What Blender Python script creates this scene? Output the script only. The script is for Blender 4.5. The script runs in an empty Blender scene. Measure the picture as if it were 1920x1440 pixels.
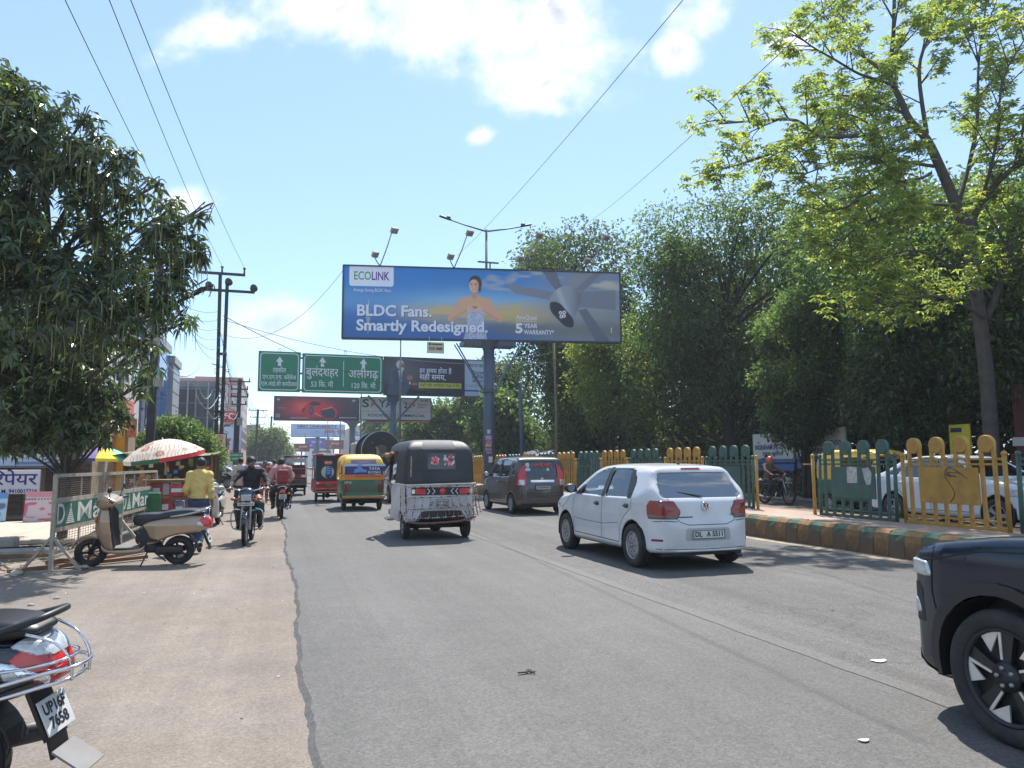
import bpy,bmesh,math,random
import numpy as np
from mathutils import Vector,Matrix,Euler
from mathutils.bvhtree import BVHTree
from mathutils.geometry import delaunay_2d_cdt
random.seed(7)
RNG = np.random.default_rng(7)
R = math.radians
PI = math.pi
SC = bpy.context.scene
COL = SC.collection
# ---------------------------------------------------------------- camera
CAMH = 1.5
YAW,PITCH,ROLL = R(17.6),R(6.02),R(0.3)
cam = bpy.data.cameras.new("camera")
cam.sensor_width = 36.0
cam.lens = 36.0*1400.0/1920.0
cam.clip_start = 0.05
cam.clip_end = 6000.0
camo = bpy.data.objects.new("camera",cam)
COL.objects.link(camo)
_fw = Vector((math.sin(YAW)*math.cos(PITCH),math.cos(YAW)*math.cos(PITCH),math.sin(PITCH)))
_rt = Vector((math.cos(YAW),-math.sin(YAW),0))
_up = _rt.cross(_fw)
_r2 = _rt*math.cos(ROLL) - _up*math.sin(ROLL)
_u2 = _up*math.cos(ROLL) + _rt*math.sin(ROLL)
_m = Matrix((_r2,_u2,-_fw)).transposed().to_4x4()
_m.translation = Vector((0,0,CAMH))
camo.matrix_world = _m
SC.camera = camo
# ---------------------------------------------------------------- world sky and sun
SUN_EL = R(58.0)
SUN_AZ = R(27.0)          # from the road direction (+Y) towards +X
SUN_DIR = Vector((math.sin(SUN_AZ)*math.cos(SUN_EL),math.cos(SUN_AZ)*math.cos(SUN_EL),math.sin(SUN_EL)))
W = bpy.data.worlds.new("World")
SC.world = W
W.use_nodes = True
nt = W.node_tree
nt.nodes.clear()
def wn(kind,**kw):
 n = nt.nodes.new(kind)
 for k,v in kw.items():
  setattr(n,k,v)
 return n
def wmath(op,a,b=None,c=None,clamp=False):
 n = wn("ShaderNodeMath",operation=op,use_clamp=clamp)
 for i,v in enumerate((a,b,c)):
  if v is None:
   continue
  if isinstance(v,(int,float)):
   n.inputs[i].default_value = v
  else:
   nt.links.new(v,n.inputs[i])
 return n.outputs[0]
def wsmooth(x,lo,hi):
 n = wn("ShaderNodeMapRange",interpolation_type="SMOOTHSTEP")
 nt.links.new(x,n.inputs[0])
 n.inputs[1].default_value = lo
 n.inputs[2].default_value = hi
 return n.outputs[0]
sky = wn("ShaderNodeTexSky",sky_type="NISHITA")
sky.sun_disc = False
sky.sun_elevation = SUN_EL
sky.sun_rotation = SUN_AZ
sky.altitude = 200
sky.air_density = 1.0
sky.dust_density = 0.2
sky.ozone_density = 3.0
tc = wn("ShaderNodeTexCoord")
# direction on a tangent plane that faces down the road, well above the horizon
sep = wn("ShaderNodeSeparateXYZ")
nt.links.new(tc.outputs["Generated"],sep.inputs[0])
dx,dy,dz = sep.outputs
fd = wmath("ADD",wmath("MULTIPLY",dx,math.sin(YAW)),wmath("MULTIPLY",dy,math.cos(YAW)))
rd = wmath("SUBTRACT",wmath("MULTIPLY",dx,math.cos(YAW)),wmath("MULTIPLY",dy,math.sin(YAW)))
fdc = wmath("MAXIMUM",fd,0.05)
gu = wmath("DIVIDE",rd,fdc)
gv = wmath("DIVIDE",dz,fdc)
comb = wn("ShaderNodeCombineXYZ")
nt.links.new(gu,comb.inputs[0])
nt.links.new(gv,comb.inputs[1])
def wnoise(scale,detail,rough,off=0.0,dist=0.0):
 n = wn("ShaderNodeTexNoise",noise_dimensions="3D")
 nt.links.new(comb.outputs[0],n.inputs["Vector"])
 n.inputs["Scale"].default_value = scale
 n.inputs["Detail"].default_value = detail
 n.inputs["Roughness"].default_value = rough
 n.inputs["Distortion"].default_value = dist
 if off:
  mp = wn("ShaderNodeMapping")
  mp.inputs["Location"].default_value = (off,off*0.7,off*0.3)
  nt.links.new(comb.outputs[0],mp.inputs[0])
  nt.links.new(mp.outputs[0],n.inputs["Vector"])
 return n.outputs["Fac"]
n_big = wnoise(5.5,9.0,0.58,3.1,0.25)
n_fine = wnoise(19.0,6.0,0.62,1.7)
def blob(cx,cy,rx,ry,ang=0.0,power=1.0):
 """1 at a cloud's middle, falling through 0 at its rim (in tangent-plane units)"""
 a = wmath("SUBTRACT",gu,cx)
 b = wmath("SUBTRACT",gv,cy)
 ca,sa = math.cos(ang),math.sin(ang)
 p = wmath("ADD",wmath("MULTIPLY",a,ca/rx),wmath("MULTIPLY",b,sa/rx))
 q = wmath("SUBTRACT",wmath("MULTIPLY",b,ca/ry),wmath("MULTIPLY",a,sa/ry))
 d = wmath("SQRT",wmath("ADD",wmath("MULTIPLY",p,p),wmath("MULTIPLY",q,q)))
 return wmath("SUBTRACT",1.0,d)
CLOUDS = [  # centre and half-size on the tangent plane (u right, v up), tilt
 (-0.40,0.605,0.10,0.055,0.1),(-0.27,0.635,0.17,0.085,-0.10),(-0.08,0.63,0.24,0.125,-0.2),
 (0.0,0.54,0.17,0.065,-0.26),(0.09,0.62,0.10,0.12,0.1),(0.29,0.65,0.08,0.075,0.5),(0.24,0.575,0.04,0.045,0.3),
 (0.40,0.60,0.07,0.05,0.3),(0.05,0.50,0.06,0.03,-0.3),(-0.045,0.452,0.036,0.020,0.2),
 (-0.02,0.85,0.7,0.14,0.0),(1.0,0.9,0.5,0.2,0.2),
 (-0.33,0.185,0.12,0.05,0.0),(-0.46,0.36,0.05,0.03,0.2),
]
acc = None
for cx,cy,rx,ry,an in CLOUDS:
 b_ = blob(cx,cy,rx,ry,an)
 acc = b_ if acc is None else wmath("MAXIMUM",acc,b_)
shape = wmath("ADD",acc,wmath("MULTIPLY",wmath("SUBTRACT",n_big,0.5),2.6))
shape = wmath("ADD",shape,wmath("MULTIPLY",wmath("SUBTRACT",n_fine,0.5),1.0))
dens = wsmooth(shape,0.0,0.95)
low = wsmooth(gv,0.30,0.12)
dens = wmath("MULTIPLY",dens,wmath("SUBTRACT",1.0,wmath("MULTIPLY",low,0.6)))
front = wsmooth(fd,0.05,0.25)
dens = wmath("MULTIPLY",dens,front)
# the same broken cumulus goes on overhead and behind, on a flat deck
dzc = wmath("MAXIMUM",dz,0.08)
deck = wn("ShaderNodeCombineXYZ")
nt.links.new(wmath("DIVIDE",dx,dzc),deck.inputs[0])
nt.links.new(wmath("DIVIDE",dy,dzc),deck.inputs[1])
dn = wn("ShaderNodeTexNoise")
nt.links.new(deck.outputs[0],dn.inputs["Vector"])
dn.inputs["Scale"].default_value = 1.5
dn.inputs["Detail"].default_value = 9.0
dn.inputs["Roughness"].default_value = 0.58
back = wmath("MULTIPLY",wsmooth(dn.outputs["Fac"],0.52,0.62),wsmooth(dz,0.10,0.25))
back = wmath("MULTIPLY",back,wsmooth(fd,0.45,0.15))
dens = wmath("MAXIMUM",dens,back)
# the thicker middle of a cloud passes less sunlight: a slightly greyer base
grey = wmath("MULTIPLY",wsmooth(shape,0.55,1.25),wsmooth(n_big,0.40,0.62))
cmix = wn("ShaderNodeMix",data_type="RGBA")
nt.links.new(grey,cmix.inputs["Factor"])
cmix.inputs["A"].default_value = (5.6,5.7,5.8,1)
cmix.inputs["B"].default_value = (3.3,3.45,4.0,1)
smix = wn("ShaderNodeMix",data_type="RGBA")
nt.links.new(dens,smix.inputs["Factor"])
# dusty air pales the whole clear sky
veil = wn("ShaderNodeMix",data_type="RGBA",blend_type="MIX")
veil.inputs["Factor"].default_value = 0.36
nt.links.new(sky.outputs[0],veil.inputs["A"])
veil.inputs["B"].default_value = (2.8,4.15,5.9,1)
nt.links.new(veil.outputs["Result"],smix.inputs["A"])
nt.links.new(cmix.outputs["Result"],smix.inputs["B"])
bg = wn("ShaderNodeBackground")
nt.links.new(smix.outputs["Result"],bg.inputs["Color"])
bg.inputs["Strength"].default_value = 0.115
wo = wn("ShaderNodeOutputWorld")
nt.links.new(bg.outputs[0],wo.inputs[0])
sl = bpy.data.lights.new("sun","SUN")
sl.energy = 4.0
sl.angle = R(0.53)
sl.color = (1.0,0.955,0.89)
so = bpy.data.objects.new("sun",sl)
COL.objects.link(so)
so.location = SUN_DIR*60
so.rotation_euler = (-SUN_DIR).to_track_quat("-Z","Y").to_euler()
SC.view_settings.view_transform = "Standard"
SC.view_settings.look = "None"
SC.view_settings.gamma = 1.0
SC.view_settings.use_curve_mapping = False
SC.view_settings.exposure = 0.95
SC.render.engine = "CYCLES"
SC.cycles.max_bounces = 6
SC.cycles.diffuse_bounces = 3
SC.cycles.glossy_bounces = 3
SC.cycles.transmission_bounces = 4
SC.cycles.transparent_max_bounces = 8
SC.cycles.use_denoising = True
SC.cycles.caustics_reflective = False
SC.cycles.caustics_refractive = False
# ---------------------------------------------------------------- materials
MATS = {}
def srgb(r,g,b):
 f = lambda c: c/12.92 if c <= 0.04045 else ((c + 0.055)/1.055) ** 2.4
 return (f(r/255),f(g/255),f(b/255))
def mat(name,col,rough=0.6,metal=0.0,var=0.0,vscale=4.0,bump=0.0,bscale=60.0,coat=0.0,spec=0.5,
  dirt=0.0,dirtcol=(0.22,0.17,0.12),dscale=3.0,attr=None,emit=None,trans=0.0,rvar=0.0):
 """procedural principled material: base colour with noise variation, blotchy dirt and fine relief"""
 if name in MATS:
  return MATS[name]
 m = bpy.data.materials.new(name)
 MATS[name] = m
 m.use_nodes = True
 t = m.node_tree
 bs = t.nodes["Principled BSDF"]
 bs.inputs["Roughness"].default_value = rough
 bs.inputs["Metallic"].default_value = metal
 bs.inputs["Specular IOR Level"].default_value = spec
 if coat:
  bs.inputs["Coat Weight"].default_value = coat
  bs.inputs["Coat Roughness"].default_value = 0.04
 c4 = (*col[:3],1)
 bs.inputs["Base Color"].default_value = c4
 L = t.links.new
 src = None
 co = t.nodes.new("ShaderNodeTexCoord")
 if attr:
  a = t.nodes.new("ShaderNodeAttribute")
  a.attribute_name = attr
  src = a.outputs["Color"]
 if var or rvar:
  n = t.nodes.new("ShaderNodeTexNoise")
  n.inputs["Scale"].default_value = vscale
  n.inputs["Detail"].default_value = 5
  L(co.outputs["Object"],n.inputs["Vector"])
  if var:
   hs = t.nodes.new("ShaderNodeMapRange")
   L(n.outputs["Fac"],hs.inputs[0])
   hs.inputs[1].default_value = 0.25
   hs.inputs[2].default_value = 0.75
   hs.inputs[3].default_value = 1 - var
   hs.inputs[4].default_value = 1 + var
   mx = t.nodes.new("ShaderNodeVectorMath")
   mx.operation = "SCALE"
   if src is None:
    mx.inputs[0].default_value = col[:3]
   else:
    L(src,mx.inputs[0])
   L(hs.outputs[0],mx.inputs["Scale"])
   src = mx.outputs[0]
 if dirt:
  n2 = t.nodes.new("ShaderNodeTexNoise")
  n2.inputs["Scale"].default_value = dscale
  n2.inputs["Detail"].default_value = 8
  n2.inputs["Roughness"].default_value = 0.65
  L(co.outputs["Object"],n2.inputs["Vector"])
  mr = t.nodes.new("ShaderNodeMapRange")
  L(n2.outputs["Fac"],mr.inputs[0])
  mr.inputs[1].default_value = 0.42
  mr.inputs[2].default_value = 0.72
  mr.inputs[3].default_value = 0
  mr.inputs[4].default_value = dirt
  mm = t.nodes.new("ShaderNodeMix")
  mm.data_type = "RGBA"
  L(mr.outputs[0],mm.inputs["Factor"])
  if src is None:
   mm.inputs["A"].default_value = c4
  else:
   L(src,mm.inputs["A"])
  mm.inputs["B"].default_value = (*dirtcol,1)
  src = mm.outputs["Result"]
  ra = t.nodes.new("ShaderNodeMapRange")
  L(mr.outputs[0],ra.inputs[0])
  ra.inputs[3].default_value = rough
  ra.inputs[4].default_value = min(1.0,rough + 0.35)
  L(ra.outputs[0],bs.inputs["Roughness"])
 if src is not None:
  L(src,bs.inputs["Base Color"])
 if bump:
  n3 = t.nodes.new("ShaderNodeTexNoise")
  n3.inputs["Scale"].default_value = bscale
  n3.inputs["Detail"].default_value = 4
  L(co.outputs["Object"],n3.inputs["Vector"])
  b = t.nodes.new("ShaderNodeBump")
  b.inputs["Strength"].default_value = min(1.0,bump)
  b.inputs["Distance"].default_value = 0.01
  L(n3.outputs["Fac"],b.inputs["Height"])
  L(b.outputs[0],bs.inputs["Normal"])
 if emit:
  bs.inputs["Emission Color"].default_value = (*emit[:3],1)
  bs.inputs["Emission Strength"].default_value = emit[3]
 return m
def glass_mat(name,tint=(0.55,0.6,0.6),alpha=0.35,rough=0.03,ior=2.0):
 """thin vehicle glass: part see-through, part glossy"""
 if name in MATS:
  return MATS[name]
 m = bpy.data.materials.new(name)
 MATS[name] = m
 m.use_nodes = True
 t = m.node_tree
 t.nodes.clear()
 o = t.nodes.new("ShaderNodeOutputMaterial")
 tr = t.nodes.new("ShaderNodeBsdfTransparent")
 tr.inputs[0].default_value = (*tint,1)
 gl = t.nodes.new("ShaderNodeBsdfGlossy")
 gl.inputs["Roughness"].default_value = rough
 gl.inputs["Color"].default_value = (0.95,0.97,1,1)
 di = t.nodes.new("ShaderNodeBsdfDiffuse")
 di.inputs[0].default_value = (0.02,0.022,0.025,1)
 fr = t.nodes.new("ShaderNodeFresnel")
 fr.inputs["IOR"].default_value = ior
 mx = t.nodes.new("ShaderNodeMixShader")
 mx.inputs[0].default_value = alpha
 t.links.new(tr.outputs[0],mx.inputs[1])
 t.links.new(di.outputs[0],mx.inputs[2])
 mx2 = t.nodes.new("ShaderNodeMixShader")
 t.links.new(fr.outputs[0],mx2.inputs[0])
 t.links.new(mx.outputs[0],mx2.inputs[1])
 t.links.new(gl.outputs[0],mx2.inputs[2])
 t.links.new(mx2.outputs[0],o.inputs[0])
 return m
def leaf_mat(name,col,trans=(0.25,0.4,0.05),var=0.35,rough=0.45,tw=0.4):
 """leaf: diffuse + translucency, colour varying per leaf through a colour attribute"""
 if name in MATS:
  return MATS[name]
 m = bpy.data.materials.new(name)
 MATS[name] = m
 m.use_nodes = True
 t = m.node_tree
 t.nodes.clear()
 L = t.links.new
 o = t.nodes.new("ShaderNodeOutputMaterial")
 a = t.nodes.new("ShaderNodeAttribute")
 a.attribute_name = "leaf"
 pr = t.nodes.new("ShaderNodeBsdfPrincipled")
 pr.inputs["Roughness"].default_value = rough
 pr.inputs["Specular IOR Level"].default_value = 0.5
 v1 = t.nodes.new("ShaderNodeVectorMath")
 v1.operation = "MULTIPLY"
 L(a.outputs["Color"],v1.inputs[0])
 v1.inputs[1].default_value = col
 L(v1.outputs[0],pr.inputs["Base Color"])
 tl = t.nodes.new("ShaderNodeBsdfTranslucent")
 v2 = t.nodes.new("ShaderNodeVectorMath")
 v2.operation = "MULTIPLY"
 L(a.outputs["Color"],v2.inputs[0])
 v2.inputs[1].default_value = trans
 L(v2.outputs[0],tl.inputs[0])
 mx = t.nodes.new("ShaderNodeMixShader")
 mx.inputs[0].default_value = tw
 L(pr.outputs[0],mx.inputs[1])
 L(tl.outputs[0],mx.inputs[2])
 L(mx.outputs[0],o.inputs[0])
 return m
# ---------------------------------------------------------------- object helpers
def tag(o,label=None,cat=None,group=None,kind=None):
 if label:
  o["label"] = label
 if cat:
  o["category"] = cat
 if group:
  o["group"] = group
 if kind:
  o["kind"] = kind
 return o
def thing(name,label,cat,loc=(0,0,0),rz=0.0,group=None):
 o = bpy.data.objects.new(name,None)
 o.empty_display_size = 0.2
 COL.objects.link(o)
 o.location = loc
 o.rotation_euler = (0,0,rz)
 return tag(o,label,cat,group)
def obj(name,me,m=None,parent=None,loc=None,rot=None,mtx=None):
 o = bpy.data.objects.new(name,me)
 COL.objects.link(o)
 if m is not None and len(me.materials) == 0:
  for q in (m if isinstance(m,(list,tuple)) else [m]):
   me.materials.append(q)
 if parent is not None:
  o.parent = parent
 if mtx is not None:
  o.matrix_local = mtx
 else:
  if loc is not None:
   o.location = loc
  if rot is not None:
   o.rotation_euler = rot
 return o
def copy_tree(root,loc=None,rz=None,label=None,parent=None):
 c = root.copy()
 COL.objects.link(c)
 if parent is not None:
  c.parent = parent
 if loc is not None:
  c.location = loc
 if rz is not None:
  c.rotation_euler = (0,0,rz)
 if label:
  c["label"] = label
 for ch in list(root.children):
  copy_tree(ch,parent=c)
 return c
def frame(axis):
 z = Vector(axis).normalized()
 x = z.orthogonal().normalized()
 y = z.cross(x)
 return x,y,z
class MB:
 """collects simple shapes and links them as one mesh object"""
 def __init__(s):
  s.v,s.f,s.mi,s.sm = [],[],[],[]
  s.cur = 0
 def _add(s,vs,fs,smooth=False):
  b = len(s.v)
  s.v.extend([tuple(p) for p in vs])
  for f in fs:
   s.f.append(tuple(b + i for i in f))
   s.mi.append(s.cur)
   s.sm.append(smooth)
  return s
 def mat(s,i):
  s.cur = i
  return s
 def box(s,c,d,M=None,bev=0.0):
  hx,hy,hz = d[0]/2,d[1]/2,d[2]/2
  b = min(bev,hx*.9,hy*.9,hz*.9)
  if b > 0:
   vs,idx = [],{}
   for sx in (-1,1):
    for sy in (-1,1):
     for sz in (-1,1):
      for k in range(3):
       p = [sx*(hx - (b if k != 0 else 0)),sy*(hy - (b if k != 1 else 0)),sz*(hz - (b if k != 2 else 0))]
       idx[(sx,sy,sz,k)] = len(vs)
       vs.append(p)
   fs = []
   for k,(a,c2) in enumerate(((1,2),(2,0),(0,1))):
    for sg in (-1,1):
     q = []
     for (u,w) in ((-1,-1),(1,-1),(1,1),(-1,1)):
      sgn = [0,0,0]
      sgn[k] = sg
      sgn[a] = u
      sgn[c2] = w
      q.append(idx[(*sgn,k)])
     fs.append(q if sg > 0 else q[::-1])
   for k,(a,c2) in enumerate(((1,2),(2,0),(0,1))):
    for u in (-1,1):
     for w in (-1,1):
      q = []
      for (sg,kk) in ((-1,a),(1,a),(1,c2),(-1,c2)):
       sgn = [0,0,0]
       sgn[k] = sg
       sgn[a] = u
       sgn[c2] = w
       q.append(idx[(*sgn,kk)])
      fs.append(q if u*w < 0 else q[::-1])
   for sx in (-1,1):
    for sy in (-1,1):
     for sz in (-1,1):
      q = [idx[(sx,sy,sz,k)] for k in range(3)]
      fs.append(q if sx*sy*sz > 0 else q[::-1])
  else:
   vs = [(x,y,z) for z in (-hz,hz) for y in (-hy,hy) for x in (-hx,hx)]
   fs = [(0,2,3,1),(4,5,7,6),(0,1,5,4),(2,6,7,3),(0,4,6,2),(1,3,7,5)]
  c = Vector(c)
  if M is not None:
   vs = [M @ Vector(p) + c for p in vs]
  else:
   vs = [Vector(p) + c for p in vs]
  return s._add(vs,fs)
 def beam(s,p0,p1,w,h=None,upv=(0,0,1)):
  """rectangular bar from p0 to p1"""
  p0,p1 = Vector(p0),Vector(p1)
  d = p1 - p0
  z = d.normalized()
  x = z.cross(Vector(upv))
  if x.length < 1e-4:
   x = z.orthogonal()
  x.normalize()
  y = x.cross(z)
  M = Matrix((x,z,y)).transposed()
  return s.box((p0 + p1)/2,(w,d.length,h or w),M)
 def tube(s,pts,r,n=8,cap=True,smooth=True):
  pts = [Vector(p) for p in pts]
  rs = r if isinstance(r,(list,tuple)) else [r]*len(pts)
  rings,vs = [],[]
  prev = None
  for i,p in enumerate(pts):
   if i == 0:
    d = pts[1] - p
   elif i == len(pts) - 1:
    d = p - pts[i - 1]
   else:
    d = (pts[i + 1] - p).normalized() + (p - pts[i - 1]).normalized()
   if d.length < 1e-9:
    d = Vector((0,0,1))
   d.normalize()
   if prev is None:
    x = d.orthogonal().normalized()
   else:
    x = prev - d*prev.dot(d)
    if x.length < 1e-6:
     x = d.orthogonal()
    x.normalize()
   prev = x
   y = d.cross(x)
   ring = []
   for k in range(n):
    a = 2*PI*k/n
    ring.append(len(vs))
    vs.append(p + (x*math.cos(a) + y*math.sin(a))*rs[i])
   rings.append(ring)
  fs = []
  for a,b in zip(rings,rings[1:]):
   for k in range(n):
    k2 = (k + 1) % n
    fs.append((a[k],a[k2],b[k2],b[k]))
  if cap:
   fs.append(tuple(rings[0][::-1]))
   fs.append(tuple(rings[-1]))
  return s._add(vs,fs,smooth)
 def cyl(s,p0,p1,r,n=16,r1=None,smooth=True):
  return s.tube([p0,p1],[r,r if r1 is None else r1],n,True,smooth)
 def lathe(s,prof,c=(0,0,0),axis=(0,0,1),n=24,smooth=True,a0=0,a1=2*PI):
  """prof: list of (radius, height along axis)"""
  x,y,z = frame(axis)
  c = Vector(c)
  closed = abs(a1 - a0 - 2*PI) < 1e-6
  m = n if closed else n + 1
  vs = []
  for (r,h) in prof:
   for k in range(m):
    a = a0 + (a1 - a0)*k/n
    vs.append(c + z*h + (x*math.cos(a) + y*math.sin(a))*r)
  fs = []
  for i in range(len(prof) - 1):
   for k in range(n):
    k2 = (k + 1) % m
    fs.append((i*m + k,i*m + k2,(i + 1)*m + k2,(i + 1)*m + k))
  return s._add(vs,fs,smooth)
 def prism(s,poly,o,ux,uy,depth,smooth=False):
  """2D polygon in the plane (ux, uy) at o, pushed along ux x uy by depth"""
  ux,uy,o = Vector(ux),Vector(uy),Vector(o)
  uz = ux.cross(uy).normalized()
  n = len(poly)
  vs = [o + ux*a + uy*b for a,b in poly] + [o + ux*a + uy*b + uz*depth for a,b in poly]
  area = sum(poly[i][0]*poly[(i + 1) % n][1] - poly[(i + 1) % n][0]*poly[i][1] for i in range(n))
  fs = [tuple(range(n))[::-1],tuple(range(n,2*n))]
  fs += [(i,(i + 1) % n,n + (i + 1) % n,n + i) for i in range(n)]
  if (area < 0) != (depth < 0):
   fs = [f[::-1] for f in fs]
  return s._add(vs,fs,smooth)
 def quad(s,a,b,c,d):
  return s._add([a,b,c,d],[(0,1,2,3)])
 def poly(s,pts):
  return s._add(pts,[tuple(range(len(pts)))])
 def sphere(s,c,r,n=12,m=8,sc=(1,1,1),M=None):
  vs = [(0,0,r*sc[2])]
  for i in range(1,m):
   t = PI*i/m
   for k in range(n):
    a = 2*PI*k/n
    vs.append((r*math.sin(t)*math.cos(a)*sc[0],r*math.sin(t)*math.sin(a)*sc[1],r*math.cos(t)*sc[2]))
  vs.append((0,0,-r*sc[2]))
  fs = [(0,1 + k,1 + (k + 1) % n) for k in range(n)]
  for i in range(m - 2):
   for k in range(n):
    k2 = (k + 1) % n
    fs.append((1 + i*n + k,1 + (i + 1)*n + k,1 + (i + 1)*n + k2,1 + i*n + k2))
  last = len(vs) - 1
  fs += [(last,1 + (m - 2)*n + (k + 1) % n,1 + (m - 2)*n + k) for k in range(n)]
  c = Vector(c)
  vs = [(M @ Vector(p) if M else Vector(p)) + c for p in vs]
  return s._add(vs,fs,True)
 def torus(s,c,axis,r,t,n=24,m=8,sx=1.0):
  x,y,z = frame(axis)
  c = Vector(c)
  vs = []
  for i in range(n):
   a = 2*PI*i/n
   d = x*math.cos(a) + y*math.sin(a)
   for k in range(m):
    b = 2*PI*k/m
    vs.append(c + d*(r + t*math.cos(b)) + z*t*sx*math.sin(b))
  fs = [(i*m + k,((i + 1) % n)*m + k,((i + 1) % n)*m + (k + 1) % m,i*m + (k + 1) % m) for i in range(n) for k in range(m)]
  return s._add(vs,fs,True)
 def mesh(s,name="mesh"):
  me = bpy.data.meshes.new(name)
  me.from_pydata(s.v,[],s.f)
  me.polygons.foreach_set("material_index",s.mi)
  me.polygons.foreach_set("use_smooth",s.sm)
  me.update()
  return me
 def build(s,name,m=None,parent=None,loc=None,rot=None,mtx=None):
  return obj(name,s.mesh(name),m,parent,loc,rot,mtx)
def np_mesh(name,verts,faces,smooth=True,normals=None,cols=None,colname="leaf"):
 """mesh from numpy arrays; faces (n,3) or (n,4); cols per vertex"""
 me = bpy.data.meshes.new(name)
 nv,nf,k = len(verts),len(faces),faces.shape[1]
 me.vertices.add(nv)
 me.vertices.foreach_set("co",np.ascontiguousarray(verts,dtype=np.float32).ravel())
 me.loops.add(nf*k)
 me.loops.foreach_set("vertex_index",np.ascontiguousarray(faces,dtype=np.int32).ravel())
 me.polygons.add(nf)
 me.polygons.foreach_set("loop_start",np.arange(0,nf*k,k,dtype=np.int32))
 me.polygons.foreach_set("use_smooth",np.full(nf,smooth))
 me.update(calc_edges=True)
 if cols is not None:
  a = me.color_attributes.new(colname,"FLOAT_COLOR","POINT")
  c4 = np.ones((nv,4),dtype=np.float32)
  c4[:,:3] = cols
  a.data.foreach_set("color",c4.ravel())
 if normals is not None:
  me.normals_split_custom_set_from_vertices(normals.astype(np.float32).tolist())
 return me
# ---------------------------------------------------------------- signed distance helpers
def smin(a,b,k):
 h = np.clip(0.5 + 0.5*(b - a)/k,0,1)
 return b*(1 - h) + a*h - k*h*(1 - h)
def smax(a,b,k):
 return -smin(-a,-b,k)
def sd_poly(px,py,poly):
 """signed distance (negative inside) of 2D points to a polygon"""
 d = np.full(np.broadcast(px,py).shape,1e9)
 sgn = np.ones_like(d)
 n = len(poly)
 for i in range(n):
  ax,ay = poly[i]
  bx,by = poly[i - 1]
  ex,ey = bx - ax,by - ay
  wx,wy = px - ax,py - ay
  t = np.clip((wx*ex + wy*ey)/(ex*ex + ey*ey + 1e-12),0,1)
  d = np.minimum(d,(wx - ex*t) ** 2 + (wy - ey*t) ** 2)
  c1 = py >= ay
  c2 = py < by
  c3 = ex*wy > ey*wx
  flip = (c1 & c2 & c3) | (~c1 & ~c2 & ~c3)
  sgn = np.where(flip,-sgn,sgn)
 return sgn*np.sqrt(d)
def smooth_poly(pts,closed=True,n=6):
 """Catmull-Rom through points"""
 m = len(pts)
 out = []
 rng = range(m) if closed else range(m - 1)
 for i in rng:
  p0 = pts[(i - 1) % m] if closed or i > 0 else pts[i]
  p1,p2 = pts[i],pts[(i + 1) % m]
  p3 = pts[(i + 2) % m] if closed or i + 2 < m else p2
  for k in range(n):
   t = k/n
   q = []
   for a,b,c,d in zip(p0,p1,p2,p3):
    q.append(0.5*(2*b + (c - a)*t + (2*a - 5*b + 4*c - d)*t*t + (3*b - a - 3*c + d)*t ** 3))
   out.append(tuple(q))
 if not closed:
  out.append(tuple(pts[-1]))
 return out
def round_poly(pts,r,n=4):
 """cut each corner of a polygon with a small curve"""
 out = []
 m = len(pts)
 for i in range(m):
  a,b,c = Vector(pts[i - 1]),Vector(pts[i]),Vector(pts[(i + 1) % m])
  rr = r[i] if isinstance(r,(list,tuple)) else r
  d1,d2 = (a - b),(c - b)
  l = min(rr,d1.length*.45,d2.length*.45)
  if l < 1e-5:
   out.append(tuple(b))
   continue
  p,q = b + d1.normalized()*l,b + d2.normalized()*l
  for k in range(n + 1):
   t = k/n
   out.append(tuple(p*(1 - t) ** 2 + b*2*t*(1 - t) + q*t*t))
 return out
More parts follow.
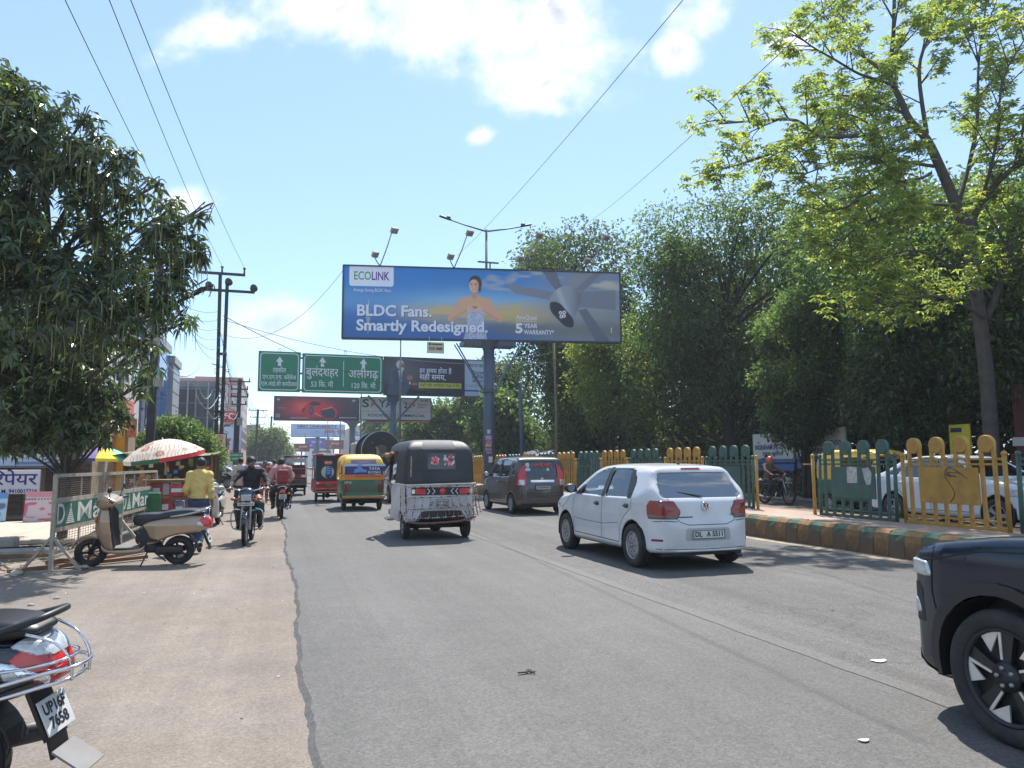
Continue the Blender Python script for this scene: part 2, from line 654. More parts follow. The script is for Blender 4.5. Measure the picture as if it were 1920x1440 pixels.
class Field:
 """regular grid for signed distances"""
 def __init__(s,lo,hi,h):
  s.lo = np.array(lo,float) - 1.5*h
  n = np.ceil((np.array(hi,float) + 1.5*h - s.lo)/h).astype(int) + 1
  s.h = h
  s.n = n
  s.x = (s.lo[0] + h*np.arange(n[0]))[:,None,None]
  s.y = (s.lo[1] + h*np.arange(n[1]))[None,:,None]
  s.z = (s.lo[2] + h*np.arange(n[2]))[None,None,:]
 def full(s,v=1e3):
  return np.full(tuple(s.n),float(v))
 def cap(s,a,b,ra,rb=None):
  """tapered capsule"""
  rb = ra if rb is None else rb
  a,b = np.array(a,float),np.array(b,float)
  d = b - a
  L = d @ d + 1e-12
  wx,wy,wz = s.x - a[0],s.y - a[1],s.z - a[2]
  t = np.clip((wx*d[0] + wy*d[1] + wz*d[2])/L,0,1)
  return np.sqrt((wx - d[0]*t) ** 2 + (wy - d[1]*t) ** 2 + (wz - d[2]*t) ** 2) - (ra + (rb - ra)*t)
 def _loc(s,c,M):
  wx,wy,wz = s.x - c[0],s.y - c[1],s.z - c[2]
  if M is None:
   return wx,wy,wz
  m = np.array(M)
  return (wx*m[0,0] + wy*m[1,0] + wz*m[2,0],wx*m[0,1] + wy*m[1,1] + wz*m[2,1],wx*m[0,2] + wy*m[1,2] + wz*m[2,2])
 def ell(s,c,r,M=None):
  x,y,z = s._loc(c,M)
  k0 = np.sqrt((x/r[0]) ** 2 + (y/r[1]) ** 2 + (z/r[2]) ** 2)
  k1 = np.sqrt((x/r[0] ** 2) ** 2 + (y/r[1] ** 2) ** 2 + (z/r[2] ** 2) ** 2)
  return k0*(k0 - 1)/np.maximum(k1,1e-6)
 def box(s,c,half,r=0.0,M=None):
  x,y,z = s._loc(c,M)
  qx,qy,qz = np.abs(x) - half[0] + r,np.abs(y) - half[1] + r,np.abs(z) - half[2] + r
  return np.sqrt(np.maximum(qx,0) ** 2 + np.maximum(qy,0) ** 2 + np.maximum(qz,0) ** 2) + np.minimum(np.maximum(np.maximum(qx,qy),qz),0) - r
 def cyl(s,c,axis,r,half):
  """axis 0/1/2"""
  w = [s.x - c[0],s.y - c[1],s.z - c[2]]
  o = [w[i] for i in range(3) if i != axis]
  return np.maximum(np.sqrt(o[0] ** 2 + o[1] ** 2) - r,np.abs(w[axis]) - half)
 def arrays(s,F):
  """surface nets: vertices, quads, normals"""
  F = np.broadcast_to(F,tuple(s.n))
  h = s.h
  neg = F < 0
  nx,ny,nz = F.shape
  cx,cy,cz = nx - 1,ny - 1,nz - 1
  cnt = np.zeros((cx,cy,cz),np.int16)
  for i in (0,1):
   for j in (0,1):
    for k in (0,1):
     cnt += neg[i:i + cx,j:j + cy,k:k + cz]
  act = (cnt > 0) & (cnt < 8)
  I = np.argwhere(act)
  idx = np.full((cx,cy,cz),-1,np.int64)
  idx[act] = np.arange(len(I))
  acc = np.zeros((len(I),3))
  w = np.zeros(len(I))
  corners = [(i,j,k) for i in (0,1) for j in (0,1) for k in (0,1)]
  val = {c: F[I[:,0] + c[0],I[:,1] + c[1],I[:,2] + c[2]] for c in corners}
  for a in corners:
   for ax in range(3):
    if a[ax]:
     continue
    b = list(a)
    b[ax] = 1
    b = tuple(b)
    va,vb = val[a],val[b]
    m = (va < 0) != (vb < 0)
    t = np.where(m,va/np.where(m,va - vb,1),0)
    p = np.array(a,float)[None,:].repeat(len(I),0)
    p[:,ax] += t
    acc += p*m[:,None]
    w += m
  loc = acc/w[:,None]
  # gradient at the vertices by trilinear differences
  g = np.zeros((len(I),3))
  u,v2,t2 = loc[:,0],loc[:,1],loc[:,2]
  f = val
  g[:,0] = ((f[1,0,0] - f[0,0,0])*(1 - v2)*(1 - t2) + (f[1,1,0] - f[0,1,0])*v2*(1 - t2) + (f[1,0,1] - f[0,0,1])*(1 - v2)*t2 + (f[1,1,1] - f[0,1,1])*v2*t2)
  g[:,1] = ((f[0,1,0] - f[0,0,0])*(1 - u)*(1 - t2) + (f[1,1,0] - f[1,0,0])*u*(1 - t2) + (f[0,1,1] - f[0,0,1])*(1 - u)*t2 + (f[1,1,1] - f[1,0,1])*u*t2)
  g[:,2] = ((f[0,0,1] - f[0,0,0])*(1 - u)*(1 - v2) + (f[1,0,1] - f[1,0,0])*u*(1 - v2) + (f[0,1,1] - f[0,1,0])*(1 - u)*v2 + (f[1,1,1] - f[1,1,0])*u*v2)
  N = g/np.maximum(np.linalg.norm(g,axis=1,keepdims=True),1e-9)
  V = s.lo + (I + loc)*h
  quads = []
  # x edges
  m = (neg[:-1,1:-1,1:-1] != neg[1:,1:-1,1:-1])
  E = np.argwhere(m) + [0,1,1]
  if len(E):
   q = np.stack([idx[E[:,0],E[:,1] - 1,E[:,2] - 1],idx[E[:,0],E[:,1],E[:,2] - 1],idx[E[:,0],E[:,1],E[:,2]],idx[E[:,0],E[:,1] - 1,E[:,2]]],1)
   fl = ~neg[E[:,0],E[:,1],E[:,2]]
   q[fl] = q[fl][:,::-1]
   quads.append(q)
  m = (neg[1:-1,:-1,1:-1] != neg[1:-1,1:,1:-1])
  E = np.argwhere(m) + [1,0,1]
  if len(E):
   q = np.stack([idx[E[:,0] - 1,E[:,1],E[:,2] - 1],idx[E[:,0] - 1,E[:,1],E[:,2]],idx[E[:,0],E[:,1],E[:,2]],idx[E[:,0],E[:,1],E[:,2] - 1]],1)
   fl = ~neg[E[:,0],E[:,1],E[:,2]]
   q[fl] = q[fl][:,::-1]
   quads.append(q)
  m = (neg[1:-1,1:-1,:-1] != neg[1:-1,1:-1,1:])
  E = np.argwhere(m) + [1,1,0]
  if len(E):
   q = np.stack([idx[E[:,0] - 1,E[:,1] - 1,E[:,2]],idx[E[:,0],E[:,1] - 1,E[:,2]],idx[E[:,0],E[:,1],E[:,2]],idx[E[:,0] - 1,E[:,1],E[:,2]]],1)
   fl = ~neg[E[:,0],E[:,1],E[:,2]]
   q[fl] = q[fl][:,::-1]
   quads.append(q)
  Q = np.concatenate(quads)
  Q = Q[(Q >= 0).all(1)]
  return V,Q,N
 def mesh(s,F,name="body",custom=True):
  V,Q,N = s.arrays(F)
  return np_mesh(name,V,Q,True,N if custom else None)
 def bvh(s,F):
  V,Q,N = s.arrays(F)
  return BVHTree.FromPolygons([Vector(p) for p in V],Q.tolist())
def merge_arrays(parts):
 V,Q,N,b = [],[],[],0
 for v,q,n in parts:
  V.append(v)
  Q.append(q + b)
  N.append(n)
  b += len(v)
 return np.concatenate(V),np.concatenate(Q),np.concatenate(N)
def dens(poly,step,closed=True):
 out = []
 m = len(poly)
 for i in range(m if closed else m - 1):
  a,b = poly[i],poly[(i + 1) % m]
  L = math.dist(a,b)
  k = max(1,int(math.ceil(L/step)))
  for j in range(k):
   t = j/k
   out.append((a[0] + (b[0] - a[0])*t,a[1] + (b[1] - a[1])*t))
 if not closed:
  out.append(tuple(poly[-1]))
 return out
AXES = {  # view direction of a projected patch: (origin builder, ray direction)
 "L": (lambda a,b: Vector((-3,a,b)),Vector((1,0,0))),    # left side, polygon in (y, z)
 "R": (lambda a,b: Vector((3,a,b)),Vector((-1,0,0))),
 "B": (lambda a,b: Vector((a,-6,b)),Vector((0,1,0))),    # back, polygon in (x, z)
 "F": (lambda a,b: Vector((a,8,b)),Vector((0,-1,0))),
 "T": (lambda a,b: Vector((a,b,5)),Vector((0,0,-1))),    # top, polygon in (x, y)
}
def patch(bvh,poly,side,off=0.004,step=0.06,both=False):
 """skin a 2D polygon onto a body surface: returns (verts, faces) as an MB"""
 mk,dr = AXES[side]
 P = dens(poly,step)
 n = len(P)
 xs,ys = [p[0] for p in P],[p[1] for p in P]
 inner = []
 pl = np.array(P)
 gx = np.arange(min(xs) + step*.5,max(xs),step)
 gy = np.arange(min(ys) + step*.5,max(ys),step)
 if len(gx) and len(gy):
  GX,GY = np.meshgrid(gx,gy)
  sd = sd_poly(GX,GY,P)
  ok = sd < -step*.45
  inner = list(zip(GX[ok].tolist(),GY[ok].tolist()))
 v2,e2,f2,*_ = delaunay_2d_cdt([Vector(p) for p in P + inner],[(i,(i + 1) % n) for i in range(n)],[],1,1e-6)
 vs,ok = [],[]
 for p in v2:
  o = mk(p[0],p[1])
  hit,nrm,_,_ = bvh.ray_cast(o,dr)
  if hit is None:
   vs.append(None)
  else:
   if nrm.dot(dr) > 0:
    nrm = -nrm
   vs.append(hit + nrm*off)
 # points that missed take the depth of their nearest neighbour that hit
 good = [i for i,q in enumerate(vs) if q is not None]
 if not good:
  return MB()
 for i,q in enumerate(vs):
  if q is None:
   j = min(good,key=lambda g: (v2[g] - v2[i]).length)
   o = mk(v2[i][0],v2[i][1])
   base = vs[j]
   k = [abs(c) for c in dr].index(1.0)
   o[k] = base[k]
   vs[i] = o
 mb = MB()
 fs = []
 for f in f2:
  f = list(f)
  a,b,c = (vs[f[0]],vs[f[1]],vs[f[2]])
  if (b - a).cross(c - a).dot(dr) > 0:
   f = f[::-1]
  fs.append(f)
 mb._add(vs,fs,True)
 return mb
def ribbon(bvh,pts,side,w=0.012,off=0.003,step=0.05):
 """thin strip along a 2D polyline, laid on a body"""
 mk,dr = AXES[side]
 P = dens(pts,step,closed=False)
 mb = MB()
 ring = []
 for i,p in enumerate(P):
  a = P[max(0,i - 1)]
  b = P[min(len(P) - 1,i + 1)]
  t = Vector((b[0] - a[0],b[1] - a[1]))
  if t.length < 1e-6:
   continue
  t.normalize()
  nn = Vector((-t.y,t.x))*(w/2)
  pr = []
  for sg in (-1,1):
   q = (p[0] + nn.x*sg,p[1] + nn.y*sg)
   hit,nrm,_,_ = bvh.ray_cast(mk(*q),dr)
   if hit is None:
    pr = None
    break
   if nrm.dot(dr) > 0:
    nrm = -nrm
   pr.append(hit + nrm*off)
  if pr:
   ring.append(pr)
  else:
   ring.append(None)
 for a,b in zip(ring,ring[1:]):
  if a and b:
   f = [a[0],a[1],b[1],b[0]]
   if (f[1] - f[0]).cross(f[3] - f[0]).dot(dr) > 0:
    f = f[::-1]
   mb._add(f,[(0,1,2,3)],True)
 return mb
# ---------------------------------------------------------------- lettering
TXT = {}
def text_mesh(body,size=1.0,bold=0.0,align="CENTER",sx=1.0,shear=0.0,thick=0.0):
 k = (body,size,bold,align,sx,shear,thick)
 if k in TXT:
  return TXT[k]
 c = bpy.data.curves.new("lettering","FONT")
 c.body = body
 c.size = size
 c.offset = bold*size
 c.align_x = align
 c.align_y = "CENTER"
 c.shear = shear
 c.extrude = thick
 c.resolution_u = 3
 o = bpy.data.objects.new("lettering",c)
 COL.objects.link(o)
 bpy.context.view_layer.update()
 dg = bpy.context.evaluated_depsgraph_get()
 me = bpy.data.meshes.new_from_object(o.evaluated_get(dg))
 bpy.data.objects.remove(o)
 bpy.data.curves.remove(c)
 if sx != 1.0:
  me.transform(Matrix.Diagonal((sx,1,1,1)))
 me.materials.clear()
 TXT[k] = me
 return me
def plane_mtx(o,ux,uy):
 ux,uy = Vector(ux).normalized(),Vector(uy).normalized()
 uz = ux.cross(uy)
 m = Matrix((ux,uy,uz)).transposed().to_4x4()
 m.translation = Vector(o)
 return m
def text_on(parent,body,P,x,y,size,m,bold=0.0,align="CENTER",off=0.004,sx=1.0,name="lettering",fit=None,shear=0.0):
 """P: matrix of the board's face in its parent's space; x, y on it; fit: scale to this width"""
 me = text_mesh(body,size,bold,align,1.0,shear)
 xs = [v.co.x for v in me.vertices]
 w = max(xs) - min(xs) if xs else 1
 s = (fit/w) if fit else sx
 me2 = me.copy()
 if s != 1.0:
  me2.transform(Matrix.Diagonal((s,1,1,1)))
 return obj(name,me2,m,parent,mtx=P @ Matrix.Translation((x,y,off)))
def print_grid(name,w,h,nx,ny,fn,P,parent,m,off=0.0):
 """printed sheet: a fine grid of faces whose vertex colours come from fn(u, v) -> (n,3), u to the right in [0,w], v up in [0,h]"""
 u = np.linspace(0,w,nx + 1)
 v = np.linspace(0,h,ny + 1)
 U,V = np.meshgrid(u,v,indexing="ij")
 co = np.stack([U.ravel(),V.ravel(),np.full(U.size,off)],1)
 i = np.arange(nx)[:,None]*(ny + 1) + np.arange(ny)[None,:]
 Q = np.stack([i,i + ny + 1,i + ny + 2,i + 1],-1).reshape(-1,4)
 me = np_mesh(name,co,Q,False,None,fn(U.ravel(),V.ravel()),"print")
 return obj(name,me,m,parent,mtx=P)
def lay(col,mask,rgb):
 """paint rgb (srgb 0-255 tuple, or linear (n,3) array) over col where mask is 1"""
 c = np.array(srgb(*rgb)) if isinstance(rgb,tuple) else rgb
 return col*(1 - mask[:,None]) + c*mask[:,None]
def m_poly(u,v,poly,aa=0.01):
 return np.clip(0.5 - sd_poly(u,v,poly)/aa,0,1)
def m_ell(u,v,cx,cy,rx,ry,aa=0.02,ang=0.0):
 c,s = math.cos(ang),math.sin(ang)
 x,y = (u - cx)*c + (v - cy)*s,-(u - cx)*s + (v - cy)*c
 d = (np.sqrt((x/rx) ** 2 + (y/ry) ** 2) - 1)*min(rx,ry)
 return np.clip(0.5 - d/aa,0,1)
def m_cap(u,v,a,b,ra,rb,aa=0.02):
 dx,dy = b[0] - a[0],b[1] - a[1]
 t = np.clip(((u - a[0])*dx + (v - a[1])*dy)/(dx*dx + dy*dy),0,1)
 d = np.sqrt((u - a[0] - dx*t) ** 2 + (v - a[1] - dy*t) ** 2) - (ra + (rb - ra)*t)
 return np.clip(0.5 - d/aa,0,1)
def sstep(x,a,b):
 t = np.clip((x - a)/(b - a),0,1)
 return t*t*(3 - 2*t)
def vnoise(u,v,s,seed=0):
 """cheap smooth value noise for printed pictures"""
 r = np.random.default_rng(seed)
 G = r.random((64,64))
 x,y = u*s,v*s
 xi,yi = np.floor(x).astype(int),np.floor(y).astype(int)
 fx,fy = x - xi,y - yi
 fx,fy = fx*fx*(3 - 2*fx),fy*fy*(3 - 2*fy)
 g = lambda a,b: G[a % 64,b % 64]
 return (g(xi,yi)*(1 - fx) + g(xi + 1,yi)*fx)*(1 - fy) + (g(xi,yi + 1)*(1 - fx) + g(xi + 1,yi + 1)*fx)*fy
# common materials
M_BLACKPL = mat("black_plastic",(0.018,0.018,0.02),0.45,var=0.2)
M_RUBBER = mat("tyre_rubber",(0.02,0.02,0.021),0.8,var=0.25,vscale=9,bump=0.3,bscale=90,dirt=0.5,dirtcol=(0.09,0.08,0.07),dscale=6)
M_DARKMETAL = mat("dark_steel",(0.06,0.06,0.065),0.5,0.6,var=0.2)
M_CHROME = mat("chrome",(0.7,0.71,0.73),0.12,1.0)
M_STEEL = mat("grey_steel",(0.35,0.36,0.37),0.38,0.8,var=0.15)
M_WHITETXT = mat("white_print",(0.78,0.79,0.8),0.5,var=0.05)
M_BLACKTXT = mat("black_print",(0.02,0.02,0.022),0.5)
M_PRINT = mat("printed_vinyl",(1,1,1),0.42,attr="print",var=0.04,vscale=0.6)
# ================================================================ setting: ground, road, median
def ground_mat(name,base,stops,speck=0.25,bumpd=0.006,rough=0.9,lanes=None,cracks=0.0,blotch=0.2,warm=None):
 m = bpy.data.materials.new(name)
 m.use_nodes = True
 t = m.node_tree
 L = t.links.new
 bs = t.nodes["Principled BSDF"]
 bs.inputs["Roughness"].default_value = rough
 bs.inputs["Specular IOR Level"].default_value = 0.35
 ge = t.nodes.new("ShaderNodeNewGeometry")
 pos = ge.outputs["Position"]
 def noise(sc,det,ro=0.6,st=None):
  n = t.nodes.new("ShaderNodeTexNoise")
  n.inputs["Scale"].default_value = sc
  n.inputs["Detail"].default_value = det
  n.inputs["Roughness"].default_value = ro
  if st:
   mp = t.nodes.new("ShaderNodeMapping")
   mp.inputs["Scale"].default_value = st
   L(pos,mp.inputs[0])
   L(mp.outputs[0],n.inputs["Vector"])
  else:
   L(pos,n.inputs["Vector"])
  return n.outputs["Fac"]
 def rng(x,a,b,c,d):
  r = t.nodes.new("ShaderNodeMapRange")
  L(x,r.inputs[0])
  for i,v in enumerate((a,b,c,d)):
   r.inputs[i + 1].default_value = v
  return r.outputs[0]
 def mul(a,b):
  n = t.nodes.new("ShaderNodeMath")
  n.operation = "MULTIPLY"
  for i,v in enumerate((a,b)):
   if isinstance(v,(int,float)):
    n.inputs[i].default_value = v
   else:
    L(v,n.inputs[i])
  return n.outputs[0]
 val = rng(noise(0.35,6,0.6),0.3,0.7,1 - blotch,1 + blotch)
 val = mul(val,rng(noise(3.2,5,0.65),0.3,0.7,1 - blotch*.55,1 + blotch*.55))
 vor = t.nodes.new("ShaderNodeTexVoronoi")
 vor.inputs["Scale"].default_value = 95
 L(pos,vor.inputs["Vector"])
 sp = t.nodes.new("ShaderNodeSeparateColor")
 L(vor.outputs["Color"],sp.inputs[0])
 val = mul(val,rng(sp.outputs[0],0,1,1 - speck,1 + speck))
 val = mul(val,rng(noise(38,3,0.7),0.3,0.7,1 - speck*.7,1 + speck*.7))
 if lanes:
  val = mul(val,rng(noise(1.0,4,0.6,(1.3,0.03,1)),0.35,0.65,1 - lanes,1 + lanes))
  val = mul(val,rng(noise(1.0,3,0.6,(7,0.08,1)),0.35,0.65,1 - lanes*.35,1 + lanes*.35))
 if cracks:
  v2 = t.nodes.new("ShaderNodeTexVoronoi")
  v2.feature = "DISTANCE_TO_EDGE"
  v2.inputs["Scale"].default_value = 0.55
  nn = t.nodes.new("ShaderNodeVectorMath")
  nn.operation = "MULTIPLY_ADD"
  n0 = t.nodes.new("ShaderNodeTexNoise")
  n0.inputs["Scale"].default_value = 1.4
  n0.inputs["Detail"].default_value = 6
  L(pos,n0.inputs["Vector"])
  L(n0.outputs["Color"],nn.inputs[0])
  nn.inputs[1].default_value = (1.1,1.1,1.1)
  L(pos,nn.inputs[2])
  L(nn.outputs[0],v2.inputs["Vector"])
  cr = rng(v2.outputs["Distance"],0.0,0.012,1 - cracks,1)
  cr = t.nodes.new("ShaderNodeMath") and cr
  val = mul(val,cr)
 colr = t.nodes.new("ShaderNodeVectorMath")
 colr.operation = "SCALE"
 if warm:
  mx = t.nodes.new("ShaderNodeMix")
  mx.data_type = "RGBA"
  L(rng(noise(0.22,7,0.62),0.40,0.62,0,1),mx.inputs["Factor"])
  mx.inputs["A"].default_value = (*base,1)
  mx.inputs["B"].default_value = (*warm,1)
  L(mx.outputs["Result"],colr.inputs[0])
 else:
  colr.inputs[0].default_value = base
 L(val,colr.inputs["Scale"])
 L(colr.outputs[0],bs.inputs["Base Color"])
 b = t.nodes.new("ShaderNodeBump")
 b.inputs["Strength"].default_value = 0.55
 b.inputs["Distance"].default_value = bumpd
 L(noise(75,4,0.7),b.inputs["Height"])
 L(b.outputs[0],bs.inputs["Normal"])
 return m
M_ROAD = ground_mat("asphalt",(0.116,0.112,0.106),None,0.24,0.006,0.82,lanes=0.10,blotch=0.11)
M_ROADOLD = ground_mat("worn_asphalt",(0.112,0.106,0.100),None,0.32,0.009,0.85,lanes=0.16,blotch=0.14,cracks=0.25)
M_SHOULDER = ground_mat("dusty_shoulder",(0.188,0.164,0.141),None,0.20,0.006,0.92,lanes=0.10,blotch=0.17,warm=(0.208,0.172,0.142))
M_DIRT = ground_mat("dry_earth",(0.30,0.235,0.175),None,0.3,0.02,0.95,blotch=0.28,warm=(0.36,0.30,0.24))
M_PAVE = ground_mat("pink_paving",(0.34,0.235,0.19),None,0.2,0.006,0.9,blotch=0.22,warm=(0.30,0.25,0.20))
def sheet(name,x0,x1,y0,y1,z,m,seg=1,wob=0.0,parent=None,kind="structure",seed=1):
 """flat sheet; its left edge may waver"""
 rnd = random.Random(seed)
 mb = MB()
 ys = [y0 + (y1 - y0)*i/seg for i in range(seg + 1)]
 ph = [rnd.uniform(0,6.28) for _ in range(4)]
 le = []
 for y in ys:
  w = wob*(0.5*math.sin(y*1.3 + ph[0]) + 0.35*math.sin(y*3.7 + ph[1]) + 0.3*math.sin(y*9.1 + ph[2]) + rnd.uniform(-.35,.35)) if wob else 0
  le.append(x0 + w)
 for i in range(seg):
  mb.quad((le[i],ys[i],z),(x1,ys[i],z),(x1,ys[i + 1],z),(le[i + 1],ys[i + 1],z))
 o = mb.build(name,m,parent)
 if kind:
  o["kind"] = kind
 return o
sheet("ground",-1500,1500,-200,3000,-0.03,M_DIRT)
sheet("shoulder",-3.6,0.6,-15,420,-0.012,M_SHOULDER,200,0.25,seed=4)
# the newer asphalt layer lies about 3 cm above the dusty shoulder, with a ragged broken lip
rl = random.Random(11)
mb = MB()
prev = None
y = -15.0
while y < 420:
 st = 0.07 if y < 30 else 1.0
 w = 0.035*math.sin(y*.8) + 0.012*math.sin(y*3.9 + 1) + 0.006*math.sin(y*11.3) + rl.uniform(-.006,.006)
 cur = ((0.235 + w,y,-0.013),(0.275 + w,y,0.016),(4.0,y,0.022))
 if prev:
  mb._add([prev[0],prev[1],prev[2],cur[0],cur[1],cur[2]],[(0,1,4,3),(1,2,5,4)],False)
 prev = cur
 y += st
o = mb.build("road",M_ROAD)
o["kind"] = "structure"
sheet("road",4.0,8.95,-15,420,0.0215,M_ROADOLD,420,0.0)["kind"] = "structure"
sheet("road",11.05,19.0,-30,420,0.0,M_ROADOLD)["kind"] = "structure"
sheet("pavement",19.0,21.4,-30,420,0.03,M_PAVE)["kind"] = "structure"
# seam between the two paving passes: a smooth slightly raised strip of fines
M_SEAM = ground_mat("asphalt_fines",(0.124,0.119,0.112),None,0.22,0.003,0.8,blotch=0.08)
mb = MB()
prev = None
rl = random.Random(5)
for i in range(240):
 y = -5 + i*0.3
 w = rl.uniform(-.012,.012)
 cur = ((3.90 + w,y,0.0256),(4.06 + w,y,0.0256))
 if prev:
  mb.quad(prev[0],prev[1],cur[1],cur[0])
 prev = cur
o = mb.build("road_seam",M_SEAM)
o["kind"] = "structure"
# median: paving between two kerbs of painted stones
M_KG0 = mat("kerb_green_paint0",(0.06,0.13,0.085),0.85,var=0.35,vscale=7,bump=0.6,bscale=40,dirt=1.0,dirtcol=(0.17,0.10,0.055),dscale=3.2)
M_KY0 = mat("kerb_ochre_paint0",(0.30,0.165,0.062),0.85,var=0.3,vscale=6,bump=0.6,bscale=40,dirt=0.95,dirtcol=(0.10,0.065,0.042),dscale=2.6)
def splashed(m,lo,hi,grime):
 """road splash and worn-off paint: patchy grime that climbs the stone from the gutter"""
 t = m.node_tree
 L = t.links.new
 bs = t.nodes["Principled BSDF"]
 src = bs.inputs["Base Color"].links[0].from_socket
 ge = t.nodes.new("ShaderNodeNewGeometry")
 sp = t.nodes.new("ShaderNodeSeparateXYZ")
 L(ge.outputs["Position"],sp.inputs[0])
 n = t.nodes.new("ShaderNodeTexNoise")
 n.inputs["Scale"].default_value = 5.5
 n.inputs["Detail"].default_value = 8
 n.inputs["Roughness"].default_value = .7
 L(ge.outputs["Position"],n.inputs["Vector"])
 a = t.nodes.new("ShaderNodeMath")
 a.operation = "MULTIPLY_ADD"
 L(n.outputs["Fac"],a.inputs[0])
 a.inputs[1].default_value = -.55
 L(sp.outputs["Z"],a.inputs[2])
 r = t.nodes.new("ShaderNodeMapRange")
 L(a.outputs[0],r.inputs[0])
 r.inputs[1].default_value = lo - .275
 r.inputs[2].default_value = hi - .275
 r.inputs[3].default_value = .92
 r.inputs[4].default_value = 0
 mx = t.nodes.new("ShaderNodeMix")
 mx.data_type = "RGBA"
 L(r.outputs[0],mx.inputs["Factor"])
 L(src,mx.inputs["A"])
 mx.inputs["B"].default_value = (*grime,1)
 L(mx.outputs["Result"],bs.inputs["Base Color"])
 return m
M_KG = splashed(M_KG0,.22,.40,(.135,.082,.048))
M_KY = splashed(M_KY0,.04,.30,(.085,.055,.036))
sheet("median_paving",9.2,10.95,-12,420,0.44,M_PAVE)["kind"] = "structure"
def kerb_mesh(m,seed):
 rn = random.Random(seed)
 # section in (x, z), the face leans back a little and the top edge is worn round
 sec = [(0.0,-0.02),(0.02,0.30),(0.045,0.39),(0.10,0.445),(0.30,0.452),(0.30,-0.02)]
 mb = MB()
 n = len(sec)
 ys = [0,0.1,0.2,0.299]
 vs = []
 for y in ys:
  for (a,b) in sec:
   vs.append((a + rn.uniform(-.008,.008),y,b + rn.uniform(-.006,.006)))
 fs = [tuple(range(n))[::-1],tuple(range(3*n,4*n))]
 for i in range(3):
  for k in range(n):
   k2 = (k + 1) % n
   fs.append((i*n + k,i*n + k2,(i + 1)*n + k2,(i + 1)*n + k))
 fs = [f[::-1] for f in fs]
 mb._add(vs,fs,False)
 me = mb.mesh("kerb_stone")
 me.materials.append(m)
 return me
kv = [[kerb_mesh(M_KG,i) for i in range(5)],[kerb_mesh(M_KY,10 + i) for i in range(5)]]
median = thing("median_kerb","high kerb of the median painted in worn green and ochre bands","kerb",(8.93,3.0,0))
median["kind"] = "structure"
rk = random.Random(3)
for i in range(130):
 o = bpy.data.objects.new("kerb_stone",kv[i % 2][rk.randrange(5)])
 COL.objects.link(o)
 o.parent = median
 o.location = (rk.uniform(-.006,.006),i*0.3,rk.uniform(-.006,.004))
mb = MB()
for i in range(130,900):
 mb.mat(i % 2).box((0.15,i*0.3 + .15,0.215),(0.3,0.299,0.47))
o = mb.build("kerb_run",[M_KG,M_KY],median)
o["kind"] = "stuff"
mb = MB()
mb.box((11.0,190,0.2),(0.2,420,0.49))
o = mb.build("far_kerb",M_KY)
o["kind"] = "structure"
# fallen leaves and grit along the foot of the kerb
M_GRIT = mat("drifted_sand",(0.33,0.26,0.185),0.95,var=0.3,vscale=8,bump=0.4)
mb = MB()
rg = random.Random(9)
prev = None
for i in range(150):
 y = 4 + i*.25
 w = 0.16 + 0.1*rg.random()
 cur = ((8.94 - w,y,0.0262),(8.96,y,0.05))
 if prev:
  mb.quad(prev[0],prev[1],cur[1],cur[0])
 prev = cur
o = mb.build("sand_drift",M_GRIT)
o["kind"] = "stuff"
# ---------------------------------------------------------------- railing panels on the median
M_RG = mat("railing_green",(0.035,0.095,0.075),0.5,var=0.2,vscale=5,dirt=0.35,dirtcol=(0.10,0.085,0.06),dscale=6,bump=0.15)
M_RY = mat("railing_yellow",(0.42,0.225,0.035),0.5,var=0.18,vscale=5,dirt=0.4,dirtcol=(0.18,0.10,0.04),dscale=6,bump=0.15)
M_PAPER = mat("torn_paper",(0.45,0.44,0.41),0.9,var=0.3,vscale=25,dirt=0.6,dirtcol=(0.16,0.16,0.15),dscale=14)
M_WIRE = mat("twine",(0.10,0.09,0.08),0.8)
def rail_parts(plate):
 """meshes for one 2 m panel; local +Y runs along it"""
 P = {}
 mb = MB()
 mb.cyl((0,0,0),(0,0,1.14),0.034,10)
 mb.lathe([(0.0,1.20),(0.025,1.195),(0.045,1.17),(0.045,1.145),(0.034,1.13)][::-1],n=10)
 P["post"] = mb.mesh()
 mb = MB()
 # a hoop: a thick round disc on two flat bars
 mb.lathe([(0.0,-.04),(.125,-.04),(.135,-.03),(.135,.03),(.125,.04),(0,.04)],(0,0,1.31),(1,0,0),24,False)
 for s in (-1,1):
  mb.box((0,s*.108,.665),(.045,.05,1.29))
 P["hoop"] = mb.mesh()
 mb = MB()
 for z in (0.14,1.0,1.08):
  mb.box((0,0.95,z),(0.03,1.86,0.032))
 P["rail"] = mb.mesh()
 mb = MB()
 mb.box((0,0.95,0.025),(0.05,1.9,0.05))
 P["base_rail"] = mb.mesh()
 if plate:
  mb = MB()
  mb.box((-.035,0.98,0.66),(0.018,1.12,0.58))
  P["plate"] = mb.mesh()
 return P
RAILP = {}
for col,m in (("green",M_RG),("yellow",M_RY)):
 for pl in (0,1):
  d = rail_parts(pl)
  for me in d.values():
   me.materials.append(m)
  RAILP[col,pl] = d
def rail_panel(y,col,plate,label,lean=0.0):
 t = thing("railing",label,"railing",(10.35,y,0.44),0,"painted railing panels on the median")
 t.rotation_euler = (0,lean,0)
 d = RAILP[col,plate]
 for yy in (0.0,1.9):
  obj("post",d["post"],None,t,(0,yy,0))
 for k in range(4):
  obj("hoop",d["hoop"],None,t,(0,0.27 + k*.455,0))
 obj("rail",d["rail"],None,t)
 obj("base_rail",d["base_rail"],None,t)
 if plate:
  obj("plate",d["plate"],None,t)
 return t
rr = random.Random(2)
rail_panel(6.32,"green",1,"green railing panel at the right edge, beside the white sedan's front",0.01)
py = rail_panel(8.42,"yellow",1,"yellow railing with a square plate and twine, before the white sedan",-0.012)
pg = rail_panel(10.52,"green",1,"green railing panel with two torn papers stuck on its plate",0.015)
mb = MB()
